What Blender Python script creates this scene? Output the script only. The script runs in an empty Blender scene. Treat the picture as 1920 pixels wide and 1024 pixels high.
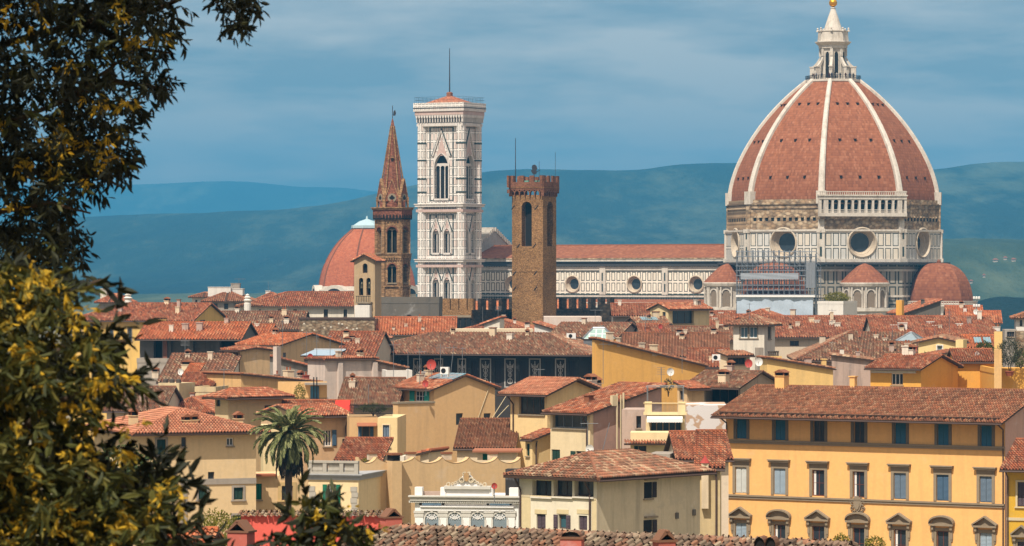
import bpy, math, random
import numpy as np
from mathutils import Vector, Matrix
R = math.radians
sc = bpy.context.scene
COL = sc.collection
random.seed(7)
rng = np.random.default_rng(11)

# ---------------------------------------------------------------- camera, sky, sun, exposure
K = 0.000139          # tangent of one photograph pixel (1920 wide)
EYE = 40.0            # the camera stands 40 m above the streets
CX, CY = 960.0, 512.0
cam = bpy.data.cameras.new('camera')
cam.sensor_width = 36.0
cam.lens = 36.0 / (2 * 960 * K)
cam.clip_start = 0.5
cam.clip_end = 60000
cam.dof.use_dof = True
cam.dof.focus_distance = 600
cam.dof.aperture_fstop = 14.0
co = bpy.data.objects.new('camera', cam)
COL.objects.link(co)
co.location = (0, 0, EYE)
co.rotation_euler = (R(90), 0, 0)
sc.camera = co

SUN_AZ, SUN_EL = 25.0, 56.0      # degrees left of straight behind the camera, and above the horizon
sun = bpy.data.lights.new('sun', 'SUN')
sun.energy = 4.8
sun.angle = R(0.5)
sun.color = (1.0, 0.93, 0.82)
so = bpy.data.objects.new('sun', sun)
COL.objects.link(so)
sd = Vector((-math.sin(R(SUN_AZ)) * math.cos(R(SUN_EL)), -math.cos(R(SUN_AZ)) * math.cos(R(SUN_EL)), math.sin(R(SUN_EL))))
so.rotation_euler = sd.to_track_quat('Z', 'Y').to_euler()

sc.view_settings.view_transform = 'Standard'
sc.view_settings.look = 'None'
sc.view_settings.exposure = 0.5
sc.view_settings.gamma = 1.0
sc.view_settings.use_curve_mapping = False
sc.cycles.use_denoising = True
sc.cycles.max_bounces = 6
sc.cycles.diffuse_bounces = 3
sc.cycles.glossy_bounces = 2
sc.cycles.transmission_bounces = 2
sc.cycles.volume_bounces = 0
sc.cycles.transparent_max_bounces = 6
sc.cycles.sample_clamp_indirect = 4.0
sc.cycles.caustics_reflective = False
sc.cycles.caustics_refractive = False


def lin(c):
    return tuple(((v / 255 / 12.92) if v / 255 <= 0.04045 else ((v / 255 + 0.055) / 1.055) ** 2.4) for v in c)


class NT:
    """small helper for node trees"""
    def __init__(self, tree):
        self.t = tree
    def n(self, typ, ins=None, **props):
        nd = self.t.nodes.new(typ)
        for a, b in props.items():
            setattr(nd, a, b)
        for key, v in (ins or {}).items():
            s = nd.inputs[key]
            if hasattr(v, 'links'):
                self.t.links.new(v, s)
            else:
                if isinstance(v, (tuple, list)) and len(v) == 3 and s.type == 'RGBA':
                    v = (*v, 1)
                s.default_value = v
        return nd
    def m(self, op, a, b=0.0, c=0.0, clamp=False):
        nd = self.n('ShaderNodeMath', {0: a, 1: b, 2: c}, operation=op)
        nd.use_clamp = clamp
        return nd.outputs[0]
    def v(self, op, a, b=(0, 0, 0)):
        return self.n('ShaderNodeVectorMath', {0: a, 1: b}, operation=op).outputs[0]
    def mix(self, f, a, b, blend='MIX'):
        nd = self.n('ShaderNodeMix', None, data_type='RGBA', blend_type=blend)
        for i, val in ((0, f), (6, a), (7, b)):
            s = nd.inputs[i]
            if hasattr(val, 'links'):
                self.t.links.new(val, s)
            else:
                s.default_value = (*val, 1) if isinstance(val, (tuple, list)) and len(val) == 3 else val
        return nd.outputs[2]
    def noise(self, vec, scale, detail=3.0, rough=0.55, out=0):
        return self.n('ShaderNodeTexNoise', {'Vector': vec, 'Scale': scale, 'Detail': detail, 'Roughness': rough}).outputs[out]
    def ramp(self, f, stops):
        nd = self.n('ShaderNodeValToRGB', {0: f})
        e = nd.color_ramp.elements
        while len(e) < len(stops):
            e.new(0.5)
        for el, (p, c) in zip(e, stops):
            el.position = p
            el.color = (*c, 1) if len(c) == 3 else c
        return nd.outputs[0]
    def mapr(self, f, a, b, c=0.0, d=1.0):
        return self.n('ShaderNodeMapRange', {0: f, 1: a, 2: b, 3: c, 4: d}).outputs[0]


w = bpy.data.worlds.new('World')
sc.world = w
w.use_nodes = True
W_ = NT(w.node_tree)
w.node_tree.nodes.clear()
sky = W_.n('ShaderNodeTexSky', sky_type='NISHITA', sun_disc=False, sun_elevation=R(SUN_EL), sun_rotation=R(180 + SUN_AZ),
           altitude=60, air_density=1.0, dust_density=0.6, ozone_density=2.0)
tcw = W_.n('ShaderNodeTexCoord').outputs['Generated']
tint = W_.mix(1.0, sky.outputs[0], (0.68, 0.58, 0.575), 'MULTIPLY')
st = W_.v('MULTIPLY', tcw, (9.0, 9.0, 42.0))
n1 = W_.noise(st, 1.0, 5.0, 0.55)
st2 = W_.v('MULTIPLY', tcw, (26.0, 26.0, 150.0))
n2 = W_.noise(st2, 1.0, 4.0, 0.6)
cl = W_.m('ADD', W_.m('MULTIPLY', n1, 0.75), W_.m('MULTIPLY', n2, 0.25))
cm = W_.mapr(cl, 0.43, 0.59, 0.0, 1.0)
cloudcol = W_.mix(1.0, sky.outputs[0], (1.46, 1.05, 0.9), 'MULTIPLY')
zen = W_.n('ShaderNodeSeparateXYZ', {0: tcw}).outputs[2]
high = W_.noise(W_.v('MULTIPLY', tcw, (3.0, 3.0, 6.0)), 1.0, 5.0, 0.6)
hz = W_.m('MULTIPLY', W_.mapr(zen, 0.16, 0.45), W_.mapr(high, 0.36, 0.56, 0.45, 1.0), clamp=True)
skyc = W_.mix(hz, W_.mix(cm, tint, cloudcol), (9.0, 8.0, 7.1))     # unseen bright cloud added overhead as neutral fill light, none towards the hills
bg = W_.n('ShaderNodeBackground', {0: skyc, 1: 0.086})
wo = W_.n('ShaderNodeOutputWorld', {0: bg.outputs[0]})


# ---------------------------------------------------------------- materials
MATS = {}


def mat(name, fn):
    if name in MATS:
        return MATS[name]
    m = bpy.data.materials.new(name)
    m.use_nodes = True
    m.node_tree.nodes.clear()
    N = NT(m.node_tree)
    out = N.n('ShaderNodeOutputMaterial')
    sh = fn(N)
    m.node_tree.links.new(sh, out.inputs[0])
    MATS[name] = m
    return m


def bsdf(N, col, rough=0.9, normal=None, metal=0.0, spec=0.25):
    ins = {'Base Color': col, 'Roughness': rough, 'Metallic': metal, 'Specular IOR Level': spec}
    if normal is not None:
        ins['Normal'] = normal
    return N.n('ShaderNodeBsdfPrincipled', ins).outputs[0]


def objvec(N):
    o = N.n('ShaderNodeTexCoord').outputs['Object']
    r = N.n('ShaderNodeObjectInfo').outputs['Random']
    return N.v('ADD', o, N.n('ShaderNodeCombineXYZ', {0: N.m('MULTIPLY', r, 91.0), 1: N.m('MULTIPLY', r, 37.0), 2: N.m('MULTIPLY', r, 53.0)}).outputs[0])


def scalecol(N, col, f):
    return N.mix(1.0, col, N.n('ShaderNodeCombineColor', {0: f, 1: f, 2: f}).outputs[0], 'MULTIPLY')


def stucco(rgb, f=0.72, dirt=0.5, name=None):
    c = tuple(v * f for v in lin(rgb))
    def fn(N):
        vec = objvec(N)
        a = N.noise(vec, 0.22, 5, 0.6)
        b = N.noise(N.v('MULTIPLY', vec, (1.3, 1.3, 0.12)), 1.0, 4, 0.6)
        d = N.noise(vec, 3.5, 3, 0.6)
        g = N.m('ADD', N.m('MULTIPLY', N.m('SUBTRACT', a, 0.5), 0.5 * dirt), N.m('MULTIPLY', N.m('SUBTRACT', d, 0.5), 0.22))
        col = scalecol(N, c, N.m('ADD', g, 1.0))
        stain = tuple(v * 0.5 + 0.025 for v in c)
        col = N.mix(N.mapr(b, 0.5, 0.76, 0.0, min(1.0, 1.3 * dirt)), col, stain)
        patch = tuple(v * 0.78 + 0.04 for v in c)
        col = N.mix(N.mapr(N.noise(N.v('MULTIPLY', vec, (1.0, 1.0, 1.4)), 0.42, 5, 0.7), 0.6, 0.62, 0.0, min(0.7, 0.9 * dirt)), col, patch)
        pale = tuple(min(1, v * 0.75 + 0.16) for v in c)
        col = N.mix(N.mapr(N.noise(vec, 0.55, 5, 0.7), 0.58, 0.7, 0.0, min(0.8, 1.1 * dirt)), col, pale)
        bm = N.n('ShaderNodeBump', {'Strength': 0.25, 'Distance': 0.02, 'Height': d})
        return bsdf(N, col, 0.93, bm.outputs[0], spec=0.15)
    return mat(name or 'stucco_%d_%d_%d_%d' % (*rgb, int(dirt * 10)), fn)


def plain(name, rgb, f=0.8, rough=0.7, metal=0.0, var=0.25):
    c = tuple(v * f for v in lin(rgb))
    def fn(N):
        vec = objvec(N)
        g = N.m('ADD', N.m('MULTIPLY', N.m('SUBTRACT', N.noise(vec, 2.2, 4, 0.65), 0.5), 2 * var), 1.0)
        return bsdf(N, scalecol(N, c, g), rough, metal=metal)
    return mat(name, fn)


TILE = {  # base colours of the clay on each kind of roof, pale to dark
    'red':   [(112, 56, 44), (170, 92, 70), (146, 72, 56), (206, 140, 114), (84, 52, 44), (184, 96, 68)],
    'old':   [(104, 66, 54), (150, 98, 80), (130, 80, 66), (192, 150, 128), (78, 54, 48), (162, 92, 72)],
    'brown': [(118, 68, 54), (160, 98, 76), (138, 80, 62), (182, 126, 102), (92, 58, 48), (168, 96, 72)],
    'pale':  [(160, 92, 74), (188, 114, 92), (176, 102, 82), (204, 136, 112), (140, 82, 68), (190, 110, 86)],
    'bright': [(150, 74, 52), (204, 112, 80), (184, 92, 64), (218, 142, 110), (120, 64, 50), (206, 104, 68)],
    'lichen': [(96, 72, 66), (138, 104, 92), (114, 84, 74), (170, 138, 122), (72, 56, 54), (150, 92, 74)],
}


def tiles(kind='red', w=0.23, h=0.42):
    pal = [tuple(v * k for v, k in zip(lin((c[0], min(255, c[1] * 1.06), c[2] * 0.96)), (0.95, 1.06, 1.16))) for c in TILE[kind]]
    def fn(N):
        uv = N.n('ShaderNodeTexCoord').outputs['UV']
        sx = N.n('ShaderNodeSeparateXYZ', {0: uv})
        cell = N.n('ShaderNodeCombineXYZ', {0: N.m('FLOOR', N.m('DIVIDE', sx.outputs[0], w)), 1: N.m('FLOOR', N.m('DIVIDE', sx.outputs[1], h)), 2: 0.0})
        wn = N.n('ShaderNodeTexWhiteNoise', {'Vector': cell.outputs[0]}, noise_dimensions='2D').outputs[0]
        col = N.ramp(wn, [(i / 6 + 0.02, c) for i, c in enumerate(pal)])
        mean = tuple(sum(c[i] for c in pal) / 6 for i in range(3))
        big2 = N.n('ShaderNodeTexWhiteNoise', {'Vector': N.v('FLOOR', N.v('MULTIPLY', uv, (1.35, 0.62, 1.0)))}, noise_dimensions='2D').outputs[0]
        col = scalecol(N, N.mix(0.3, col, mean), N.mapr(big2, 0, 1, 0.86, 1.13))
        big = N.noise(uv, 0.35, 5, 0.65)
        col = N.mix(N.mapr(big, 0.48, 0.72, 0, 0.45), col, tuple(v * 0.42 + 0.012 for v in mean))
        lich = N.noise(N.v('MULTIPLY', uv, (1.0, 0.55, 1.0)), 1.9, 5, 0.7)
        col = N.mix(N.mapr(lich, 0.57, 0.74, 0, 0.55), col, lin((192, 160, 138)))
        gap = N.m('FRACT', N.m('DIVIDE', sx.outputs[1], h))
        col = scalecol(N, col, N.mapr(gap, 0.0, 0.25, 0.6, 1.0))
        return bsdf(N, col, 0.92, spec=0.12)
    return mat('clay_tiles_%s_%d' % (kind, int(w * 100)), fn)


def m_glass():
    def fn(N):
        vec = objvec(N)
        c = N.mix(N.noise(vec, 0.9, 2), lin((22, 24, 28)), lin((56, 66, 74)))
        return bsdf(N, c, 0.12, spec=0.5)
    return mat('window_glass', fn)


def m_dark():
    return plain('dark_interior', (44, 40, 38), 0.5, 0.95)


def stone(name, rgbs, scale=1.2, f=0.75, bump=0.6, brick=None):
    cs = [tuple(v * f for v in lin(c)) for c in rgbs]
    def fn(N):
        o = N.n('ShaderNodeTexCoord').outputs['Object']
        sx = N.n('ShaderNodeSeparateXYZ', {0: o})
        u = N.m('ADD', sx.outputs[0], sx.outputs[1])
        p2 = N.n('ShaderNodeCombineXYZ', {0: u, 1: sx.outputs[2], 2: 0.0}).outputs[0]
        vo = N.n('ShaderNodeTexVoronoi', {'Vector': N.v('MULTIPLY', p2, (1.0, 1.7, 1.0)), 'Scale': scale, 'Randomness': 0.9})
        col = N.ramp(N.n('ShaderNodeSeparateColor', {0: vo.outputs['Color']}).outputs[0], [(i / len(cs), c) for i, c in enumerate(cs)])
        edge = N.mapr(vo.outputs['Distance'], 0.35, 0.75, 1.0, 0.55)
        col = scalecol(N, col, edge)
        big = N.noise(objvec(N), 0.18, 5, 0.6)
        col = scalecol(N, col, N.mapr(big, 0.3, 0.7, 0.72, 1.2))
        bm = N.n('ShaderNodeBump', {'Strength': bump, 'Distance': 0.06, 'Height': vo.outputs['Distance']})
        bm.invert = True
        return bsdf(N, col, 0.95, bm.outputs[0], spec=0.1)
    return mat(name, fn)


def panels(name, cw, ch, mu, mv, lw, coords='obj', off=(0, 0), field=(232, 222, 208), inner=(236, 224, 208), line=(64, 72, 68), inner2=None, tint=0.12, band=None):
    """marble inlay: dark rectangles drawn as frames on a pale field, in metres"""
    fc, ic, lc = lin(field), lin(inner), lin(line)
    def fn(N):
        tc = N.n('ShaderNodeTexCoord')
        if coords == 'uv':
            sx = N.n('ShaderNodeSeparateXYZ', {0: tc.outputs['UV']})
            u, v = sx.outputs[0], sx.outputs[1]
        else:
            sx = N.n('ShaderNodeSeparateXYZ', {0: tc.outputs['Object']})
            u, v = N.m('ADD', sx.outputs[0], sx.outputs[1]), sx.outputs[2]
        u = N.m('ADD', u, 1000 * cw - off[0])
        v = N.m('ADD', v, 200 * ch - off[1])
        uu, vv = N.m('DIVIDE', u, cw), N.m('DIVIDE', v, ch)
        fu, fv = N.m('FRACT', uu), N.m('FRACT', vv)
        du = N.m('SUBTRACT', N.m('MULTIPLY', N.m('MINIMUM', fu, N.m('SUBTRACT', 1.0, fu)), cw), mu)
        dv = N.m('SUBTRACT', N.m('MULTIPLY', N.m('MINIMUM', fv, N.m('SUBTRACT', 1.0, fv)), ch), mv)
        d = N.m('MINIMUM', du, dv)
        ins = N.m('GREATER_THAN', d, 0.0)
        deep = N.m('GREATER_THAN', d, lw)
        cell = N.n('ShaderNodeCombineXYZ', {0: N.m('FLOOR', uu), 1: N.m('FLOOR', vv), 2: 0.0}).outputs[0]
        wn = N.n('ShaderNodeTexWhiteNoise', {'Vector': cell}, noise_dimensions='2D').outputs[0]
        icol = ic
        if inner2:
            icol = N.mix(N.m('GREATER_THAN', wn, 0.55), ic, lin(inner2))
        icol = scalecol(N, icol, N.mapr(wn, 0, 1, 1.0 - tint, 1.0))
        col = N.mix(deep, lc, icol)
        col = N.mix(ins, fc, col)
        vec = tc.outputs['Object']
        grime = N.noise(N.v('MULTIPLY', vec, (0.5, 0.5, 0.12)), 1.0, 5, 0.65)
        col = N.mix(N.mapr(grime, 0.55, 0.8, 0, 0.5), col, lin((150, 132, 112)))
        col = scalecol(N, col, N.mapr(N.noise(vec, 0.8, 4, 0.6), 0.3, 0.7, 0.8, 0.92))
        return bsdf(N, col, 0.6, spec=0.3)
    return mat(name, fn)


def marble(name='white_marble', rgb=(214, 203, 188), f=0.82, dirt=0.55):
    c = tuple(v * f for v in lin(rgb))
    def fn(N):
        vec = N.n('ShaderNodeTexCoord').outputs['Object']
        g = N.noise(N.v('MULTIPLY', vec, (1, 1, 0.3)), 0.7, 5, 0.65)
        col = N.mix(N.mapr(g, 0.48, 0.8, 0, dirt), c, lin((128, 112, 96)))
        col = scalecol(N, col, N.mapr(N.noise(vec, 2.0, 3, 0.6), 0.3, 0.7, 0.85, 1.05))
        return bsdf(N, col, 0.65, spec=0.3)
    return mat(name, fn)


# ---------------------------------------------------------------- mesh building
class MB:
    def __init__(self):
        self.v, self.f, self.u, self.mi = [], [], [], []
        self.mats = []
        self.blk = []
    def block(self, V, F, U=None, m=None):
        self.blk.append((np.asarray(V, np.float64), np.asarray(F, np.int64), U, self.slot(m)))
    def slot(self, m):
        if m is None:
            return 0
        if m not in self.mats:
            self.mats.append(m)
        return self.mats.index(m)
    def face(self, pts, uv=None, m=None):
        i = len(self.v)
        self.v.extend([tuple(p) for p in pts])
        self.f.append(tuple(range(i, i + len(pts))))
        self.u.append(uv)
        self.mi.append(self.slot(m))
    def grid(self, V, uv=None, m=None, closed=False):
        """V: array (rows, cols, 3)"""
        V = np.asarray(V, float)
        r, c = V.shape[:2]
        i0 = len(self.v)
        self.v.extend(map(tuple, V.reshape(-1, 3)))
        s = self.slot(m)
        for a in range(r - 1):
            for b in range(c - (0 if closed else 1)):
                b2 = (b + 1) % c
                self.f.append((i0 + a * c + b, i0 + a * c + b2, i0 + (a + 1) * c + b2, i0 + (a + 1) * c + b))
                self.u.append(None if uv is None else [tuple(uv[a][b]), tuple(uv[a][b2]), tuple(uv[a + 1][b2]), tuple(uv[a + 1][b])])
                self.mi.append(s)
    def box(self, x0, x1, y0, y1, z0, z1, m=None):
        self.hexa([(x0, y0, z0), (x1, y0, z0), (x1, y1, z0), (x0, y1, z0), (x0, y0, z1), (x1, y0, z1), (x1, y1, z1), (x0, y1, z1)], m)
    def hexa(self, p, m=None):
        i = len(self.v)
        self.v.extend([tuple(q) for q in p])
        s = self.slot(m)
        for f in ((0, 3, 2, 1), (4, 5, 6, 7), (0, 1, 5, 4), (1, 2, 6, 5), (2, 3, 7, 6), (3, 0, 4, 7)):
            self.f.append(tuple(i + k for k in f))
            self.u.append(None)
            self.mi.append(s)
    def boxf(self, P, s0, s1, z0, z1, o0, o1, m=None):
        self.hexa([P(s0, z0, o1), P(s1, z0, o1), P(s1, z0, o0), P(s0, z0, o0), P(s0, z1, o1), P(s1, z1, o1), P(s1, z1, o0), P(s0, z1, o0)], m)
    def prismf(self, P, poly, o0, o1, m=None):
        """polygon in (s, z) of a wall, from out o0 to out o1"""
        a = [P(s, z, o1) for s, z in poly]
        b = [P(s, z, o0) for s, z in poly]
        self.face(a, m=m)
        self.face(b[::-1], m=m)
        n = len(poly)
        for i in range(n):
            j = (i + 1) % n
            self.face([a[j], a[i], b[i], b[j]], m=m)
    def ring(self, c, r, n, z, ph=0.0):
        return [(c[0] + r * math.cos(ph + 2 * math.pi * i / n), c[1] + r * math.sin(ph + 2 * math.pi * i / n), z) for i in range(n)]
    def lathe(self, c, prof, n=16, ph=0.0, m=None, caps=True):
        """prof: [(r, z)] upwards"""
        rows = [self.ring(c, max(r, 1e-4), n, z, ph) for r, z in prof]
        self.grid(rows, m=m, closed=True)
        if caps:
            self.face(rows[0][::-1], m=m)
            self.face(rows[-1], m=m)
    def tube(self, pts, r, n=6, m=None, r2=None):
        pts = [Vector(p) for p in pts]
        rows = []
        for i, p in enumerate(pts):
            d = (pts[min(i + 1, len(pts) - 1)] - pts[max(i - 1, 0)]).normalized()
            up = Vector((0, 0, 1)) if abs(d.z) < 0.9 else Vector((1, 0, 0))
            x = d.cross(up).normalized()
            y = x.cross(d).normalized()
            rr = r if r2 is None else r + (r2 - r) * i / (len(pts) - 1)
            rows.append([tuple(p + x * rr * math.cos(2 * math.pi * k / n) + y * rr * math.sin(2 * math.pi * k / n)) for k in range(n)])
        self.grid(rows, m=m, closed=True)
        self.face(rows[0], m=m)
        self.face(rows[-1][::-1], m=m)
    def build(self, name, m=None, parent=None, smooth=False, loc=None):
        me = bpy.data.meshes.new(name)
        hasuv = any(x is not None for x in self.u) or any(k[2] is not None for k in self.blk)
        vs = [np.array(self.v, np.float64).reshape(-1, 3)]
        nv = len(self.v)
        lens = [len(f) for f in self.f]
        idx = [np.array([i for f in self.f for i in f], np.int64)]
        mi = [np.array(self.mi, np.int64)]
        uvl = []
        if hasuv:
            flat = []
            for f, x in zip(self.f, self.u):
                flat.extend([(0.0, 0.0)] * len(f) if x is None else [(q[0], q[1]) for q in x])
            uvl.append(np.array(flat, np.float64).reshape(-1, 2))
        for V, F, U, s in self.blk:
            vs.append(V)
            idx.append((F + nv).reshape(-1))
            lens.extend([F.shape[1]] * len(F))
            mi.append(np.full(len(F), s))
            nv += len(V)
            if hasuv:
                uvl.append(np.zeros((F.size, 2)) if U is None else np.asarray(U, np.float64).reshape(-1, 2))
        vs, idx, mi = np.concatenate(vs), np.concatenate(idx), np.concatenate(mi)
        me.vertices.add(len(vs))
        me.vertices.foreach_set('co', vs.reshape(-1).astype(np.float32))
        me.loops.add(len(idx))
        me.loops.foreach_set('vertex_index', idx.astype(np.int32))
        me.polygons.add(len(lens))
        ln = np.array(lens, np.int32)
        me.polygons.foreach_set('loop_start', np.concatenate([[0], np.cumsum(ln)[:-1]]).astype(np.int32))
        for x in (self.mats or [m]):
            if x is not None:
                me.materials.append(x)
        if len(self.mats) > 1:
            me.polygons.foreach_set('material_index', mi.astype(np.int32))
        if hasuv:
            ul = me.uv_layers.new(name='UVMap')
            ul.data.foreach_set('uv', np.concatenate(uvl).reshape(-1).astype(np.float32))
        me.update(calc_edges=True)
        me.validate()
        me.polygons.foreach_set('use_smooth', [bool(smooth)] * len(me.polygons))
        o = bpy.data.objects.new(name, me)
        COL.objects.link(o)
        if parent is not None:
            o.parent = parent
        if loc is not None:
            o.location = loc
        return o


def tag(o, label=None, cat=None, group=None, kind=None):
    if label:
        o['label'] = label
    if cat:
        o['category'] = cat
    if group:
        o['group'] = group
    if kind:
        o['kind'] = kind
    return o


def empty(name, loc, rz, label, cat, group=None):
    o = bpy.data.objects.new(name, None)
    o.empty_display_size = 0.5
    COL.objects.link(o)
    o.location = loc
    o.rotation_euler = (0, 0, rz)
    return tag(o, label, cat, group)


def copy_tree(o, parent=None):
    c = o.copy()
    COL.objects.link(c)
    if parent is not None:
        c.parent = parent
    for ch in list(o.children):
        copy_tree(ch, c)
    return c


def at(px, py, d):
    return Vector(((px - CX) * K * d, d, EYE - (py - CY) * K * d))


def zat(py, d):
    return EYE - (py - CY) * K * d


# ---------------------------------------------------------------- tiled roof planes
def tile_plane(mb, p0, pu, pv, poly, tw, course, m, lift=0.03, jit=0.0, fine=True):
    """corrugated clay tiles over a convex polygon given in (u, v) metres on a roof plane"""
    p0, pu, pv = np.array(p0, float), np.array(pu, float), np.array(pv, float)
    nn = np.cross(pu, pv)
    if nn[2] < 0:
        nn = -nn
    us = [q[0] for q in poly]
    u0, u1 = min(us), max(us)
    n = max(1, int(round((u1 - u0) / tw)))
    tw = (u1 - u0) / n
    prof = [(0.0, 0.0), (0.08, 0.34 * tw), (0.28, 0.52 * tw), (0.48, 0.34 * tw), (0.56, 0.0), (1.0, -0.03)] if fine else [(0.0, 0.0), (0.28, 0.5 * tw), (0.56, 0.0), (1.0, -0.03)]
    fx = np.array([q[0] for q in prof])
    fz = np.array([q[1] for q in prof])
    cov = (fx <= 0.6)
    P = len(poly)
    I, A, B = [], [], []
    for i in range(n):
        uc = u0 + (i + 0.5) * tw
        vs = []
        for a in range(P):
            (ua, va), (ub, vb) = poly[a], poly[(a + 1) % P]
            if (ua - uc) * (ub - uc) < 0:
                vs.append(va + (vb - va) * (uc - ua) / (ub - ua))
        if len(vs) < 2 or max(vs) - min(vs) < 0.05:
            continue
        v0, v1 = min(vs), max(vs)
        for j in range(max(1, int(math.ceil((v1 - v0) / course)))):
            I.append(i)
            A.append(v0 + j * course)
            B.append(min(v0 + (j + 1) * course + 0.04, v1))
    if not I:
        return
    I, A, B = np.array(I, float), np.array(A), np.array(B)
    N, C = len(I), len(prof)
    jo = (rng.random(N) - 0.5) * jit
    jl = (rng.random(N) - 0.3) * jit * 0.7
    jv = (rng.random(N) - 0.5) * jit
    V = np.zeros((N, 2, C, 3))
    for r, (vv, h) in enumerate(((A + jv, lift), (B + jv, 0.0))):
        uu = u0 + (I[:, None] + fx[None, :]) * tw + jo[:, None] * cov[None, :]
        hh = fz[None, :] + h + jl[:, None] * cov[None, :] + 0.015
        V[:, r] = p0 + pu * uu[..., None] + pv * vv[:, None, None] + nn * hh[..., None]
    base = (np.arange(N) * 2 * C)[:, None]
    c = np.arange(C - 1)[None, :]
    F = np.stack([base + c, base + c + 1, base + C + c + 1, base + C + c], -1).reshape(-1, 4)
    uc = u0 + (I + 0.5) * tw
    U = np.zeros((N, C - 1, 4, 2))
    U[..., 0] = uc[:, None, None]
    U[:, :, 0:2, 1] = (np.round((A - A.min()) / course) * course + 0.04)[:, None, None]
    U[:, :, 2:4, 1] = (np.round((A - A.min()) / course) * course + course - 0.04)[:, None, None]
    U += rng.integers(0, 400) * np.array([0.23 * 7, 0.42 * 5])
    mb.block(V.reshape(-1, 3), F, U.reshape(-1, 4, 2), m)


def slab(mb, pts, t, m):
    lo = [(x, y, z - t) for x, y, z in pts]
    mb.face(pts, m=m)
    mb.face(lo[::-1], m=m)
    n = len(pts)
    for i in range(n):
        j = (i + 1) % n
        mb.face([pts[i], pts[j], lo[j], lo[i]][::-1], m=m)


# ---------------------------------------------------------------- houses
def wall_face(mb, P, s0, s1, z0, top, holes, m, dark):
    """P(s, z, out) -> local point; top: [(s, z)] from s0 to s1; holes: (a, b, c, d, depth)"""
    zt = min(z for s, z in top)
    hs = [h for h in holes if h[3] < zt - 0.02 and h[0] > s0 + 0.02 and h[1] < s1 - 0.02 and h[2] > z0]
    xs = sorted({s0, s1, *[h[0] for h in hs], *[h[1] for h in hs]})
    zs = sorted({z0, zt, *[h[2] for h in hs], *[h[3] for h in hs]})
    for i in range(len(xs) - 1):
        run = None
        for j in range(len(zs) - 1):
            cx, cz = (xs[i] + xs[i + 1]) / 2, (zs[j] + zs[j + 1]) / 2
            inside = any(h[0] < cx < h[1] and h[2] < cz < h[3] for h in hs)
            if inside:
                if run is not None:
                    mb.face([P(xs[i], run, 0), P(xs[i + 1], run, 0), P(xs[i + 1], zs[j], 0), P(xs[i], zs[j], 0)], m=m)
                    run = None
            elif run is None:
                run = zs[j]
        if run is not None:
            mb.face([P(xs[i], run, 0), P(xs[i + 1], run, 0), P(xs[i + 1], zt, 0), P(xs[i], zt, 0)], m=m)
    if any(z > zt + 1e-4 for s, z in top):
        poly = [(s0, zt)] if top[0][1] > zt + 1e-4 else []
        up = [P(s, z, 0) for s, z in top]
        base = []
        if top[-1][1] > zt + 1e-4:
            base.append(P(s1, zt, 0))
        if top[0][1] > zt + 1e-4:
            base.append(P(s0, zt, 0))
        pts = up + base
        mb.face(pts[::-1], m=m)
    for a, b, c, d, dep in hs:
        for q in ([(a, c), (b, c)], [(b, c), (b, d)], [(b, d), (a, d)], [(a, d), (a, c)]):
            (sa, za), (sb, zb) = q
            mb.face([P(sa, za, 0), P(sb, zb, 0), P(sb, zb, -dep), P(sa, za, -dep)], m=m)
        mb.face([P(a, c, -dep), P(b, c, -dep), P(b, d, -dep), P(a, d, -dep)], m=dark)
    return hs


M_WOOD = plain('eave_wood', (92, 68, 52), 0.5, 0.9)
M_METAL = plain('gutter_metal', (96, 74, 64), 0.6, 0.6)
M_LEAD = plain('grey_metal', (150, 152, 154), 0.7, 0.45, 0.6)
M_STONE = stucco((150, 134, 112), 0.8, 0.3, 'grey_stone_trim')
M_WHITE = plain('white_paint', (232, 228, 222), 0.85, 0.6, 0, 0.1)
M_CREAMTRIM = stucco((206, 188, 152), 0.85, 0.3, 'cream_trim')
SHC = {'green': (0, 104, 72), 'teal': (60, 160, 140), 'darkgreen': (34, 62, 48), 'blue': (74, 100, 124), 'greyblue': (106, 122, 138), 'paleblue': (156, 172, 184),
       'brown': (84, 66, 66), 'darkbrown': (58, 46, 44), 'white': (208, 208, 200), 'deepblue': (64, 112, 138), 'purple': (86, 70, 76)}


def M_SH(c):
    return plain('shutter_paint_' + c, SHC[c], 0.8, 0.65, 0, 0.12)


HOUSES = {}


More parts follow.
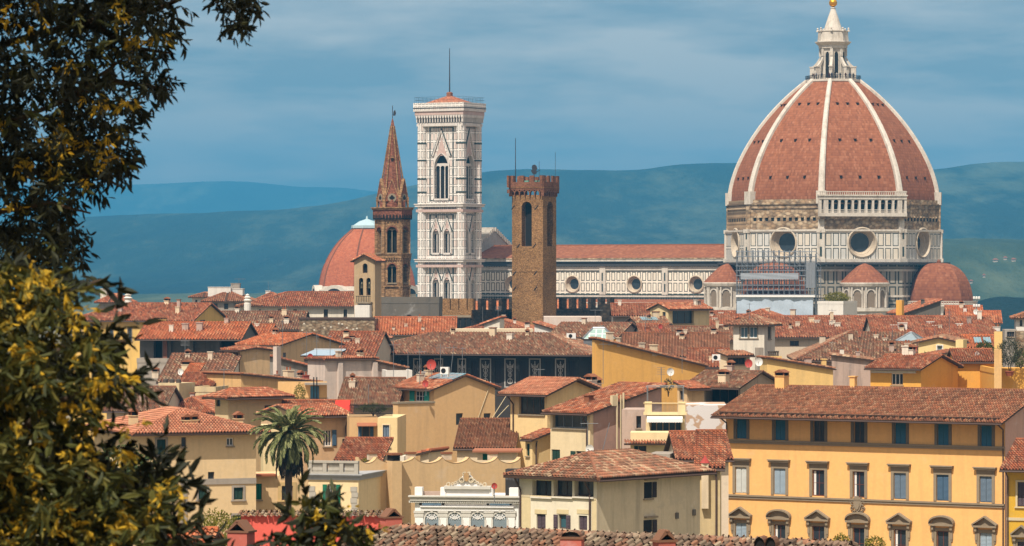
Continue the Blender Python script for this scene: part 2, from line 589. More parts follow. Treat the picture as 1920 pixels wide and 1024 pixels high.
class House:
    def __init__(self, name, label, l, r, d, a, top, roof='hip', D=None, pxb=None, wall=None, tile='red', cat='house', group=None,
                 pitch=0.32, o=0.7, og=0.35, rf=0.5, wins=(), z0=-1.0, parapet=None, tw=None, gutter=True, ref='l', pipe=(), dtop=0.0, roofmat=None, extra_holes=()):
        self.a = a = R(a)
        self.d = d
        self.ca, self.sa = math.cos(a), math.sin(a)
        self.A = ((l - CX) * K * d, d)
        t = (r - CX) * K
        self.L = L = (t * d - self.A[0]) / (self.ca + t * self.sa)
        self.B = (self.A[0] + L * self.ca, d - L * self.sa)
        if D is None:
            t = (pxb - CX) * K
            if pxb > r:
                D = (t * self.B[1] - self.B[0]) / (self.sa - t * self.ca)
            else:
                D = (t * self.A[1] - self.A[0]) / (self.sa - t * self.ca)
        assert L > 0.2 and D > 0.2, (name, label, L, D)
        self.D = D
        dr = self.A[1] if ref == 'l' else self.B[1]
        self.ze = ze = zat(top, dr)
        self.pitch, self.rf, self.rt = pitch, rf, roof
        self.wall_m = wall or stucco((226, 200, 150))
        self.root = empty(name, (self.A[0], self.A[1], 0), -a, label, cat, group)
        HOUSES[self.root.name] = self
        self.holes = {'f': [], 'r': [], 'l': []}
        self.specs = []
        self.set_roof()
        for wn in wins:
            self.add_win(*wn[:2], **(wn[2] if len(wn) > 2 else {}))
        for h in extra_holes:
            self.hole_px(*h)
        mb = MB()
        self.mbwall = mb
        dk = m_dark()
        for f in 'frl':
            s1 = L if f == 'f' else D
            tops = self.top_profile(f)
            wall_face(mb, self.P(f), 0, s1, z0, tops, self.holes[f], self.wall_m, dk)
        tb = self.top_profile('b')
        wall_face(mb, lambda s, z, q: (L - s, D + q, z), 0, L, z0, tb, [], self.wall_m, dk)
        if roof == 'flat':
            mb.face([(0, 0, ze), (L, 0, ze), (L, D, ze), (0, D, ze)], m=self.wall_m)
            if parapet:
                h, t = parapet
                mb.box(-0.05, L + 0.05, -0.05, t, ze - 0.3, ze + h)
                mb.box(L - t, L + 0.05, t + 0.002, D, ze - 0.3, ze + h)
                mb.box(-0.05, t, t + 0.002, D, ze - 0.3, ze + h)
        self.wall = mb.build('wall', None, self.root)
        self.roof = None
        if roof != 'flat':
            self.build_roof(tile, o, og, tw, roofmat, gutter)
        for sp in self.specs:
            self.build_win(*sp)
        for pp in pipe:
            self.downpipe(pp, o)

    # coordinates
    def P(self, f):
        L, D = self.L, self.D
        if f == 'f':
            return lambda s, z, q: (s, -q, z)
        if f == 'r':
            return lambda s, z, q: (L + q, s, z)
        return lambda s, z, q: (-q, D - s, z)
    def world(self, x, y, z):
        return Vector((self.A[0] + x * self.ca + y * self.sa, self.A[1] - x * self.sa + y * self.ca, z))
    def hit(self, f, px, py=None, q=0.0):
        """where the ray through a photograph pixel meets a wall, q metres behind it: s along the wall, z"""
        t = (px - CX) * K
        if f == 'f':
            o = (self.A[0] + q * self.sa, self.A[1] + q * self.ca)
            s = (t * o[1] - o[0]) / (self.ca + t * self.sa)
            y = o[1] - s * self.sa
        else:
            o = self.B if f == 'r' else self.A
            s = (t * o[1] - o[0]) / (self.sa - t * self.ca)
            y = o[1] + s * self.ca
            if f == 'l':
                s = self.D - s
        return s, (None if py is None else EYE - (py - CY) * K * y), y

    # roof shape
    def set_roof(self):
        L, D, p, ze, rt = self.L, self.D, self.pitch, self.ze, self.rt
        along_y = rt in ('gable_y', 'hip_y', 'shed_r') or (rt == 'hip' and D > L * 1.05)
        if along_y:
            self.map = lambda a, b: (L - b, a)
            self.inv = lambda x, y: (y, L - x)
            self.La, self.Lb = D, L
        elif rt == 'shed_l':
            self.map = lambda a, b: (b, D - a)
            self.inv = lambda x, y: (D - y, x)
            self.La, self.Lb = D, L
        elif rt == 'shed_b':
            self.map = lambda a, b: (L - a, D - b)
            self.inv = lambda x, y: (L - x, D - y)
            self.La, self.Lb = L, D
        else:
            self.map = lambda a, b: (a, b)
            self.inv = lambda x, y: (x, y)
            self.La, self.Lb = L, D
        self.along_y = along_y
        La, Lb = self.La, self.Lb
        if rt.startswith('shed'):
            self.h = lambda x, y: ze + self.inv(x, y)[1] * p
            self.br = Lb
        elif rt == 'flat':
            self.h = lambda x, y: ze
            self.br = Lb
        else:
            self.br = br = Lb * self.rf
            zr = ze + br * p
            pb = (zr - ze) / (Lb - br)
            self.pb = pb
            hl = rt in ('hip', 'hipl', 'hip_y')
            hr = rt in ('hip', 'hipr', 'hip_y')
            self.hl, self.hr = hl, hr
            hx = min(br, La / 2 - 0.02) if (hl and hr) else min(br, La - 0.3)
            self.hx = hx
            ph = (zr - ze) / hx
            def h(x, y):
                a, b = self.inv(x, y)
                v = min(b * p, (Lb - b) * pb)
                if hl:
                    v = min(v, a * ph)
                if hr:
                    v = min(v, (La - a) * ph)
                return ze + v
            self.h = h
            self.ph = ph
    def top_profile(self, f):
        L, D = self.L, self.D
        n = L if f in 'fb' else D
        def pt(s):
            if f == 'f': return (s, 0)
            if f == 'r': return (L, s)
            if f == 'l': return (0, D - s)
            return (L - s, D)
        ss = [0.0, n]
        if not self.rt.startswith('shed') and self.rt != 'flat':
            bx = self.map(0.0, self.br)
            if self.along_y:
                k = bx[0] if f == 'f' else (L - bx[0] if f == 'b' else None)
            else:
                k = bx[1] if f == 'r' else (D - bx[1] if f == 'l' else None)
            if k is not None and 0.05 < k < n - 0.05:
                ss.append(k)
        return [(s, self.h(*pt(s))) for s in sorted(ss)]
    def build_roof(self, tile, o, og, tw, roofmat, gutter):
        La, Lb, p, ze = self.La, self.Lb, self.pitch, self.ze
        T = 0.16
        M2 = lambda a, b, z: (*self.map(a, b), z)
        mt = roofmat or tiles(tile)
        mb = MB()
        planes, ridges = [], []
        near = self.d < 450
        tw = tw or (0.26 if near else 0.42)
        if self.rt.startswith('shed'):
            planes.append([M2(-og, -o, ze - o * p + T), M2(La + og, -o, ze - o * p + T), M2(La + og, Lb + 0.25, ze + (Lb + 0.25) * p + T), M2(-og, Lb + 0.25, ze + (Lb + 0.25) * p + T)])
            ridges.append((planes[0][3], planes[0][2]))
        else:
            br, pb, hx = self.br, self.pb, self.hx
            zr = ze + br * p + T
            ol, orr = (o if self.hl else og), (o if self.hr else og)
            zl = ze - o * p + T
            zb = ze - o * pb + T
            ra = hx if self.hl else -og
            rb = La - hx if self.hr else La + og
            f0, f1 = M2(-ol, -o, zl), M2(La + orr, -o, zl)
            b0, b1 = M2(-ol, Lb + o, zb), M2(La + orr, Lb + o, zb)
            r0, r1 = M2(ra, br, zr), M2(rb, br, zr)
            planes.append([f0, f1, r1, r0])
            planes.append([b1, b0, r0, r1])
            ridges.append((r0, r1))
            if self.hl:
                planes.append([b0, f0, r0])
                ridges += [(f0, r0), (b0, r0)]
            else:
                ridges += [(f0, r0)] if False else []
            if self.hr:
                planes.append([f1, b1, r1])
                ridges += [(f1, r1), (b1, r1)]
        for pl in planes:
            v = [Vector(q) for q in pl]
            pu = (v[1] - v[0]).normalized()
            nn = pu.cross(v[2] - v[0]).normalized()
            pv = nn.cross(pu).normalized()
            poly = [((q - v[0]).dot(pu), (q - v[0]).dot(pv)) for q in v]
            slab(mb, [tuple(q) for q in v], T, M_WOOD)
            if roofmat is None:
                tile_plane(mb, v[0], pu, pv, poly, tw, 0.42 if near else 0.6, mt, fine=near, lift=0.065)
            else:
                tp = [tuple(q + nn * 0.02) for q in v]
                mb.face(tp, uv=poly, m=mt)
        for q0, q1 in ridges:
            q0, q1 = Vector(q0), Vector(q1)
            n = max(1, int((q1 - q0).length / 0.45))
            pts = [q0 + (q1 - q0) * i / n + Vector((0, 0, 0.03)) for i in range(n + 1)]
            mb.tube(pts, 0.13, 6, mt if roofmat is None else M_LEAD)
        self.roof = mb.build('roof', None, self.root)
        if gutter and roofmat is None:
            g = MB()
            f0 = Vector(planes[0][0]); f1 = Vector(planes[0][1])
            off = (Vector(self.map(0, -0.05)) - Vector(self.map(0, 0)))
            off = Vector((off.x, off.y, -0.12))
            g.tube([f0 + off, f1 + off], 0.075, 6)
            if not self.rt.startswith('shed') and self.hr:
                a, b = Vector(planes[-1][0]), Vector(planes[-1][1])
                off = Vector(self.map(0.05, 0)) - Vector(self.map(0, 0))
                off = Vector((off.x, off.y, -0.12))
                g.tube([a + off, b + off], 0.075, 6)
            g.build('gutter', M_METAL, self.root)
    def downpipe(self, spec, o):
        """spec: (face, s, z_bottom)"""
        f, s, zb = spec
        P = self.P(f)
        if s < 0:
            s = (self.L if f == 'f' else self.D) + s
        g = MB()
        zt = self.h(*P(s, 0, 0)[:2])
        g.tube([P(s, zt - 0.15, o - 0.05), P(s, zt - 0.35, o - 0.15), P(s, zt - 1.0, 0.12), P(s, zt - 1.2, 0.1), P(s, zb, 0.1)], 0.065, 6)
        g.build('downpipe', M_METAL, self.root)

    # windows
    def rect(self, f, x0, y0, x1, y1):
        s0, _, ya = self.hit(f, x0)
        s1, _, yb = self.hit(f, x1)
        if s1 < s0:
            s0, s1 = s1, s0
        y = (ya + yb) / 2
        return s0, s1, EYE - (y1 - CY) * K * y, EYE - (y0 - CY) * K * y
    def hole_px(self, f, rect, depth):
        s0, s1, z0, z1 = self.rect(f, *rect)
        self.holes[f].append((s0, s1, z0, z1, depth))
    def add_win(self, f, rect, **k):
        s0, s1, z0, z1 = k.pop('local', None) or self.rect(f, *rect)
        dep = k.get('depth', 0.24)
        self.holes[f].append((s0, s1, z0, z1, dep))
        self.specs.append((f, s0, s1, z0, z1, k))
    def build_win(self, f, s0, s1, z0, z1, k):
        P = self.P(f)
        L = self.L if f == 'f' else self.D
        dep = k.get('depth', 0.24)
        tops = self.top_profile(f)
        zt = min(z for s, z in tops)
        holed = z1 < zt - 0.02 and s0 > 0.02 and s1 < L - 0.02
        back = -dep + 0.03 if holed else 0.02
        mb = MB()
        frm = k.get('frame', plain('window_frame_wood', (104, 84, 70), 0.7, 0.6))
        fw = min(0.09, (s1 - s0) * 0.14)
        w_, h_ = s1 - s0, z1 - z0
        sh = k.get('sh')
        nx, nz = k.get('mull', (2, 1) if w_ > 0.7 else (1, 1))
        fo = back + 0.05
        mb.boxf(P, s0, s0 + fw, z0, z1, back, fo, frm)
        mb.boxf(P, s1 - fw, s1, z0, z1, back, fo, frm)
        mb.boxf(P, s0 + fw, s1 - fw, z0, z0 + fw, back, fo, frm)
        mb.boxf(P, s0 + fw, s1 - fw, z1 - fw, z1, back, fo, frm)
        for i in range(1, nx):
            c = s0 + w_ * i / nx
            mb.boxf(P, c - 0.04, c + 0.04, z0 + fw, z1 - fw, back, fo - 0.005, frm)
        for i in range(1, nz):
            c = z0 + h_ * i / nz
            mb.boxf(P, s0 + fw, s1 - fw, c - 0.025, c + 0.025, back, fo - 0.01, frm)
        tr = k.get('trim')
        if tr:
            tm = k.get('trimm', M_STONE)
            mb.boxf(P, s0 - tr, s0, z0 - 0.02, z1 + tr, -0.05, 0.06, tm)
            mb.boxf(P, s1, s1 + tr, z0 - 0.02, z1 + tr, -0.05, 0.06, tm)
            mb.boxf(P, s0, s1, z1, z1 + tr, -0.05, 0.06, tm)
        if k.get('sill', True) and not k.get('arch'):
            mb.boxf(P, s0 - (tr or 0) - 0.08, s1 + (tr or 0) + 0.08, z0 - 0.12, z0 - 0.02, -0.05, 0.14, k.get('trimm', M_STONE))
        if k.get('arch'):
            r = w_ / 2
            am = k.get('archm', self.wall_m)
            pointed = k.get('arch') == 'gothic'
            n = 8
            left, right = [], []
            for i in range(n + 1):
                if pointed:
                    th = R(60) * i / n
                    q = (w_ * (1 - math.cos(th)), w_ * math.sin(th))
                    H = w_ * math.sin(R(60))
                else:
                    th = R(90) * i / n
                    q = (r * (1 - math.cos(th)), r * math.sin(th))
                    H = r
                left.append((s0 + q[0], z1 - H + q[1]))
                right.append((s1 - q[0], z1 - H + q[1]))
            for i in range(n):
                a, b = left[i], left[i + 1]
                mb.prismf(P, [(s0 - 0.01, a[1]), (a[0], a[1]), (b[0], b[1]), (s0 - 0.01, b[1])], -dep + 0.02, 0.012, am)
                a, b = right[i], right[i + 1]
                mb.prismf(P, [(a[0], a[1]), (s1 + 0.01, a[1]), (s1 + 0.01, b[1]), (b[0], b[1])], -dep + 0.02, 0.012, am)
        if k.get('cornice'):
            tr = tr or 0.1
            cm = k.get('trimm', M_STONE)
            mb.boxf(P, s0 - tr, s1 + tr, z1 + tr, z1 + tr + 0.28, -0.02, 0.1, cm)
            mb.boxf(P, s0 - tr - 0.16, s1 + tr + 0.16, z1 + tr + 0.28, z1 + tr + 0.42, -0.02, 0.34, cm)
            mb.boxf(P, s0 - tr - 0.22, s1 + tr + 0.22, z1 + tr + 0.42, z1 + tr + 0.52, -0.02, 0.42, cm)
        if k.get('pediment'):
            tr = tr or 0.1
            cm = k.get('trimm', M_STONE)
            zb = z1 + tr
            for sx in (s0 - tr - 0.16, s1 + tr - 0.06):
                mb.boxf(P, sx, sx + 0.22, zb - 0.95, zb - 0.15, -0.02, 0.14, cm)
                mb.boxf(P, sx - 0.01, sx + 0.23, zb - 0.15, zb + 0.2, -0.02, 0.3, cm)
                mb.boxf(P, sx + 0.03, sx + 0.19, zb - 1.15, zb - 0.95, -0.02, 0.09, cm)
            mb.boxf(P, s0 - tr - 0.3, s1 + tr + 0.3, zb + 0.2, zb + 0.36, -0.02, 0.42, cm)
            c = (s0 + s1) / 2
            hw = w_ / 2 + tr + 0.34
            zz = zb + 0.36
            if k['pediment'] == 'tri':
                H = 0.72
                for sg in (-1, 1):
                    mb.prismf(P, [(c + sg * hw, zz), (c + sg * hw, zz + 0.14), (c, zz + H + 0.14), (c, zz + H)][::sg], -0.02, 0.44, cm)
                mb.prismf(P, [(c - hw + 0.2, zz + 0.002), (c + hw - 0.2, zz + 0.002), (c, zz + H - 0.08)], -0.02, 0.12, cm)
            else:
                H = 0.62
                n = 10
                arc = [(c + hw * math.cos(R(180 - 180 * i / n)), zz + H * math.sin(R(180 * i / n))) for i in range(n + 1)]
                for i in range(n):
                    (xa, za), (xb, zb2) = arc[i], arc[i + 1]
                    mb.prismf(P, [(xa, za), (xb, zb2), (xb, zb2 + 0.15), (xa, za + 0.15)], -0.02, 0.44, cm)
                mb.prismf(P, [(c + (x - c) * 0.86, zz + 0.002 + (z - zz) * 0.86) for x, z in arc], -0.02, 0.12, cm)
        wobj = mb.build('window', None, self.root)
        pm = k.get('pane', m_glass())
        if sh != 'closed':
            pb = MB()
            pb.boxf(P, s0 + fw * 0.5, s1 - fw * 0.5, z0 + fw * 0.5, z1 - fw * 0.5, back - 0.025, back + 0.02, pm)
            pb.build('pane', None, wobj)
            if k.get('curtain'):
                cb = MB()
                cw = w_ * 0.17
                n = 8
                row = [[P(s0 + fw + cw * i / n, zz, back + 0.03 + 0.015 * (i % 2)) for i in range(n + 1)] for zz in (z0 + fw, z1 - fw)]
                cb.grid(row)
                cb.build('curtain', M_WHITE, wobj)
        if sh:
            m = M_SH(k.get('shc', 'green'))
            def leaf(a, b, q0, q1):
                lb = MB()
                lb.boxf(P, a, b, z0 + 0.02, z1 - 0.02, q0, q1)
                ns = int(min(22, max(4, h_ / 0.11)))
                for i in range(ns):
                    c = z0 + 0.1 + (h_ - 0.2) * (i + 0.5) / ns
                    hh = (h_ - 0.2) / ns * 0.36
                    p = [(a + 0.05, c - hh), (b - 0.05, c - hh), (b - 0.05, c + hh), (a + 0.05, c + hh)]
                    lb.hexa([P(p[0][0], p[0][1], q1 + 0.035), P(p[1][0], p[1][1], q1 + 0.035), P(p[1][0], p[1][1], q1 - 0.01), P(p[0][0], p[0][1], q1 - 0.01),
                             P(p[0][0], p[3][1], q1 + 0.006), P(p[1][0], p[3][1], q1 + 0.006), P(p[1][0], p[3][1], q1 - 0.01), P(p[0][0], p[3][1], q1 - 0.01)])
                lb.build('shutter', m, wobj)
            hw = w_ / 2
            if sh == 'closed':
                q = k.get('shq', back + 0.06)
                leaf(s0 + 0.02, s0 + hw - 0.015, q, q + 0.05)
                leaf(s0 + hw + 0.015, s1 - 0.02, q, q + 0.05)
            elif sh == 'open':
                leaf(s0 - hw - 0.02, s0 - 0.03, 0.03, 0.08)
                leaf(s1 + 0.03, s1 + hw + 0.02, 0.03, 0.08)
            elif sh == 'left':
                leaf(s0 - hw - 0.02, s0 - 0.03, 0.03, 0.08)
            elif sh == 'right':
                leaf(s1 + 0.03, s1 + hw + 0.02, 0.03, 0.08)
        return wobj

    # things on the roof
    def spot(self, px, fy):
        """local x, y on the roof for a photograph column, at the fraction fy of the depth"""
        q = fy * self.D
        s, _, y = self.hit('f', px, None, q)
        return s, q, y
    def chimney(self, px, fy, py_top, w=0.7, kind='cap', m=None, parent=None, dep=None):
        x, q, y = self.spot(px, fy)
        zb = self.h(x, q) - 0.2
        zt = zat(py_top, y)
        if zt < zb + 0.6:
            zt = zb + 0.9
        m = m or self.wall_m
        d2 = (dep or w) / 2
        mb = MB()
        if kind == 'cap':
            hb = zt - min(0.45, (zt - zb) * 0.4)
            mb.box(x - w / 2, x + w / 2, q - d2, q + d2, zb, hb - 0.06, m)
            mb.box(x - w / 2 - 0.07, x + w / 2 + 0.07, q - d2 - 0.07, q + d2 + 0.07, hb - 0.06, hb, m)
            t = 0.1
            for sx in (-1, 1):
                for sy in (-1, 1):
                    cx, cy = x + sx * (w / 2 - t / 2), q + sy * (d2 - t / 2)
                    mb.box(cx - t / 2, cx + t / 2, cy - t / 2, cy + t / 2, hb, zt - 0.16, tiles('brown'))
            mb.box(x - w / 2 + t, x + w / 2 - t, q - d2 + t, q + d2 - t, hb, zt - 0.18, m_dark())
            e = 0.12
            zz = zt - 0.16
            b = [(x - w / 2 - e, q - d2 - e, zz), (x + w / 2 + e, q - d2 - e, zz), (x + w / 2 + e, q + d2 + e, zz), (x - w / 2 - e, q + d2 + e, zz)]
            r0, r1 = (x, q - d2 - e, zt + 0.12), (x, q + d2 + e, zt + 0.12)
            mt = tiles('brown')
            mb.face([b[0], r0, r1, b[3]][::-1], m=mt)
            mb.face([b[1], b[2], r1, r0], m=mt)
            mb.face([b[0], b[1], r0], m=mt)
            mb.face([b[2], b[3], r1], m=mt)
            mb.face(b[::-1], m=mt)
        elif kind == 'pots':
            hb = zt - 0.45
            mb.box(x - w / 2, x + w / 2, q - d2, q + d2, zb, hb, m)
            mb.box(x - w / 2 - 0.06, x + w / 2 + 0.06, q - d2 - 0.06, q + d2 + 0.06, hb, hb + 0.08, m)
            n = max(1, int(w / 0.34))
            for i in range(n):
                cx = x - w / 2 + w * (i + 0.5) / n
                mb.lathe((cx, q), [(0.11, hb + 0.08), (0.09, hb + 0.35), (0.13, hb + 0.38), (0.12, zt)], 8, m=tiles('red'))
        else:
            mb.box(x - w / 2, x + w / 2, q - d2, q + d2, zb, zt - 0.1, m)
            mb.box(x - w / 2 - 0.08, x + w / 2 + 0.08, q - d2 - 0.08, q + d2 + 0.08, zt - 0.1, zt, tiles('brown') if kind == 'brick' else m)
        return mb.build('chimney', None, self.roof or self.root)


# ---------------------------------------------------------------- dishes, antennas, plants
def dish(px, py, rpx, d, rgb, label, yaw=-25, mast=0.9):
    p = at(px, py, d)
    r = rpx * K * d
    t = empty('satellite_dish', (p.x, p.y, p.z - r - mast), R(yaw), label, 'satellite dish', 'satellite dishes on the roofs')
    zc = r + mast
    mb = MB()
    n, rows = 20, []
    for i in range(6):
        rr = r * i / 5
        dep = 0.28 * r * (i / 5) ** 2
        rows.append([(rr * 0.92 * math.cos(2 * math.pi * k / n), -dep + 0.15 * r, zc + rr * math.sin(2 * math.pi * k / n) - 0.25 * dep) for k in range(n)])
    mb.grid(rows, closed=True)
    back = [[(x, y + 0.03, z) for x, y, z in rw] for rw in rows]
    mb.grid(back[::-1], closed=True)
    mb.grid([rows[-1], back[-1]], closed=True)
    mb.build('reflector', plain('dish_%d_%d' % (rgb[0], rgb[2]), rgb, 0.8, 0.5, 0, 0.1), t, smooth=True)
    a = MB()
    a.tube([(0, 0.12 * r, zc - r * 0.95), (0, -0.6 * r, zc - r * 0.75), (0, -0.85 * r, zc - 0.12 * r)], 0.02, 5)
    a.box(-0.05, 0.05, -0.85 * r - 0.09, -0.85 * r + 0.05, zc - 0.17 * r, zc - 0.02 * r)
    a.build('feed_arm', M_LEAD, t)
    m2 = MB()
    m2.tube([(0, 0.22 * r, 0), (0, 0.22 * r, zc)], 0.03, 6)
    m2.build('mast', M_LEAD, t)
    return t


def antenna(px, py0, py1, d, label, yagi=True, pan=False, yaw=20, bw=0.5, lean=0.0, elems=7):
    """mast from photograph row py1 up to py0, with a comb of rods near the top"""
    b, tp = at(px, py1, d), at(px, py0, d)
    H = tp.z - b.z
    t = empty('antenna', (b.x, b.y, b.z), R(yaw), label, 'antenna', 'television aerials over the roofs')
    mb = MB()
    mb.tube([(0, 0, 0), (lean, 0, H)], 0.032, 5)
    mb.build('mast', M_LEAD, t)
    if yagi:
        e = MB()
        zb = H * 0.93
        Lb = bw * 2.4
        e.tube([(-Lb * 0.4, 0, zb), (Lb * 0.6, 0, zb)], 0.024, 4)
        for i in range(elems):
            x = -Lb * 0.4 + Lb * i / (elems - 1)
            w2 = bw * (0.55 - 0.03 * i)
            e.tube([(x, -w2, zb), (x, w2, zb)], 0.014, 4)
        e.build('yagi', M_LEAD, t)
    if pan:
        e = MB()
        zb = H * 0.72
        for i in range(5):
            z = zb + 0.16 * i
            e.tube([(-bw, 0.06, z), (bw, 0.06, z)], 0.014, 4)
        e.tube([(0, 0.06, zb - 0.05), (0, 0.06, zb + 0.7)], 0.024, 4)
        e.build('grid_reflector', M_LEAD, t)
    return t


def leaf_block(mb, C, D, Ln, Wd, m, up=None):
    """many lance-shaped leaves: centres C, unit directions D, lengths, widths"""
    C, D = np.asarray(C, float), np.asarray(D, float)
    n = len(C)
    Ln = np.broadcast_to(np.asarray(Ln, float), (n,))
    Wd = np.broadcast_to(np.asarray(Wd, float), (n,))
    rnd = rng.normal(size=(n, 3))
    S = np.cross(D, rnd)
    S /= np.linalg.norm(S, axis=1, keepdims=True) + 1e-9
    Nn = np.cross(S, D)
    V = np.zeros((n, 6, 3))
    a = Ln[:, None]
    b = Wd[:, None]
    V[:, 0] = C
    V[:, 1] = C + D * a * 0.35 + S * b * 0.5 + Nn * b * 0.18
    V[:, 2] = C + D * a * 0.70 + S * b * 0.4 + Nn * b * 0.12
    V[:, 3] = C + D * a - Nn * a * 0.10
    V[:, 4] = C + D * a * 0.70 - S * b * 0.4 + Nn * b * 0.12
    V[:, 5] = C + D * a * 0.35 - S * b * 0.5 + Nn * b * 0.18
    base = (np.arange(n) * 6)[:, None]
    F = np.concatenate([base + np.array([[0, 1, 2, 3]]), base + np.array([[0, 3, 4, 5]])], 0)
    mb.block(V.reshape(-1, 3), F, None, m)


def leafmat(name, cs, f=0.6, trans=0.25, rough=0.6):
    cl_ = [tuple(v * f for v in lin(c)) for c in cs]
    def fn(N):
        g = N.n('ShaderNodeNewGeometry')
        rnd = g.outputs['Random Per Island']
        col = N.ramp(rnd, [(i / max(1, len(cl_) - 1), c) for i, c in enumerate(cl_)])
        a = bsdf(N, col, rough, spec=0.2)
        b = N.n('ShaderNodeBsdfTranslucent', {'Color': col}).outputs[0]
        return N.n('ShaderNodeMixShader', {0: trans, 1: a, 2: b}).outputs[0]
    return mat(name, fn)


def bush(name, label, px, py, d, rx, rz, n=900, cols=((52, 70, 34), (88, 104, 46), (120, 128, 60)), cat='shrub', leaf=0.12, pot=None, group=None, trunk=0.5, ry=None):
    """a rounded shrub of many small leaves; rx, rz half sizes in metres"""
    p = at(px, py, d)
    ry = ry or rx
    t = empty(name, (p.x, p.y, p.z - rz - trunk), random.random() * 6, label, cat, group)
    tr = MB()
    for i in range(4):
        an = i * 1.7
        tr.tube([(0, 0, 0), (0.12 * rx * math.cos(an), 0.12 * rx * math.sin(an), trunk), (0.6 * rx * math.cos(an), 0.6 * ry * math.sin(an), trunk + rz)], 0.05, 5, r2=0.015)
    tr.build('stem', plain('bark', (84, 68, 54), 0.6, 0.95), t)
    mb = MB()
    u = rng.normal(size=(n, 3))
    u /= np.linalg.norm(u, axis=1, keepdims=True)
    rad = (0.45 + 0.55 * rng.random(n) ** 0.5) * (1 + 0.22 * np.sin(u[:, 0] * 7 + 2) * np.cos(u[:, 2] * 6 + u[:, 1] * 5))
    C = u * rad[:, None] * np.array([rx, ry, rz]) + np.array([0, 0, trunk + rz])
    Dd = u * 0.7 + rng.normal(size=(n, 3)) * 0.6
    Dd /= np.linalg.norm(Dd, axis=1, keepdims=True)
    leaf_block(mb, C, Dd, leaf * (0.7 + 0.6 * rng.random(n)), leaf * 0.5, None)
    mb.build('foliage', leafmat('leaves_%d_%d_%d' % cols[0], cols), t)
    if pot:
        pb = MB()
        pb.lathe((0, 0), [(pot * 0.62, -0.0), (pot * 0.9, 0.5 * pot * 1.6), (pot, 0.55 * pot * 1.6), (pot, 0.65 * pot * 1.6)], 14)
        pb.build('pot', plain('terracotta', (176, 98, 70), 0.7, 0.85), t, loc=(0, 0, -0.1))
    return t


# ---------------------------------------------------------------- ground, hills
def ground_h(x, y):
    """the camera stands on a hill: it falls to the river plain within 220 m"""
    return float(np.interp(y, [-400, 0, 20, 50, 120, 180, 215, 290, 345, 400, 520], [40, 38.2, 37, 33, 26.5, 25.5, 23.5, 17, 13, 7, -0.2]))


def build_ground():
    ys = [-400, -100, -20, 0, 4, 8, 12, 18, 25, 35, 50, 70, 90, 120, 150, 180, 215, 250, 290, 345, 400, 460, 520, 1000, 3000, 8000, 18000]
    xs = [-9400, -3000, -1000, -300, -100, -40, -15, 0, 15, 40, 100, 300, 1000, 3000, 9400]
    mb = MB()
    mb.grid([[(x, y, ground_h(x, y)) for x in xs] for y in ys])
    def fn(N):
        vec = N.n('ShaderNodeTexCoord').outputs['Object']
        a = N.noise(vec, 0.02, 6, 0.65)
        col = N.ramp(a, [(0.35, lin((120, 108, 84))), (0.5, lin((160, 146, 120))), (0.65, lin((110, 112, 76)))])
        return bsdf(N, scalecol(N, col, 0.8), 0.95, spec=0.1)
    tag(mb.build('ground', mat('earth', fn), smooth=True), kind='structure')


def hill(name, d, prof, depth, seed, rough, cols, field=0.0, foot=0.0):
    """a ridge of terrain whose crest stands d metres away; prof: photograph (column, row) of the crest"""
    r = np.random.default_rng(seed)
    pxs = np.linspace(prof[0][0], prof[-1][0], 260)
    pys = np.interp(pxs, [p[0] for p in prof], [p[1] for p in prof])
    k = np.ones(9) / 9
    pys = np.convolve(np.pad(pys, 4, 'edge'), k, 'valid')
    amp = np.zeros_like(pxs)
    for o in range(2, 7):
        f = 2.0 ** o / 600
        ph = r.random(4) * 7
        amp += rough * 0.5 ** (o - 2) * (np.sin(pxs * f + ph[0]) + np.sin(pxs * f * 1.7 + ph[1])) * 0.5
    rows = []
    nv = 46
    for j in range(nv + 12):
        t = j / nv
        if t <= 1:
            sft = t * t * (3 - 2 * t)
            y = d - depth * (1 - t)
        else:
            sft = 1 - 0.8 * (t - 1) / 0.26
            y = d + depth * (t - 1)
        row = []
        for i, (px, py) in enumerate(zip(pxs, pys)):
            X = (px - CX) * K * d
            zc = EYE - (py - amp[i] - CY) * K * d
            nz = 0.0
            if 0.02 < t < 0.98:
                for o in range(4):
                    f = 2.0 ** o * 2.2 / depth
                    nz += 0.55 ** o * math.sin(X * f + 1.3 * o + seed) * math.cos(y * f * 1.3 + o * 2.1)
                nz *= 0.16 * (zc + 20) * 4 * t * (1 - t)
            z = foot + (zc - foot) * max(sft, -0.1) + nz
            if 0.02 < t < 0.98:
                z = min(z, EYE + (zc - EYE) * y / d - 1.0)
            row.append((X, y, z))
        rows.append(row)
    mb = MB()
    mb.grid(rows)
    cc = [tuple(v * 0.26 for v in lin(c)) for c in cols]
    def fn(N):
        vec = N.v('MULTIPLY', N.n('ShaderNodeTexCoord').outputs['Object'], (1.0, 0.12, 1.6))
        a = N.noise(vec, 0.012, 6, 0.7)
        b = N.noise(vec, 0.0022, 6, 0.65)
        col = N.ramp(N.m('ADD', N.m('MULTIPLY', a, 0.35), N.m('MULTIPLY', b, 0.65)), [(0.4, cc[0]), (0.5, cc[1]), (0.62, cc[2])])
        if field:
            col = N.mix(N.mapr(N.noise(vec, 0.004, 5, 0.65), 0.6 - field * 0.1, 0.7, 0, 0.45), col, lin((104, 110, 84)))
        bm = N.n('ShaderNodeBump', {'Strength': 1.0, 'Distance': 25.0, 'Height': a})
        return bsdf(N, col, 0.95, bm.outputs[0], spec=0.05)
    tag(mb.build(name, mat(name + '_cover_%d' % seed, fn), smooth=True), kind='structure')


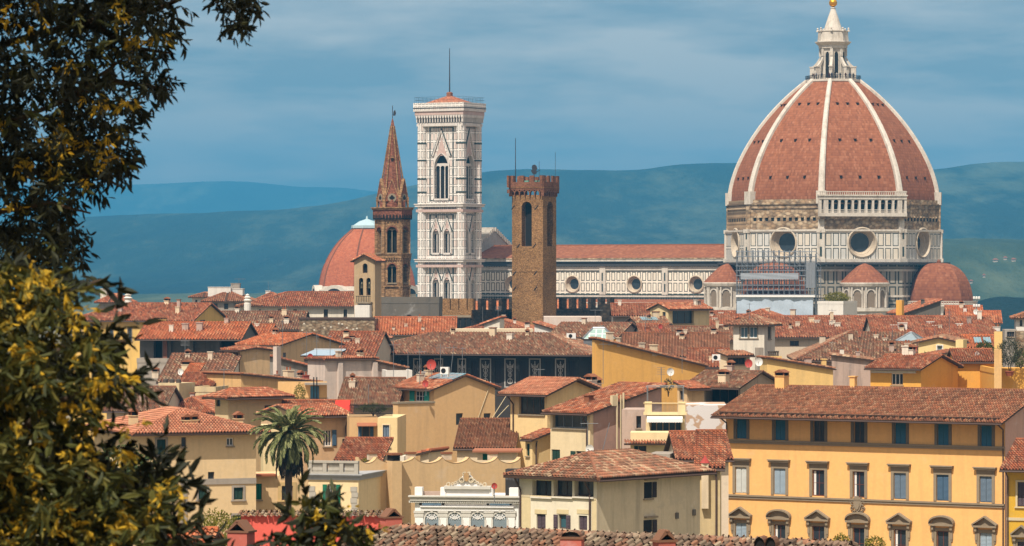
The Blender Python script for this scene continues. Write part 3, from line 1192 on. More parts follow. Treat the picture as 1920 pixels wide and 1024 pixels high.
build_ground()
FOREST = ((34, 48, 34), (66, 84, 56), (150, 160, 116))
hill('hill', 17000, [(-300, 350), (100, 348), (300, 345), (400, 339), (480, 342), (560, 352), (640, 350), (700, 358), (800, 366), (1000, 380), (1300, 380)], 3800, 3, 1.6, FOREST)
hill('hill', 8000, [(-300, 425), (0, 415), (190, 408), (420, 396), (540, 394), (640, 378), (720, 360), (800, 342), (905, 319), (960, 316), (1100, 319), (1180, 321), (1290, 309),
                    (1370, 307), (1500, 314), (1650, 322), (1755, 316), (1830, 306), (1920, 304), (2250, 318)], 3300, 5, 2.6, FOREST, 0.2)
hill('hill', 4300, [(-300, 560), (300, 552), (700, 548), (1000, 540), (1300, 520), (1500, 480), (1700, 455), (1780, 446), (1850, 440), (1920, 450), (2250, 430)], 1600, 9, 3.5, ((70, 90, 62), (112, 130, 86), (176, 182, 130)), 0.7)
hill('hill', 2600, [(1200, 640), (1500, 620), (1700, 602), (1780, 588), (1840, 566), (1880, 560), (1920, 562), (2250, 556)], 800, 12, 5.0, ((30, 42, 30), (48, 62, 40), (70, 80, 52)))


def build_haze():
    mb = MB()
    mb.box(-9500, 9500, -600, 19500, -40, 660)
    m = bpy.data.materials.new('haze_air')
    m.use_nodes = True
    m.node_tree.nodes.clear()
    N = NT(m.node_tree)
    out = N.n('ShaderNodeOutputMaterial')
    v = N.n('ShaderNodeVolumePrincipled', {'Color': (0.085, 0.41, 0.73, 1), 'Density': 0.00012, 'Anisotropy': 0.0})
    m.node_tree.links.new(v.outputs[0], out.inputs['Volume'])
    tag(mb.build('haze', m), kind='stuff')


build_haze()


# ---------------------------------------------------------------- the cathedral
MARB = marble(dirt=0.7)
MARB_T = marble('tan_marble', (204, 186, 162), 0.8, 0.7)
MARB_P = marble('pink_marble', (214, 186, 172), 0.8)
DRUMP = panels('drum_inlay', 2.03, 3.9, 0.2, 0.24, 0.22, 'uv', (0, 0), field=(220, 212, 200), inner=(222, 210, 192), inner2=(206, 202, 194))
NAVEP = panels('nave_inlay', 1.66, 2.95, 0.22, 0.24, 0.22, 'obj', (0.4, 37.6), field=(236, 224, 206), inner=(240, 228, 208))
ROUGH = stone('rough_masonry', [(150, 122, 94), (172, 144, 112), (138, 116, 94), (190, 166, 136)], 0.8, 0.92)
DK = m_dark()
TILE_D = None


def dome_tiles(name, pal, w=0.5, h=0.5, streak=True):
    cs = [tuple(v * 0.74 for v in lin(c)) for c in pal]
    def fn(N):
        uv = N.n('ShaderNodeTexCoord').outputs['UV']
        sx = N.n('ShaderNodeSeparateXYZ', {0: uv})
        row = N.m('FLOOR', N.m('DIVIDE', sx.outputs[1], h))
        cell = N.n('ShaderNodeCombineXYZ', {0: N.m('FLOOR', N.m('ADD', N.m('DIVIDE', sx.outputs[0], w), N.m('MULTIPLY', row, 0.5))), 1: row, 2: 0.0}).outputs[0]
        wn = N.n('ShaderNodeTexWhiteNoise', {'Vector': cell}, noise_dimensions='2D').outputs[0]
        col = N.ramp(wn, [(i / (len(cs) - 1), c) for i, c in enumerate(cs)])
        mean = tuple(sum(c[i] for c in cs) / len(cs) for i in range(3))
        col = N.mix(0.25, col, mean)
        big = N.noise(uv, 0.12, 6, 0.7)
        col = N.mix(N.mapr(big, 0.48, 0.75, 0, 0.4), col, tuple(v * 0.62 for v in mean))
        col = N.mix(N.mapr(N.noise(uv, 0.3, 6, 0.75), 0.56, 0.75, 0, 0.35), col, lin((186, 122, 86)))
        if streak:
            sv = N.v('MULTIPLY', uv, (1.1, 0.05, 1.0))
            col = N.mix(N.mapr(N.noise(sv, 1.0, 4, 0.6), 0.62, 0.75, 0, 0.5), col, tuple(v * 0.4 for v in mean))
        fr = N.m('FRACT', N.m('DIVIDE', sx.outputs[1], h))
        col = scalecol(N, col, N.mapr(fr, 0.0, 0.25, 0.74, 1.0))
        return bsdf(N, col, 0.9, spec=0.12)
    return mat(name, fn)


DOMET = dome_tiles('dome_clay_tiles', [(148, 90, 62), (166, 104, 74), (130, 80, 56), (156, 96, 66), (178, 120, 90)], 0.45, 0.8)
APSET = dome_tiles('apse_clay_tiles', [(140, 84, 60), (160, 100, 72), (124, 74, 56), (150, 92, 66), (172, 114, 84)], 0.6, 0.7)
LORT = dome_tiles('pale_dome_tiles', [(178, 96, 64), (194, 112, 74), (160, 86, 58), (184, 104, 68), (198, 122, 88)], 0.6, 0.6)


def face_map(ap, theta, c=(0, 0)):
    n = (math.cos(theta), math.sin(theta))
    t = (-n[1], n[0])
    return lambda s, z, q: (c[0] + n[0] * (ap + q) + t[0] * s, c[1] + n[1] * (ap + q) + t[1] * s, z)


def plate(mb, P, s0, s1, z0, z1, cs, cz, r, m, n=48):
    angs = [2 * math.pi * i / n for i in range(n)]
    for x, z in ((s0, z0), (s1, z0), (s1, z1), (s0, z1)):
        angs.append(math.atan2(z - cz, x - cs) % (2 * math.pi))
    angs = sorted(set(angs))
    def per(a):
        c, s = math.cos(a), math.sin(a)
        ks = []
        if abs(c) > 1e-9: ks.append(((s1 if c > 0 else s0) - cs) / c)
        if abs(s) > 1e-9: ks.append(((z1 if s > 0 else z0) - cz) / s)
        k = min(ks)
        return (cs + k * c, cz + k * s)
    for i in range(len(angs)):
        a, b = angs[i], angs[(i + 1) % len(angs)]
        c0, c1 = (cs + r * math.cos(a), cz + r * math.sin(a)), (cs + r * math.cos(b), cz + r * math.sin(b))
        q = [c0, per(a), per(b), c1]
        mb.face([P(s, z, 0) for s, z in q], uv=q, m=m)


def oculus(P, cs, cz, ro, ri, dep, parent, n=40):
    mb = MB()
    prof = [(ro + 0.35, -0.02), (ro + 0.35, 0.22), (ro + 0.05, 0.36), (ro - 0.1, 0.2), ((ro + ri) / 2 + 0.1, -dep * 0.5), ((ro + ri) / 2 - 0.05, -dep * 0.5), (ri + 0.15, -dep), (ri, -dep)]
    rows = [[P(cs + r * math.cos(2 * math.pi * i / n), cz + r * math.sin(2 * math.pi * i / n), q) for i in range(n)] for r, q in prof]
    mb.grid(rows, closed=True, m=MARB_T)
    o = mb.build('round_window', None, parent)
    pb = MB()
    pb.face([P(cs + ri * math.cos(2 * math.pi * i / n), cz + ri * math.sin(2 * math.pi * i / n), -dep + 0.01) for i in range(n)])
    return mb, pb, o


def cathedral():
    a = R(33.5)
    D0 = 1030.0
    t = empty('cathedral', ((1562 - CX) * K * D0, D0, 0), -a, 'great cathedral with a ribbed octagonal brick dome, white lantern and inlaid marble walls', 'cathedral')
    k1 = K * D0
    Z = lambda py, d=1008.0: EYE - (py - CY) * K * d
    RD = 204 * k1
    c22 = math.cos(R(22.5))
    s22 = math.sin(R(22.5))
    # drum
    zA, zB, zC = Z(491), Z(433), Z(374)
    mb = MB()
    apD = RD * c22
    hw = RD * s22
    zc, ro, ri = Z(455), 29 * K * 1008, 18 * K * 1008
    P0 = []
    for k in range(8):
        th = R(-90 + 45 * k)
        P = face_map(apD, th)
        P0.append(P)
        plate(mb, P, -hw, hw, zA, zB, 0, zc, ro, DRUMP)
        Q = face_map(apD - 0.55, th)
        hq = (apD - 0.55) * math.tan(R(22.5))
        mb.face([Q(-hq, zB, 0), Q(hq, zB, 0), Q(hq, zC, 0), Q(-hq, zC, 0)], m=ROUGH)
        # bands of stone, the dark one colouring in the cornice shade
        for z0, z1, q, m in ((zB - 0.15, zB + 0.35, 0.35, MARB), (zA - 0.1, zA + 0.75, 0.3, MARB), (zA - 0.7, zA - 0.1, 2.0, M_DARKCORN), (zC - 1.3, zC - 0.9, -0.2, ROUGH)):
            h2 = (apD + q) * math.tan(R(22.5)) - 0.01 * k
            mb.boxf(P, -h2, h2, z0, z1, -1.2, q + 0.004 * (k % 2), m)
        if k != 1:
            n = 11
            for i in range(n):     # putlog holes under the unfinished gallery
                s = -hw * 0.8 + 1.6 * hw * i / (n - 1)
                mb.boxf(Q, s - 0.42, s + 0.42, zB + 2.6, zB + 3.5, -0.5, 0.03, DK)
                mb.boxf(Q, s - 0.5, s + 0.5, zB + 3.5, zB + 3.9, -0.5, 0.35, ROUGH)
            mb.boxf(Q, -hw * 0.96, hw * 0.96, zB + 5.9, zB + 6.25, -0.3, 0.25, ROUGH)
        # corner piers
        ph = R(-67.5 + 45 * k)
        C = face_map(RD - 1.05, ph)
        mb.boxf(C, -1.0, 1.0, zA + 0.5, zB - 0.2, -1.0, 1.12, MARB)
        for zz in (zc - 2.4, zc + 2.2):
            mb.boxf(C, -0.3, 0.3, zz - 1.3, zz + 1.3, 0.5, 1.15, M_GREEN)
        mb.boxf(C, -1.25, 1.25, zA - 0.15, zA + 0.9, -1.0, 1.4, MARB)
        mb.boxf(C, -1.15, 1.15, zB - 0.5, zB + 0.5, -1.0, 1.3, MARB)
        mb.boxf(C, -0.8, 0.8, zB + 0.5, zC + 1.0, -1.0, 0.62, MARB if k in (0, 1) else ROUGH)
    drum = mb.build('drum', None, t)
    for k in (-1, 0, 1, 2):
        P = P0[k]
        _, pb, o = oculus(P, 0, zc, ro - 0.35, ri, 2.1, drum)
        o.parent = drum
        # the glass belongs to its round window: one mesh with it
        me_o = pb.build('window_pane', m_glass(), drum)
    # shell
    prof = [(374, 196), (340, 190.5), (292, 170), (249, 146), (222, 123), (186, 90), (153, 50)]
    ys = np.array([p[0] for p in prof][::-1], float)
    hs = np.array([p[1] for p in prof][::-1], float)
    co_ = np.polyfit(ys, hs, 4)
    yy = np.linspace(374, 153, 30)
    rr = np.polyval(co_, yy) * k1 - 0.2
    zz = np.array([Z(y, D0) for y in yy])
    zz[0] = zC
    mb = MB()
    arc = np.concatenate([[0], np.cumsum(np.hypot(np.diff(rr), np.diff(zz)))])
    for k in range(8):
        th = R(-90 + 45 * k)
        n_, t_ = np.array([math.cos(th), math.sin(th)]), np.array([-math.sin(th), math.cos(th)])
        rows, uvs = [], []
        for r, z, s in zip(rr, zz, arc):
            row, ur = [], []
            for f in np.linspace(-1, 1, 5):
                xy = n_ * r * c22 + t_ * r * s22 * f
                row.append((xy[0], xy[1], z))
                ur.append((f * r * s22 + 60 * k, s))
            rows.append(row)
            uvs.append(ur)
        mb.grid(rows, uv=uvs)
    shell = mb.build('dome', DOMET, t)
    for k in range(8):
        ph = R(-67.5 + 45 * k)
        n_, t_ = np.array([math.cos(ph), math.sin(ph)]), np.array([-math.sin(ph), math.cos(ph)])
        rb = MB()
        rows = []
        for i, (r, z) in enumerate(zip(rr, zz)):
            w2 = 0.86 - 0.3 * i / 29
            j = min(i + 1, 29)
            i0 = max(i - 1, 0)
            dr, dz = rr[j] - rr[i0], zz[j] - zz[i0]
            ln = math.hypot(dr, dz)
            nr, nz = dz / ln, -dr / ln
            row = []
            for q, s in ((-0.9, -w2), (0.4, -w2), (0.7, -w2 * 0.55), (0.7, w2 * 0.55), (0.4, w2), (-0.9, w2)):
                xy = n_ * (r + q * nr) + t_ * s
                row.append((xy[0], xy[1], z + q * nz))
            rows.append(row)
        rb.grid(rows, closed=True)
        rb.face(rows[0][::-1])
        b = [n_ * (rr[0] + q) + t_ * s for q, s in ((-0.8, -1.3), (1.1, -1.3), (1.1, 1.3), (-0.8, 1.3))]
        rb.hexa([(*x, zC - 1.2) for x in b] + [(*x, zC + 2.2) for x in b])
        rb.build('rib', MARB, shell)
    vm = None
    for k in (-1, 0, 1, 2):
        th = R(-90 + 45 * k)
        for py in (199, 267, 335):
            i = int(np.argmin(abs(yy - py)))
            r, z = rr[i], zz[i]
            P = face_map(r * c22, th)
            for f in (-0.5, 0.0, 0.5):
                vb = MB()
                s = f * r * s22
                vb.boxf(P, s - 0.25, s + 0.25, z - 0.4, z + 0.3, -0.8, 0.3, DK)
                vb.boxf(P, s - 0.4, s + 0.4, z + 0.3, z + 0.45, -0.8, 0.45, DOMET)
                vb.build('vent', None, shell)
    # gallery of arches on one face
    P = P0[1]
    g = MB()
    g0, g1 = Z(400), Z(366)
    hq = hw + 0.7
    g.boxf(P, -hq, hq, g0 - 1.6, g0 - 0.9, -0.4, 0.7, ROUGH)
    g.boxf(P, -hq, hq, g0 - 0.9, g0, -0.4, 1.3, MARB)
    g.boxf(P, -hq, hq, g1 - 1.2, g1 - 0.35, -0.4, 1.1, MARB)
    g.boxf(P, -hq - 0.2, hq + 0.2, g1 - 0.35, g1, -0.4, 1.35, MARB)
    g.boxf(P, -hq + 0.1, hq - 0.1, g0, g1 - 1.2, -0.45, -0.3, DK)
    n = 13
    step = 2 * hq / n
    for i in range(n + 1):
        s = -hq + step * i
        ww = 0.62 if i in (0, 1, n - 1, n) else 0.28
        g.boxf(P, max(s - ww, -hq), min(s + ww, hq), g0, g1 - 1.2, -0.3, 0.95, MARB)
    for i in range(n):
        s = -hq + step * (i + 0.5)
        rA = step / 2 - 0.24
        zt = g1 - 1.2
        for j in range(6):
            x0, x1 = R(180 * j / 6), R(180 * (j + 1) / 6)
            pts = [(s + rA * math.cos(x0), zt - rA + rA * math.sin(x0) - 0.1), (s + rA * math.cos(x0), zt), (s + rA * math.cos(x1), zt), (s + rA * math.cos(x1), zt - rA + rA * math.sin(x1) - 0.1)]
            g.prismf(P, pts, 0.3, 0.9, MARB)
        for b in range(5):     # balusters
            x = s - rA + 2 * rA * (b + 0.5) / 5
            g.boxf(P, x - 0.05, x + 0.05, g0, g0 + 0.6, 0.78, 0.88, MARB)
        g.boxf(P, s - rA - 0.1, s + rA + 0.1, g0 + 0.75, g0 + 0.9, 0.7, 0.93, MARB)
    for i in range(40):
        s = -hq + 2 * hq * (i + 0.5) / 40
        g.boxf(P, s - 0.09, s + 0.09, g1, g1 + 0.7, 0.9, 1.1, MARB)
    g.boxf(P, -hq - 0.1, hq + 0.1, g1 + 0.7, g1 + 0.9, 0.85, 1.15, MARB)
    g.build('gallery', None, t)
    # lantern
    lm = MB()
    zl = lambda py: Z(py, D0)
    lm.lathe((0, 0), [(49 * k1, zl(157)), (53 * k1, zl(154)), (53 * k1, zl(150)), (50 * k1, zl(150))], 8, R(22.5), MARB)
    lm.lathe((0, 0), [(3.35, zl(150)), (3.35, zl(92)), (3.9, zl(91)), (3.9, zl(86)), (4.3, zl(84)), (4.9, zl(80)), (4.9, zl(78.5)), (4.2, zl(78)), (4.0, zl(60)), (4.2, zl(59.5)), (4.2, zl(58)), (2.9, zl(57)), (2.75, zl(60))], 8, R(22.5), MARB)
    lm.lathe((0, 0), [(2.75, zl(62)), (2.3, zl(52)), (1.25, zl(30)), (0.6, zl(17)), (0.75, zl(15.5)), (0.4, zl(13.5))], 16, 0, MARB)
    for k in range(8):
        th = R(-90 + 45 * k)
        P = face_map(3.35 * c22, th)
        lm.boxf(P, -0.52, 0.52, zl(147), zl(104), -0.3, 0.02, DK)
        for j in range(5):
            x0, x1 = R(180 * j / 5), R(180 * (j + 1) / 5)
            lm.prismf(P, [(0.52 * math.cos(x0), zl(104)), (0.52 * math.cos(x0), zl(104) + 0.9 * math.sin(x0) + 0.01), (0.52 * math.cos(x1), zl(104) + 0.9 * math.sin(x1) + 0.01), (0.52 * math.cos(x1), zl(104))], -0.3, 0.02, DK)
        lm.boxf(P, -0.78, -0.56, zl(148), zl(98), 0, 0.18, MARB)
        lm.boxf(P, 0.56, 0.78, zl(148), zl(98), 0, 0.18, MARB)
        P2 = face_map(4.0 * c22, th)
        lm.boxf(P2, -0.55, 0.55, zl(74), zl(65), -0.2, 0.04, plain('niche_stone', (120, 108, 96), 0.7, 0.9))
        ph = R(-67.5 + 45 * k)
        C = face_map(0, ph)
        # scrolled buttress
        lm.boxf(C, -0.42, 0.42, zl(150), zl(127), 4.9, 6.2, MARB)
        lm.boxf(C, -0.55, 0.55, zl(127), zl(125), 4.8, 6.35, MARB)
        lm.boxf(C, -0.4, 0.4, zl(150), zl(140), 3.2, 3.9, MARB)
        n = 8
        for j in range(n):
            u0, u1 = j / n, (j + 1) / n
            f = lambda u: (6.2 - 2.7 * u, zl(126) + (zl(106) - zl(126)) * u ** 1.9)
            (ra, za), (rb_, zb) = f(u0), f(u1)
            pts = [C(-0.36, za - 1.1, ra), C(0.36, za - 1.1, ra), C(0.36, zb - 1.1, rb_), C(-0.36, zb - 1.1, rb_), C(-0.36, za, ra), C(0.36, za, ra), C(0.36, zb, rb_), C(-0.36, zb, rb_)]
            lm.hexa(pts, MARB)
        lm.boxf(C, -0.36, 0.36, zl(106), zl(92), 3.1, 3.75, MARB)
        # pinnacles of the crown
        P3 = face_map(0, ph)
        x, y, _ = P3(0, 0, 4.15)
        lm.lathe((x, y), [(0.38, zl(60)), (0.36, zl(57)), (0.15, zl(56)), (0.3, zl(54)), (0.05, zl(52))], 8, 0, MARB)
    lan = lm.build('lantern', None, t)
    bb = MB()
    bb.lathe((0, 0), [(0.25, zl(14.5)), (0.45, zl(13.8)), (0.3, zl(13))] + [(1.12 * math.cos(R(x)), zl(5.5) + 1.12 * math.sin(R(x))) for x in range(-75, 76, 15)] + [(0.05, zl(5.5) + 1.14)], 18)
    bb.build('gilded_ball', plain('gilded_copper', (236, 170, 40), 0.9, 0.3, 0.9, 0.1), lan, smooth=True)
    cb = MB()
    cb.box(-0.08, 0.08, -0.08, 0.08, zl(5.5) + 1.0, zl(5.5) + 3.4)
    cb.box(-0.7, 0.7, -0.075, 0.075, zl(5.5) + 2.2, zl(5.5) + 2.36)
    cb.build('cross', plain('gilded_copper', (236, 170, 40)), lan)
    rl = MB()
    rows = [[(x, y, z) for x, y, z in rl.ring((0, 0), 52 * k1, 8, zl(150) + hh, R(22.5))] for hh in (0.5, 1.05)]
    for row in rows:
        rl.tube(row + [row[0]], 0.045, 4)
    for i in range(64):
        p = i / 8
        j = int(p)
        a0, a1 = Vector(rows[0][j]), Vector(rows[0][(j + 1) % 8])
        q = a0.lerp(a1, p - j)
        rl.box(q.x - 0.04, q.x + 0.04, q.y - 0.04, q.y + 0.04, zl(150), zl(150) + 1.1)
    rl.build('railing', plain('dark_iron', (52, 50, 52), 0.6, 0.5, 0.5), lan)
    # body below the drum
    bm = MB()
    BODY = panels('body_inlay', 2.4, 4.6, 0.25, 0.3, 0.35, 'uv', (0, 0), field=(150, 142, 130), inner=(164, 154, 140), line=(52, 58, 56))  # marble darkened to carry the shade of the cornice above
    apB = apD - 0.3
    for k in range(8):
        P = face_map(apB, R(-90 + 45 * k))
        h2 = apB * math.tan(R(22.5))
        mb_q = [(-h2, -1), (h2, -1), (h2, zA - 0.8), (-h2, zA - 0.8)]
        bm.face([P(s, z, 0) for s, z in mb_q], uv=mb_q, m=BODY)
        for zz_ in (zA - 2.2, zA - 9.0):
            bm.boxf(P, -h2, h2, zz_ - 0.3, zz_ + 0.25, -0.3, 0.3 + 0.003 * (k % 2), MARB)
    bm.build('body', None, t)
    # apses on the south and east, with their own tiled half domes
    for ang, dist, dzz in ((0, 32.0, 0), (90, 31.7, 0)):
        th = R(-90 + ang)
        cx, cy = dist * math.cos(th), dist * math.sin(th)
        dd = 1012
        za, zb = Z(568, dd), Z(493, dd)
        RA = 64 * K * dd
        ab = MB()
        rws, uv = [], []
        for i in range(15):
            u = i / 14
            r = RA * (math.cos(u * math.pi / 2 * 0.97) ** 0.86)
            z = za + (zb - za) * math.sin(u * math.pi / 2) ** 0.97
            rws.append(ab.ring((cx, cy), r, 8, z, th + R(22.5)))
            uv.append([(r * 0.7854 * j, (1 - math.cos(u)) * 0 + u * 14) for j in range(8)])
        for j in range(8):
            ab.grid([[rw[j], rw[(j + 1) % 8]] for rw in rws], uv=[[(-0.38 * Vector(rw[0]).xy.__sub__(Vector((cx, cy))).length + 31 * j, u[0][1]), (0.38 * (Vector(rw[0]).xy - Vector((cx, cy))).length + 31 * j, u[0][1])] for rw, u in zip(rws, uv)], m=APSET)
        ab.lathe((cx, cy), [(0.5, zb - 0.3), (0.6, zb + 0.4), (0.2, zb + 0.9)], 8, m=APSET)
        ab.lathe((cx, cy), [(RA - 0.4, 8), (RA - 0.4, za - 3.6), (RA + 0.2, za - 3.4), (RA + 0.4, za - 1.0), (RA + 1.3, za - 0.9), (RA + 1.3, za - 0.6), (RA, za)], 8, th + R(22.5), MARB)
        ab.lathe((cx, cy), [(RA + 3.6, -1), (RA + 3.6, za - 4.4), (RA + 4.3, za - 4.2), (RA + 4.3, za - 3.7), (RA - 1, za - 3.7)], 8, th + R(22.5), MARB)
        for k in range(-3, 4):
            P = face_map((RA + 1.3) * c22, th + R(45 * k), (cx, cy))
            h2 = (RA + 1.3) * s22
            for i in range(12):
                s = -h2 + 2 * h2 * (i + 0.5) / 12
                ab.boxf(P, s - 0.09, s + 0.09, za - 0.6, za + 0.35, -0.3, -0.1, MARB)
            ab.boxf(P, -h2, h2, za + 0.35, za + 0.55, -0.35, -0.05, MARB)
            P = face_map((RA + 3.6) * c22, th + R(45 * k), (cx, cy))
            h2 = (RA + 3.6) * s22
            for i in range(7):
                s = -h2 + 2 * h2 * (i + 0.5) / 7
                ab.prismf(P, [(s - 0.5, za - 7.2), (s + 0.5, za - 7.2), (s + 0.5, za - 5.6), (s, za - 4.9), (s - 0.5, za - 5.6)], -0.2, 0.03, DK)
                ab.boxf(P, s + 0.62, s + 0.82, za - 7.4, za - 4.4, -0.1, 0.35, MARB)
        ab.build('apse', None, t)
    # exedrae between the apses
    for ang in (45, -45):
        th = R(-90 + ang)
        dist = 29.3
        cx, cy = dist * math.cos(th), dist * math.sin(th)
        dd = 1003
        z0, z1 = Z(530, dd), Z(494, dd)
        r0 = 46 * K * dd
        eb = MB()
        n = 24
        rws = [eb.ring((cx, cy), r, n, z) for r, z in ((r0, z0), (r0 * 0.66, z0 + (z1 - z0) * 0.46), (r0 * 0.3, z0 + (z1 - z0) * 0.86), (0.3, z1))]
        uv = [[(r0 * 6.28 * j / n, y) for j in range(n)] for y in (0, 3.2, 5, 6.4)]
        eb.grid(rws, uv=uv, m=APSET, closed=True)
        eb.lathe((cx, cy), [(r0 * 0.86, 10), (r0 * 0.86, z0 - 1.2), (r0 * 0.98, z0 - 0.9), (r0 * 1.02, z0 - 0.2), (r0 * 1.0, z0)], n, 0, MARB)
        eb.lathe((cx, cy), [(r0 * 1.3, -1), (r0 * 1.3, z0 - 7.6), (r0 * 1.38, z0 - 7.4), (r0 * 1.38, z0 - 6.6), (r0 * 0.8, z0 - 6.6)], n, 0, MARB)
        nm = plain('niche_shell', (150, 132, 112), 0.6, 0.9)
        for i in range(-2, 3):
            P = face_map(r0 * 0.86, th + R(36 * i), (cx, cy))
            eb.boxf(P, -1.0, 1.0, z0 - 6.3, z0 - 3.0, -0.6, 0.06, nm)
            arc = [(1.0 * math.cos(R(180 * j / 8)), z0 - 3.0 + 1.1 * math.sin(R(180 * j / 8))) for j in range(9)]
            eb.prismf(P, arc, -0.6, 0.06, nm)
            for j in range(8):
                (xa, za_), (xb, zb_) = arc[j], arc[j + 1]
                eb.prismf(P, [(xa, za_), (xb, zb_), (xb * 1.25, zb_ + 0.3), (xa * 1.25, za_ + 0.3)], -0.3, 0.3, MARB)
            for sx in (-1.55, 1.25):
                eb.boxf(P, sx, sx + 0.3, z0 - 6.5, z0 - 1.2, -0.3, 0.5, MARB)
        eb.build('exedra', None, t)
    # nave
    x0, x1, yw = -110.0, -22.0, -10.5
    ZN = lambda py: Z(py, 1043)
    nb = MB()
    P = lambda s, z, q: (s, yw - q, z)
    ztop, zbot = ZN(499), ZN(553)
    cz = ZN(533)
    cuts = [x0, -86.3, -66.3, -46.2, x1]
    for i in range(4):
        c = (-96.3, -76.2, -56.1, -36.4)[i]
        plate(nb, P, cuts[i], cuts[i + 1], zbot, ztop, c, cz, 2.35, NAVEP)
    nb.face([P(x0, -1, 0), P(x1, -1, 0), P(x1, zbot, 0), P(x0, zbot, 0)], m=NAVEP)
    for x in cuts[:-1]:
        nb.boxf(P, x - 0.95, x + 0.95, zbot, ztop, -0.1, 0.4, MARB)
        for zz_ in (ZN(519), ZN(540)):
            nb.boxf(P, x - 0.22, x + 0.22, zz_ - 1.1, zz_ + 1.1, 0, 0.44, M_GREEN)
    for py0, py1, q, m in ((509, 507.6, 0.12, M_GREEN), (507, 500, 0.2, MARB), (499, 490.5, 0.75, M_DARKCORN), (490, 483.5, 1.25, MARB), (553.5, 551.6, 0.2, M_GREEN), (557.5, 554.5, 0.3, MARB), (560, 558, 0.24, M_GREEN)):  # the dark band is the shadow under the eave, put in as colour
        nb.boxf(P, x0, x1 - 0.01, ZN(py0), ZN(py1), -0.3, q, m)
    nb.face([(x0, 10.5, -1), (x0, -10.5, -1), (x0, -10.5, ztop), (x0, 10.5, ztop)], m=MARB)
    nb.face([(x1, 10.5, -1), (x0, 10.5, -1), (x0, 10.5, ztop), (x1, 10.5, ztop)], m=MARB)
    nave = nb.build('nave', None, t)
    for c in (-96.3, -76.2, -56.1, -36.4):
        _, pb, o = oculus(P, c, cz, 2.15, 1.45, 0.9, nave)
        pb.build('window_pane', m_glass(), nave)
    rb = MB()
    ze, zr = ZN(483.5), ZN(458.5)
    for sg in (-1, 1):
        p0 = (x0, sg * 11.9, ze) if sg < 0 else (x1, 11.9, ze)
        pu = (1, 0, 0) if sg < 0 else (-1, 0, 0)
        ln = math.hypot(11.9, zr - ze)
        pv = (0, -sg * 11.9 / ln, (zr - ze) / ln)
        q = [(0, 0), (x1 - x0, 0), (x1 - x0, ln), (0, ln)]
        pts = [tuple(np.array(p0) + np.array(pu) * u + np.array(pv) * v) for u, v in q]
        slab(rb, pts, 0.3, ROUGH)
        rb.face([tuple(np.array(x) + np.array((0, 0, 0.03))) for x in pts], uv=q, m=APSET)
    rb.tube([(x0, 0, zr + 0.05), (x1, 0, zr + 0.05)], 0.2, 6, APSET)
    rb.build('nave_roof', None, t)
    fb = MB()
    F = lambda s, z, q: (x0 - q, -s, z)
    G = marble('facade_marble', (196, 190, 182), 0.7, 0.7)
    zp = ZN(428)
    fb.prismf(F, [(-13, -1), (13, -1), (13, ZN(480)), (0, zp), (-13, ZN(480))], -0.5, 3.0, G)
    for sg in (-1, 1):
        n = 16
        for i in range(n):
            f0, f1 = i / n, (i + 0.62) / n
            s0_, s1_ = sg * 13.4 * (1 - f0), sg * 13.4 * (1 - f1)
            z0_ = ZN(480) + (zp - ZN(480)) * f0
            fb.boxf(F, min(s0_, s1_), max(s0_, s1_), z0_, z0_ + 1.25, -0.9, 3.2, MARB)
    fb.build('facade', None, t)
    # aisle with its arcaded parapet
    ab = MB()
    ya = -21.0
    PA = lambda s, z, q: (s, ya - q, z)
    ZA = lambda py: Z(py, 1034)
    AIS = panels('aisle_inlay', 2.2, 4.0, 0.2, 0.25, 0.32, 'obj', (0, 0.6))
    ab.box(x0 + 2, x1 - 6, ya, yw - 0.02, -1, ZA(592), AIS)
    ab.boxf(PA, x0 + 2, x1 - 6, ZA(592), ZA(589), -10.3, 0.5, MARB)
    ab.boxf(PA, x0 + 2, x1 - 6, ZA(577), ZA(574), -1.0, 0.9, MARB)
    ab.boxf(PA, x0 + 2, x1 - 6, ZA(589), ZA(577), -0.6, -0.1, M_GREEN)
    n = 72
    st_ = (x1 - 8 - x0) / n
    for i in range(n):
        s = x0 + 2 + st_ * i
        ab.boxf(PA, s, s + 0.42, ZA(589), ZA(577), -0.1, 0.5, MARB)
        c = s + 0.42 + (st_ - 0.42) / 2
        hw2 = (st_ - 0.42) / 2
        for sg in (-1, 1):
            ab.prismf(PA, [(c + sg * hw2, ZA(581)), (c, ZA(577.2)), (c + sg * hw2, ZA(577))][::sg], -0.1, 0.4, MARB)
        ab.boxf(PA, s, s + 0.3, ZA(574), ZA(569), 0.4, 0.7, MARB)
    ab.boxf(PA, x0 + 2, x1 - 6, ZA(569), ZA(567.5), 0.3, 0.8, MARB)
    p = [(x0 + 2, ya + 0.5, ZA(576)), (x1 - 6, ya + 0.5, ZA(576)), (x1 - 6, yw - 0.3, ZA(562)), (x0 + 2, yw - 0.3, ZA(562))]
    ab.face(p, uv=[(0, 0), (80, 0), (80, 10), (0, 10)], m=APSET)
    ab.build('aisle', None, t)
    return t


M_GREEN = plain('green_marble', (64, 76, 72), 0.7, 0.5)
M_DARKCORN = plain('weathered_cornice', (74, 72, 72), 0.7, 0.8)  # dark grey that paints in the shade under cornices and behind corbels
cathedral()


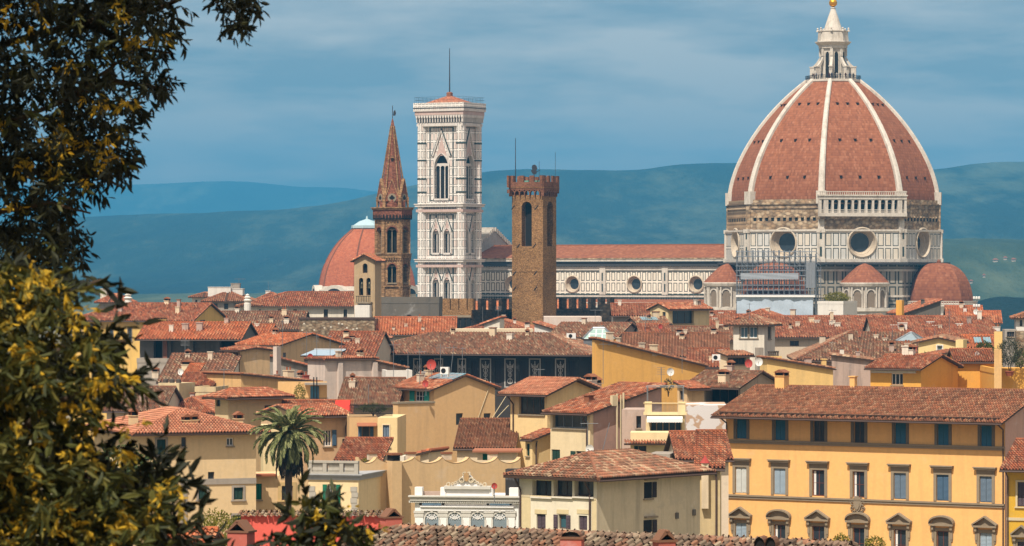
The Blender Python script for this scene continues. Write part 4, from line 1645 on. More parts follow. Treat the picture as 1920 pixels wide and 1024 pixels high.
# ---------------------------------------------------------------- scaffolding in front of the south apse
def scaffolding():
    d = 972.0
    p = at(1455, 600, d)
    t = empty('scaffolding', (p.x, p.y, 0), R(-14), 'grey tube scaffolding with white sheeting round the south apse of the cathedral', 'scaffolding')
    k1 = K * d
    X = lambda px: (px - 1455) * k1
    Z = lambda py: EYE - (py - CY) * k1
    mt = plain('scaffold_tube', (136, 140, 146), 0.8, 0.45, 0.5)
    mb = MB()
    ys = (0.0, 1.3, 4.0, 8.0)
    for y in ys:
        for px in range(1380, 1532, 10):
            zt = Z(469) if (px < 1505) else Z(476)
            if y > 2:
                zt = Z(500)
            mb.tube([(X(px), y, 14), (X(px), y, zt)], 0.1, 4)
        for py in range(472, 556, 9):
            if y > 2 and py < 500:
                continue
            mb.tube([(X(1378), y, Z(py)), (X(1531), y, Z(py))], 0.09, 4)
    for px in range(1380, 1531, 10):
        for py in range(472, 500, 9):
            mb.tube([(X(px), 0, Z(py)), (X(px + 10), 0, Z(py + 9 if (px // 10) % 2 else py - 0))], 0.05, 4)
    mb.build('tube_frame', mt, t)
    db = MB()
    for py in range(481, 556, 18):
        db.box(X(1379), X(1530), 0.05, 1.25, Z(py) - 0.12, Z(py) - 0.05)
    db.build('deck', plain('scaffold_boards', (110, 98, 88), 0.7, 0.9), t)
    def sheet(name, x0, x1, y0, y1, yy, rgb, amp=0.25, seed=0):
        sb = MB()
        r = np.random.default_rng(seed)
        ph = r.random(6) * 6
        nx, nz = 40, 14
        rows = []
        for j in range(nz + 1):
            row = []
            for i in range(nx + 1):
                u, v = i / nx, j / nz
                q = amp * (math.sin(u * 43 + ph[0]) * 0.4 + math.sin(u * 23 + ph[1] + v) * 0.5 + math.sin(u * 90 + ph[3]) * 0.25 + 0.2 * math.sin(v * 9 + u * 9 + ph[2])) * 0.5
                row.append((X(x0) + (X(x1) - X(x0)) * u, yy + q, Z(y1) + (Z(y0) - Z(y1)) * v))
            rows.append(row)
        sb.grid(rows)
        return sb.build(name, plain('sheet_%d_%d' % (rgb[0], rgb[2]), rgb, 0.75, 0.6, 0, 0.2), t, smooth=True)
    sheet('tarpaulin', 1381, 1526, 556, 606, -0.6, (186, 198, 210), 0.5, 3)
    sheet('netting', 1388, 1498, 512, 524, -0.35, (158, 162, 168), 0.2, 4)
    sheet('netting', 1512, 1530, 492, 540, -0.3, (134, 136, 140), 0.15, 5)
    rb = MB()
    rb.box(X(1380), X(1530), -1.2, 6, Z(557), Z(553.5))
    rb.build('cover_roof', M_WHITE, t)
    rc = MB()
    for py, x0, x1 in ((505, 1420, 1480), (536, 1392, 1498), (548, 1392, 1505)):
        rc.hexa([(X(x0), 1.6, Z(py + 4)), (X(x1), 1.6, Z(py + 4)), (X(x1), 5, Z(py)), (X(x0), 5, Z(py)), (X(x0), 1.6, Z(py + 3)), (X(x1), 1.6, Z(py + 3)), (X(x1), 5, Z(py - 3)), (X(x0), 5, Z(py - 3))])
    rc.build('temporary_roof', plain('scaffold_red', (150, 100, 90), 0.7, 0.9), t)


scaffolding()


# ---------------------------------------------------------------- bell tower of the cathedral
CAMPP = panels('campanile_inlay', 1.2, 2.45, 0.16, 0.22, 0.14, 'obj', (0.1, 0.3), field=(236, 226, 216), inner=(236, 226, 216), inner2=(224, 204, 192), line=(84, 92, 88), tint=0.06)


def campanile():
    H = House('bell_tower', 'tall square marble bell tower with tiers of pointed windows and a red pyramid roof', 792, 864.5, 1058, 29, 232, 'flat', pxb=894,
              wall=CAMPP, cat='bell tower', extra_holes=())
    t = H.root
    L, D, d = H.L, H.D, H.d
    Z = lambda py: zat(py, 1052)
    # tiers of windows are laid out afresh on both visible faces
    bpy.data.objects.remove(H.wall)
    for o in list(t.children):
        bpy.data.objects.remove(o)
    MT = marble('campanile_marble', (220, 210, 200), 0.82, 0.6)
    MP = marble('campanile_pink', (206, 176, 164), 0.8, 0.5)
    dk = m_dark()
    zt = Z(232)
    mb = MB()
    holes = {'f': [], 'r': []}
    spec = []
    for f in 'fr':
        n = L if f == 'f' else D
        c = n / 2
        w = 4.4
        spec.append((f, c - w / 2, c + w / 2, Z(372), Z(287), 3))
        for y0, y1 in ((428, 474), (520, 566)):
            for sx in (-1.75, 1.75):
                spec.append((f, c + sx - 1.0, c + sx + 1.0, Z(y1), Z(y0), 2))
    for f, a, b, z0, z1, k in spec:
        holes[f].append((a, b, z0, z1, 1.1))
    for f in 'fr':
        wall_face(mb, H.P(f), 0, L if f == 'f' else D, -1, [(0, zt), (L if f == 'f' else D, zt)], holes[f], CAMPP, dk)
    mb.face([(0, 0, -1), (0, 0, zt), (0, D, zt), (0, D, -1)], m=CAMPP)
    mb.face([(L, D, -1), (0, D, -1), (0, D, zt), (L, D, zt)], m=CAMPP)
    # corner buttresses
    for x, y in ((0, 0), (L, 0), (L, D), (0, D)):
        mb.lathe((x, y), [(1.35, -1), (1.35, zt)], 8, R(22.5), CAMPP)
        for py in (268, 300, 335, 360):
            mb.lathe((x, y), [(1.4, Z(py) - 0.22), (1.5, Z(py)), (1.4, Z(py) + 0.22)], 8, R(22.5), M_GREEN)
    for py, h, q in ((385, 1.2, 0.9), (489, 1.2, 0.9), (572, 1.2, 0.9)):
        z = Z(py)
        e = 1.2 + q * 0.4
        mb.box(-e, L + e, -e, D + e, z - h * 0.3, z + h * 0.2, MT)
        mb.box(-e - 0.2, L + e + 0.2, -e - 0.2, D + e + 0.2, z + h * 0.2, z + h * 0.4, MT)
        mb.box(-e + 0.25, L + e - 0.25, -e + 0.25, D + e - 0.25, z - h * 1.5, z - h * 0.9, MP)
    for f in 'fr':
        P = H.P(f)
        n = L if f == 'f' else D
        c = n / 2
        # steep gables over the openings
        def gable(cx, w, z0, z1, q=0.22):
            for sg in (-1, 1):
                for i in range(1):
                    mb.prismf(P, [(cx + sg * w, z0), (cx + sg * w - sg * 0.4, z0), (cx, z1 - 0.55), (cx, z1)][::-sg], 0, q, MT)
                    mb.prismf(P, [(cx + sg * (w + 0.35), z0), (cx + sg * w, z0), (cx, z1), (cx, z1 + 0.45)][::-sg], 0, q * 0.6, M_GREEN)
            mb.prismf(P, [(cx - w * 0.55, z0 + 0.1), (cx + w * 0.55, z0 + 0.1), (cx, z0 + (z1 - z0) * 0.72)], 0, 0.06, MP)
            mb.lathe((0, 0), [(0.001, 0), (0.001, 0.001)], 3, m=MT) if False else None
        gable(c, 2.9, Z(292), Z(243), 0.4)
        for y0, y1 in ((434, 406), (526, 500)):
            for sx in (-1.75, 1.75):
                gable(c + sx, 1.45, Z(y0), Z(y1), 0.2)
        # recessed frame round each tier
        for z0, z1 in ((Z(376), Z(238)), (Z(478), Z(402)), (Z(570), Z(497))):
            for s in (c - 3.75, c + 3.55):
                mb.boxf(P, s, s + 0.2, z0, z1, -0.1, 0.16, M_GREEN)
            mb.boxf(P, c - 3.55, c + 3.55, z1 - 0.2, z1, -0.1, 0.15, M_GREEN)
            mb.boxf(P, c - 3.55, c + 3.55, z0, z0 + 0.2, -0.1, 0.15, M_GREEN)
    mb.build('wall', None, t)
    for f, a, b, z0, z1, k in spec:
        P = H.P(f)
        w = MB()
        W = b - a
        r = W * 0.5
        for sg, s in ((1, a), (-1, b)):     # pointed head
            n = 8
            pts = []
            for i in range(n + 1):
                th = R(60) * i / n
                pts.append((s + sg * W * (1 - math.cos(th)), z1 - W * math.sin(R(60)) + W * math.sin(th)))
            for i in range(n):
                (xa, za), (xb, zb) = pts[i], pts[i + 1]
                w.prismf(P, [(s - sg * 0.03, za), (xa, za), (xb, zb), (s - sg * 0.03, zb)][::sg], -0.9, 0.05, MT)
                w.prismf(P, [(xa - sg * 0.35, za), (xa, za), (xb, zb), (xb - sg * 0.35, zb)][::sg], 0.0, 0.3, MT)
            w.boxf(P, min(s - sg * 0.35, s), max(s - sg * 0.35, s), z0, z1 - W * math.sin(R(60)), 0, 0.28, MT)
        lw = W / k
        zsp = z1 - W * 0.87
        for i in range(1, k):
            w.boxf(P, a + lw * i - 0.13, a + lw * i + 0.13, z0, zsp, -0.75, -0.45, MT)
        for i in range(k):     # tracery: a small arch over each light
            c = a + lw * (i + 0.5)
            for j in range(6):
                x0, x1 = R(180 * j / 6), R(180 * (j + 1) / 6)
                q = lw / 2
                w.prismf(P, [(c + q * math.cos(x0), zsp - q * 0.4 + q * math.sin(x0)), (c + q * math.cos(x0), zsp + q * 0.9), (c + q * math.cos(x1), zsp + q * 0.9), (c + q * math.cos(x1), zsp - q * 0.4 + q * math.sin(x1))], -0.75, -0.5, MT)
        w.boxf(P, a + 0.2, b - 0.2, zsp + lw * 0.42, zsp + lw * 0.75, -0.75, -0.5, MT)
        w.boxf(P, a - 0.1, b + 0.1, z0 - 0.5, z0, -0.6, 0.3, MT)
        w.build('window', None, t)
    # projecting gallery
    g = MB()
    e0, e1 = 1.15, 1.45
    g.box(-e0, L + e0, -e0, D + e0, Z(236), Z(230), MT)
    n = 18
    for f in 'fr':
        P = H.P(f)
        ln = (L if f != 'r' else D) + 2 * e1
        for i in range(n):
            s = -e1 + ln * (i + 0.5) / n
            g.prismf(P, [(s - 0.13, Z(229)), (s + 0.13, Z(229)), (s + 0.16, Z(218)), (s - 0.16, Z(218))], 0.8, e1 - 0.1, MT)
            g.prismf(P, [(s - 0.18, Z(221)), (s + 0.18, Z(221)), (s + 0.4, Z(215)), (s - 0.4, Z(215))], 0.8, e1 + 0.04, MT)
    g.box(-0.9, L + 0.9, -0.9, D + 0.9, Z(230), Z(215), M_DARKCORN)  # dark backing paints the shade between the corbels
    g.box(-e1 - 0.1, L + e1 + 0.1, -e1 - 0.1, D + e1 + 0.1, Z(215), Z(208), MP)
    g.box(-e1 - 0.4, L + e1 + 0.4, -e1 - 0.4, D + e1 + 0.4, Z(208), Z(205), MT)
    g.box(-e1 - 0.5, L + e1 + 0.5, -e1 - 0.5, D + e1 + 0.5, Z(202.5), Z(201), M_DARKCORN)
    for x0, x1, y0, y1 in ((-e1 - 0.4, L + e1 + 0.4, -e1 - 0.4, -e1 + 0.1), (-e1 - 0.4, L + e1 + 0.4, D + e1 - 0.1, D + e1 + 0.4), (-e1 - 0.4, -e1 + 0.1, -e1 + 0.1, D + e1 - 0.1), (L + e1 - 0.1, L + e1 + 0.4, -e1 + 0.1, D + e1 - 0.1)):
        g.box(x0, x1, y0, y1, Z(205), Z(192), CAMPP)
    g.box(-e1, L + e1, -e1, D + e1, Z(205), Z(203), MT)
    g.build('gallery', None, t)
    rb = MB()
    rz0, rz1 = Z(190), Z(176)
    c = [(-0.2, -0.2, rz0 - 0.6), (L + 0.2, -0.2, rz0 - 0.6), (L + 0.2, D + 0.2, rz0 - 0.6), (-0.2, D + 0.2, rz0 - 0.6)]
    rb.box(0.1, L - 0.1, 0.1, D - 0.1, Z(204), rz0 - 0.6, MT)
    for i in range(4):
        q = [c[i], c[(i + 1) % 4], (L / 2, D / 2, rz1)]
        rb.face(q, uv=[(0, 0), (15, 0), (7.5, 8)], m=tiles('red', 0.3, 0.5))
    rb.lathe((L / 2, D / 2), [(0.9, rz1 - 0.8), (0.9, rz1 + 0.6), (0.5, rz1 + 0.8)], 4, R(45), tiles('brown'))
    rb.build('roof', None, t)
    pb = MB()
    pb.tube([(L / 2, D / 2, rz1), (L / 2, D / 2, Z(88))], 0.2, 6, r2=0.09)
    pb.build('flagpole', plain('dark_pole', (62, 62, 68), 0.7, 0.5), t)
    rl = MB()
    e = e1 + 0.1
    for z in (Z(192) + 0.8, Z(192) + 1.6):
        rl.tube([(-e, -e, z), (L + e, -e, z), (L + e, D + e, z), (-e, D + e, z), (-e, -e, z)], 0.025, 4)
    for i in range(12):
        for x, y in ((-e + (L + 2 * e) * i / 12, -e), (L + e, -e + (D + 2 * e) * i / 12), (-e, -e + (D + 2 * e) * i / 12), (-e + (L + 2 * e) * i / 12, D + e)):
            rl.tube([(x, y, Z(193)), (x, y, Z(192) + 1.5)], 0.03, 4)
    rl.build('railing', plain('dark_iron', (52, 50, 52)), t)
    return H


campanile()


# ---------------------------------------------------------------- battlemented stone tower
BROWN = stone('brown_stone', [(168, 124, 80), (180, 136, 90), (152, 112, 72), (190, 148, 102), (142, 104, 68)], 4.6, 0.78, 0.25)
BRICKR = stone('red_brick', [(146, 98, 74), (160, 110, 84), (132, 86, 66), (152, 104, 78)], 4.0, 0.75, 0.3)
VERD = plain('verdigris', (120, 176, 160), 0.7, 0.7)


def merlons(mb, P, n, z0, z1, w, gap0, q0, q1, m, count):
    for i in range(count):
        s = gap0 + (n - gap0 * 2 - w) * i / max(1, count - 1)
        mb.boxf(P, s, s + w, z0, z1, q0, q1, m)


def brown_tower():
    H = House('stone_tower', 'square brown stone tower with a battlemented brick crown and one tall arched opening', 960, 1018, 745, 27, 366, 'flat', pxb=1043, wall=BROWN, cat='tower',
              wins=[('f', (978, 378, 997, 462), dict(arch=True, depth=1.6, sill=False, mull=(1, 1), pane=m_dark())), ('r', (1026, 378, 1037, 462), dict(arch=True, depth=1.6, sill=False, mull=(1, 1), pane=m_dark()))])
    t, L, D = H.root, H.L, H.D
    Z = lambda py: zat(py, 742)
    g = MB()
    e = 0.45
    for f in 'frl':
        P = H.P(f)
        n = L if f != 'r' else D
        k = 7
        for i in range(k):
            s = -e + (n + 2 * e) * (i + 0.5) / k
            wd = (n + 2 * e) / k
            g.boxf(P, s - wd / 2, s - wd / 2 + 0.2, Z(368), Z(358), -0.2, e - 0.05, BRICKR)
            for j in range(5):
                x0, x1 = R(180 * j / 5), R(180 * (j + 1) / 5)
                r = wd / 2 - 0.1
                g.prismf(P, [(s + 0.1 + r * math.cos(x0), Z(362) + r * math.sin(x0)), (s + 0.1 + r * math.cos(x0), Z(355)), (s + 0.1 + r * math.cos(x1), Z(355)), (s + 0.1 + r * math.cos(x1), Z(362) + r * math.sin(x1))], -0.2, e - 0.05, BRICKR)
    g.box(-e, L + e, -e, D + e, Z(356), Z(352), BRICKR)
    g.box(-e - 0.1, L + e + 0.1, -e - 0.1, D + e + 0.1, Z(352), Z(351), BROWN)
    th = 0.4
    for f in 'frl':
        P = H.P(f)
        n = L if f != 'r' else D
        g.boxf(P, -e, n + (e if f != 'r' else e - 0.01), Z(351), Z(341), e - th - 0.003, e - 0.003 * (f == 'r'), BRICKR)
        mw = 0.95 if f != 'r' else 0.85
        cnt = 4 if f != 'r' else 4
        for i in range(cnt):
            s = -e + (n + 2 * e - mw) * i / (cnt - 1)
            g.boxf(P, s, s + mw, Z(341), Z(329), e - th - 0.002, e - 0.002 * (f == 'r'), BRICKR)
    P = lambda s, z, q: (s, D + q, z)
    for i in range(4):
        s = -e + (L + 2 * e - 1.05) * i / 3
        g.boxf(P, s + 0.01, s + 1.04, Z(351), Z(330), e - th, e - 0.004, BRICKR)
    g.build('battlement', None, t)
    c = MB()
    for x in (1.4, 3.2, 5.0):
        c.box(x - 0.7, x + 0.7, D * 0.5, D * 0.5 + 1.4, Z(352), Z(337.5))
    c.build('copper_hood', VERD, t)
    pm = plain('dark_pole', (62, 62, 68))
    pb = MB()
    pb.tube([(0.6, 0.3, Z(345)), (0.6, 0.3, Z(258))], 0.1, 5, r2=0.06)
    pb.build('flagpole', pm, t)
    v = MB()
    v.tube([(3.6, D * 0.4, Z(340)), (3.6, D * 0.4, Z(312))], 0.06, 5)
    sil = [(0.0, 0), (0.5, 0.15), (0.7, 0.6), (0.55, 0.9), (0.8, 1.3), (0.6, 1.9), (0.2, 2.2), (-0.3, 2.1), (-0.55, 1.6), (-0.35, 1.2), (-0.7, 0.9), (-0.45, 0.4)]
    Pv = lambda s, z, q: (3.6 + s, D * 0.4 - q, Z(327) + z)
    v.prismf(Pv, [(x * 0.9, z * 0.9) for x, z in sil], -0.06, 0.06)
    v.tube([(4.2, D * 0.4, Z(322)), (4.9, D * 0.4, Z(318))], 0.06, 4)
    v.build('weather_vane', pm, t)
    for x, yy, py in ((5.4, 1.0, 302), (6.8, D - 0.6, 284)):
        r = MB()
        r.tube([(x, yy, Z(345)), (x, yy, Z(py))], 0.04, 4)
        r.build('lightning_rod', pm, t)
    for px0, py in ((962, 389), (1006, 389), (972, 461), (1002, 461), (965, 512), (1004, 512), (965, 541), (1004, 541)):
        s, z, _ = H.hit('f', px0, py)
        P = H.P('f')
        b = MB()
        b.tube([P(s - 0.35, z - 0.4, 0.08), P(s + 0.35, z + 0.4, 0.08)], 0.07, 4)
        b.build('iron_tie', pm, t)
    b = MB()
    b.box(-0.06, L + 0.06, -0.06, D + 0.06, Z(510), Z(508.5))
    b.build('string_course', BROWN, t)


brown_tower()


# ---------------------------------------------------------------- hexagonal tower with a spire
SPIRE = stone('spire_brick', [(150, 96, 76), (162, 106, 84), (138, 86, 68), (156, 100, 78)], 3.0, 0.78, 0.2)
TAN = stone('tan_stone', [(164, 128, 92), (180, 142, 104), (148, 112, 80), (172, 134, 96)], 2.2, 0.85)


def hex_tower():
    d = 752.0
    t = empty('spire_tower', ((736 - CX) * K * d, d, 0), R(-0.5), 'slender six sided stone tower with a brick spire, gablets and a weather vane', 'tower')
    k1 = K * d
    Z = lambda py: EYE - (py - CY) * k1
    Rh = 32 * k1
    c30 = math.cos(R(30))
    mb = MB()
    for k in range(6):
        P = face_map(Rh * c30, R(-90 + 60 * k))
        h = Rh / 2
        holes = [(-0.95, 0.95, Z(474), Z(426), 1.0), (-0.85, 0.85, Z(530), Z(495), 1.0)]
        wall_face(mb, lambda s, z, q, P=P: P(s - h, z, q), 0, 2 * h, -1, [(0, Z(412)), (2 * h, Z(412))], [(a + h, b + h, c, dd, e) for a, b, c, dd, e in holes], TAN, DK)
        for z0, z1, q in ((Z(484), Z(478), 0.3), (Z(477.5), Z(475.5), 0.42), (Z(538), Z(535), 0.25), (Z(412), Z(409), 0.25), (Z(394), Z(391), 0.62), (Z(391), Z(389), 0.8)):
            hh = (Rh * c30 + q) * math.tan(R(30))
            mb.boxf(P, -hh, hh, z0, z1, -0.4, q + 0.002 * k, TAN)
        hh = (Rh * c30 + 0.45) * math.tan(R(30))
        mb.boxf(P, -hh, hh, Z(409), Z(394), -0.4, 0.45 + 0.002 * k, SPIRE)
        for i in range(6):
            s = -hh + 2 * hh * (i + 0.5) / 6
            mb.prismf(P, [(s - 0.2, Z(412)), (s + 0.2, Z(412)), (s + 0.2, Z(405)), (s, Z(402)), (s - 0.2, Z(405))], 0.3, 0.49, DK)
        for i in range(8):
            s = -hh + 2 * hh * (i + 0.5) / 8
            mb.boxf(P, s - 0.13, s + 0.13, Z(488), Z(484), -0.1, 0.25, TAN)
        C = face_map(Rh - 0.2, R(-60 + 60 * k))
        mb.boxf(C, -0.35, 0.35, -1, Z(412), -0.4, 0.35, TAN)
    mb.build('wall', None, t)
    for k in (-1, 0, 1):
        P = face_map(Rh * c30, R(-90 + 60 * k))
        for w2, z0, z1 in ((0.95, Z(474), Z(426)), (0.85, Z(530), Z(495))):
            w = MB()
            for j in range(10):
                x0, x1 = R(180 * j / 10), R(180 * (j + 1) / 10)
                w.prismf(P, [(w2 * math.cos(x0), z1 - w2 + w2 * math.sin(x0)), (w2 * math.cos(x0), z1 + 0.02), (w2 * math.cos(x1), z1 + 0.02), (w2 * math.cos(x1), z1 - w2 + w2 * math.sin(x1))], -0.8, 0.02, TAN)
                w.prismf(P, [(w2 * math.cos(x0), z1 - w2 + w2 * math.sin(x0)), (1.25 * w2 * math.cos(x0), z1 - w2 + 1.25 * w2 * math.sin(x0)), (1.25 * w2 * math.cos(x1), z1 - w2 + 1.25 * w2 * math.sin(x1)), (w2 * math.cos(x1), z1 - w2 + w2 * math.sin(x1))], 0, 0.14, SPIRE)
            w.boxf(P, -0.07, 0.07, z0, z1 - w2, -0.6, -0.4, M_STONE)
            for sx in (-1, 1):
                for j in range(6):
                    x0, x1 = R(180 * j / 6), R(180 * (j + 1) / 6)
                    q = w2 / 2
                    w.prismf(P, [(sx * q + q * math.cos(x0), z1 - w2 * 1.1 + q * math.sin(x0)), (sx * q + q * math.cos(x0), z1 - w2 * 0.35), (sx * q + q * math.cos(x1), z1 - w2 * 0.35), (sx * q + q * math.cos(x1), z1 - w2 * 1.1 + q * math.sin(x1))], -0.6, -0.45, M_STONE)
            w.boxf(P, -w2 - 0.1, w2 + 0.1, z0 - 0.25, z0, -0.3, 0.2, M_STONE)
            w.build('window', None, t)
    s = MB()
    ph = R(30)
    s.lathe((0, 0), [(28 * k1, Z(389)), (28 * k1, Z(377)), (26.5 * k1, Z(375)), (3.2 * k1, Z(240)), (4.2 * k1, Z(238)), (2.6 * k1, Z(228)), (0.5 * k1, Z(222))], 6, ph, SPIRE)
    for k in range(6):
        P = face_map(28 * k1 * c30, R(-90 + 60 * k))
        h = 14.5 * k1
        s.prismf(P, [(-h, Z(378)), (h, Z(378)), (0, Z(338))], -1.6, 0.12, SPIRE)
        for sg in (-1, 1):
            s.prismf(P, [(sg * h, Z(378)), (sg * (h + 0.2), Z(378)), (0, Z(335)), (0, Z(338))][::sg], -0.4, 0.24, TAN)
        n = 18
        s.prismf(P, [(0.85 * math.cos(R(20 * i)), Z(371.5) + 0.85 * math.sin(R(20 * i))) for i in range(n)], 0, 0.2, M_STONE)
        for qx, qz in ((0.28, 0), (-0.28, 0), (0, 0.28), (0, -0.28)):
            s.prismf(P, [(qx + 0.26 * math.cos(R(30 * i)), Z(371.5) + qz + 0.26 * math.sin(R(30 * i))) for i in range(12)], 0.1, 0.215 + 0.002 * (qx > 0) + 0.004 * (qz > 0), DK)
        C0 = face_map(0, R(-60 + 60 * k))
        a0, b0 = C0(0, Z(388), 28 * k1), C0(0, Z(236), 3.0 * k1)
        s.tube([a0, b0], 0.16, 5, TAN)
        s.boxf(C0, -0.3, 0.3, Z(389), Z(372), 27 * k1, 30.5 * k1, TAN)
        s.boxf(C0, -0.34, 0.34, Z(372), Z(370), 26.5 * k1, 31 * k1, TAN)
        P = face_map(28 * k1 * c30 * 0.47, R(-90 + 60 * k))
        if k % 2 == 0:
            s.boxf(P, -0.2, 0.2, Z(303), Z(297), -0.6, 0.3, DK)
            s.prismf(P, [(-0.32, Z(297)), (0.32, Z(297)), (0, Z(291))], -0.6, 0.4, TAN)
    s.build('spire', None, t)
    v = MB()
    v.tube([(0, 0, Z(224)), (0, 0, Z(198))], 0.07, 5)
    v.prismf(lambda s_, z, q: (s_, -q, z), [(0.1, Z(217)), (0.55, Z(217)), (0.7, Z(212)), (0.5, Z(206)), (0.2, Z(209))], -0.05, 0.05)
    v.build('weather_vane', plain('dark_pole', (62, 62, 68)), t)


hex_tower()


# ---------------------------------------------------------------- far red dome behind the spire tower
def far_dome():
    d = 1400.0
    t = empty('domed_church', ((688 - CX) * K * d, d, 0), R(10), 'smooth red tiled dome with a pale cap standing behind the slender spire tower', 'church')
    k1 = K * d
    Z = lambda py: EYE - (py - CY) * k1
    mb = MB()
    Rb = 92 * k1
    fy = np.linspace(537, 428, 17)
    fr = np.interp(fy, [428, 440, 454, 470, 489, 505, 520, 537], [25, 41, 56, 68, 79, 86, 90, 93])
    prof = [(r * k1, Z(y)) for y, r in zip(fy, np.convolve(np.pad(fr, 1, 'edge'), [0.25, 0.5, 0.25], 'valid'))]
    rows = [mb.ring((0, 0), r, 8, z, R(22.5)) for r, z in prof]
    for j in range(8):
        mb.grid([[rw[j], rw[(j + 1) % 8]] for rw in rows], uv=[[(-0.38 * r + 50 * j, 2.1 * i), (0.38 * r + 50 * j, 2.1 * i)] for i, (r, z) in enumerate(prof)])
    dome = mb.build('dome', LORT, t)
    for j in range(8):
        rb = MB()
        rb.tube([rw[j] for rw in rows], 0.28, 5)
        rb.build('rib', APSET, dome)
    c = MB()
    rt = prof[-1][0]
    c.lathe((0, 0), [(rt + 0.6, Z(428)), (rt + 0.6, Z(423)), (rt - 0.3, Z(422)), (rt * 0.55, Z(415)), (0.5, Z(411)), (0.2, Z(405))], 8, R(22.5))
    c.build('lantern_cap', plain('pale_lead', (176, 200, 204), 0.8, 0.5), t)
    b = MB()
    b.lathe((0, 0), [(Rb * 1.03, -1), (Rb * 1.03, Z(551)), (Rb * 1.08, Z(550)), (Rb * 1.1, Z(545)), (Rb * 1.1, Z(543)), (Rb * 1.02, Z(542)), (Rb * 1.02, Z(537)), (Rb * 0.98, Z(536))], 8, R(22.5), MARB)
    for k in range(8):
        P = face_map(Rb * 1.03 * math.cos(R(22.5)), R(-90 + 45 * k))
        b.prismf(P, [(5.5 * math.cos(R(180 * i / 12)), Z(551) + 3.2 * math.sin(R(180 * i / 12))) for i in range(13)], -0.5, 2.6, MARB)
        b.prismf(P, [(3.4 * math.cos(R(180 * i / 12)), Z(551) + 2.0 * math.sin(R(180 * i / 12))) for i in range(13)], -0.5, 2.64, DK)
    b.build('drum', None, t)


far_dome()


# ---------------------------------------------------------------- people on the two high terraces
def make_person():
    rad = {}
    V = [((0, 0, 0.95), 0.15), ((0, 0, 1.15), 0.15), ((0, 0, 1.38), 0.17), ((0, 0, 1.52), 0.06), ((0, 0, 1.58), 0.07), ((0, -0.01, 1.70), 0.105),
         ((0.1, 0, 0.86), 0.11), ((0.11, -0.03, 0.48), 0.075), ((0.11, 0, 0.06), 0.055), ((0.11, -0.12, 0.04), 0.045),
         ((-0.1, 0, 0.86), 0.11), ((-0.11, -0.02, 0.48), 0.075), ((-0.11, 0.03, 0.06), 0.055), ((-0.11, -0.1, 0.04), 0.045),
         ((0.2, 0, 1.42), 0.07), ((0.26, -0.03, 1.14), 0.05), ((0.24, -0.2, 0.98), 0.04), ((0.22, -0.28, 0.97), 0.038),
         ((-0.2, 0, 1.42), 0.07), ((-0.27, -0.02, 1.14), 0.05), ((-0.25, -0.14, 0.92), 0.04), ((-0.24, -0.2, 0.87), 0.038)]
    E = [(0, 1), (1, 2), (2, 3), (3, 4), (4, 5), (0, 6), (6, 7), (7, 8), (8, 9), (0, 10), (10, 11), (11, 12), (12, 13), (2, 14), (14, 15), (15, 16), (16, 17), (2, 18), (18, 19), (19, 20), (20, 21)]
    me = bpy.data.meshes.new('person')
    me.from_pydata([v[0] for v in V], E, [])
    o = bpy.data.objects.new('person', me)
    COL.objects.link(o)
    md = o.modifiers.new('skin', 'SKIN')
    for i, v in enumerate(V):
        me.skin_vertices[0].data[i].radius = (v[1], v[1])
    me.skin_vertices[0].data[0].use_root = True
    o.modifiers.new('sub', 'SUBSURF').render_levels = 1
    dg = bpy.context.evaluated_depsgraph_get()
    m2 = bpy.data.meshes.new_from_object(o.evaluated_get(dg))
    bpy.data.objects.remove(o)
    m2.name = 'person'
    return m2


PME = make_person()
PCLOTH = [plain('cloth_%d' % i, c, 0.6, 0.9) for i, c in enumerate(((44, 44, 54), (84, 42, 40), (62, 70, 92), (180, 170, 160)))]


def people():
    d = 1030.0
    C = ((1562 - CX) * K * d, d)
    zb = EYE - (150 - CY) * K * d
    for i, an in enumerate((-152, -146, -138, -131, -122, -104, -98, -86, -78, -64, -52, -44, -38)):
        r = 6.55
        o = bpy.data.objects.new('person', PME if i % 4 == 0 else PME.copy())
        COL.objects.link(o)
        o.data.materials.clear()
        o.data.materials.append(PCLOTH[i % 4])
        o.location = (C[0] + r * math.cos(R(an)), C[1] + r * math.sin(R(an)), zb)
        o.rotation_euler = (0, 0, R(an + 90 + (i * 37) % 60 - 30))
        tag(o, 'tiny visitor standing behind the railing round the foot of the white lantern', 'person', 'visitors on the lantern terrace')
people()


# ---------------------------------------------------------------- the town, back to front
CREAM = stucco((240, 216, 180), dirt=0.45)
PALE = stucco((240, 228, 208), dirt=0.5)
WHITEW = stucco((240, 232, 220), dirt=0.35)
YEL = stucco((248, 206, 132), dirt=0.3)
OCH = stucco((234, 188, 128), dirt=0.55)
OCHD = stucco((226, 190, 144), dirt=0.6)
TANW = stucco((226, 206, 180), dirt=0.5)
GREYW = stucco((172, 160, 146), dirt=0.7)
PINKG = stucco((198, 172, 156), dirt=0.8)
PINKW = stucco((226, 206, 190), dirt=0.6)
ORA = stucco((244, 180, 84), dirt=0.3)
DARKW = stucco((92, 82, 74), dirt=0.5)
CONC = stucco((118, 110, 100), dirt=1.0)
RUBBLE = stone('rubble_wall', [(150, 124, 98), (172, 148, 120), (128, 106, 84), (188, 168, 140), (140, 112, 86)], 2.0, 0.8)
DARKST = stone('dark_grey_stone', [(92, 80, 70), (106, 92, 78), (78, 68, 62), (98, 84, 72)], 1.6, 0.55, 0.5)  # stone darkened to paint the shade on the palace's right face
D_ = lambda **k: k
dk = m_dark()
sm = D_(sill=False, mull=(1, 1))
TH = 'houses of the old town'


def H(name, label, *a, **k):
    k.setdefault('group', TH)
    return House(name, label, *a, **k)


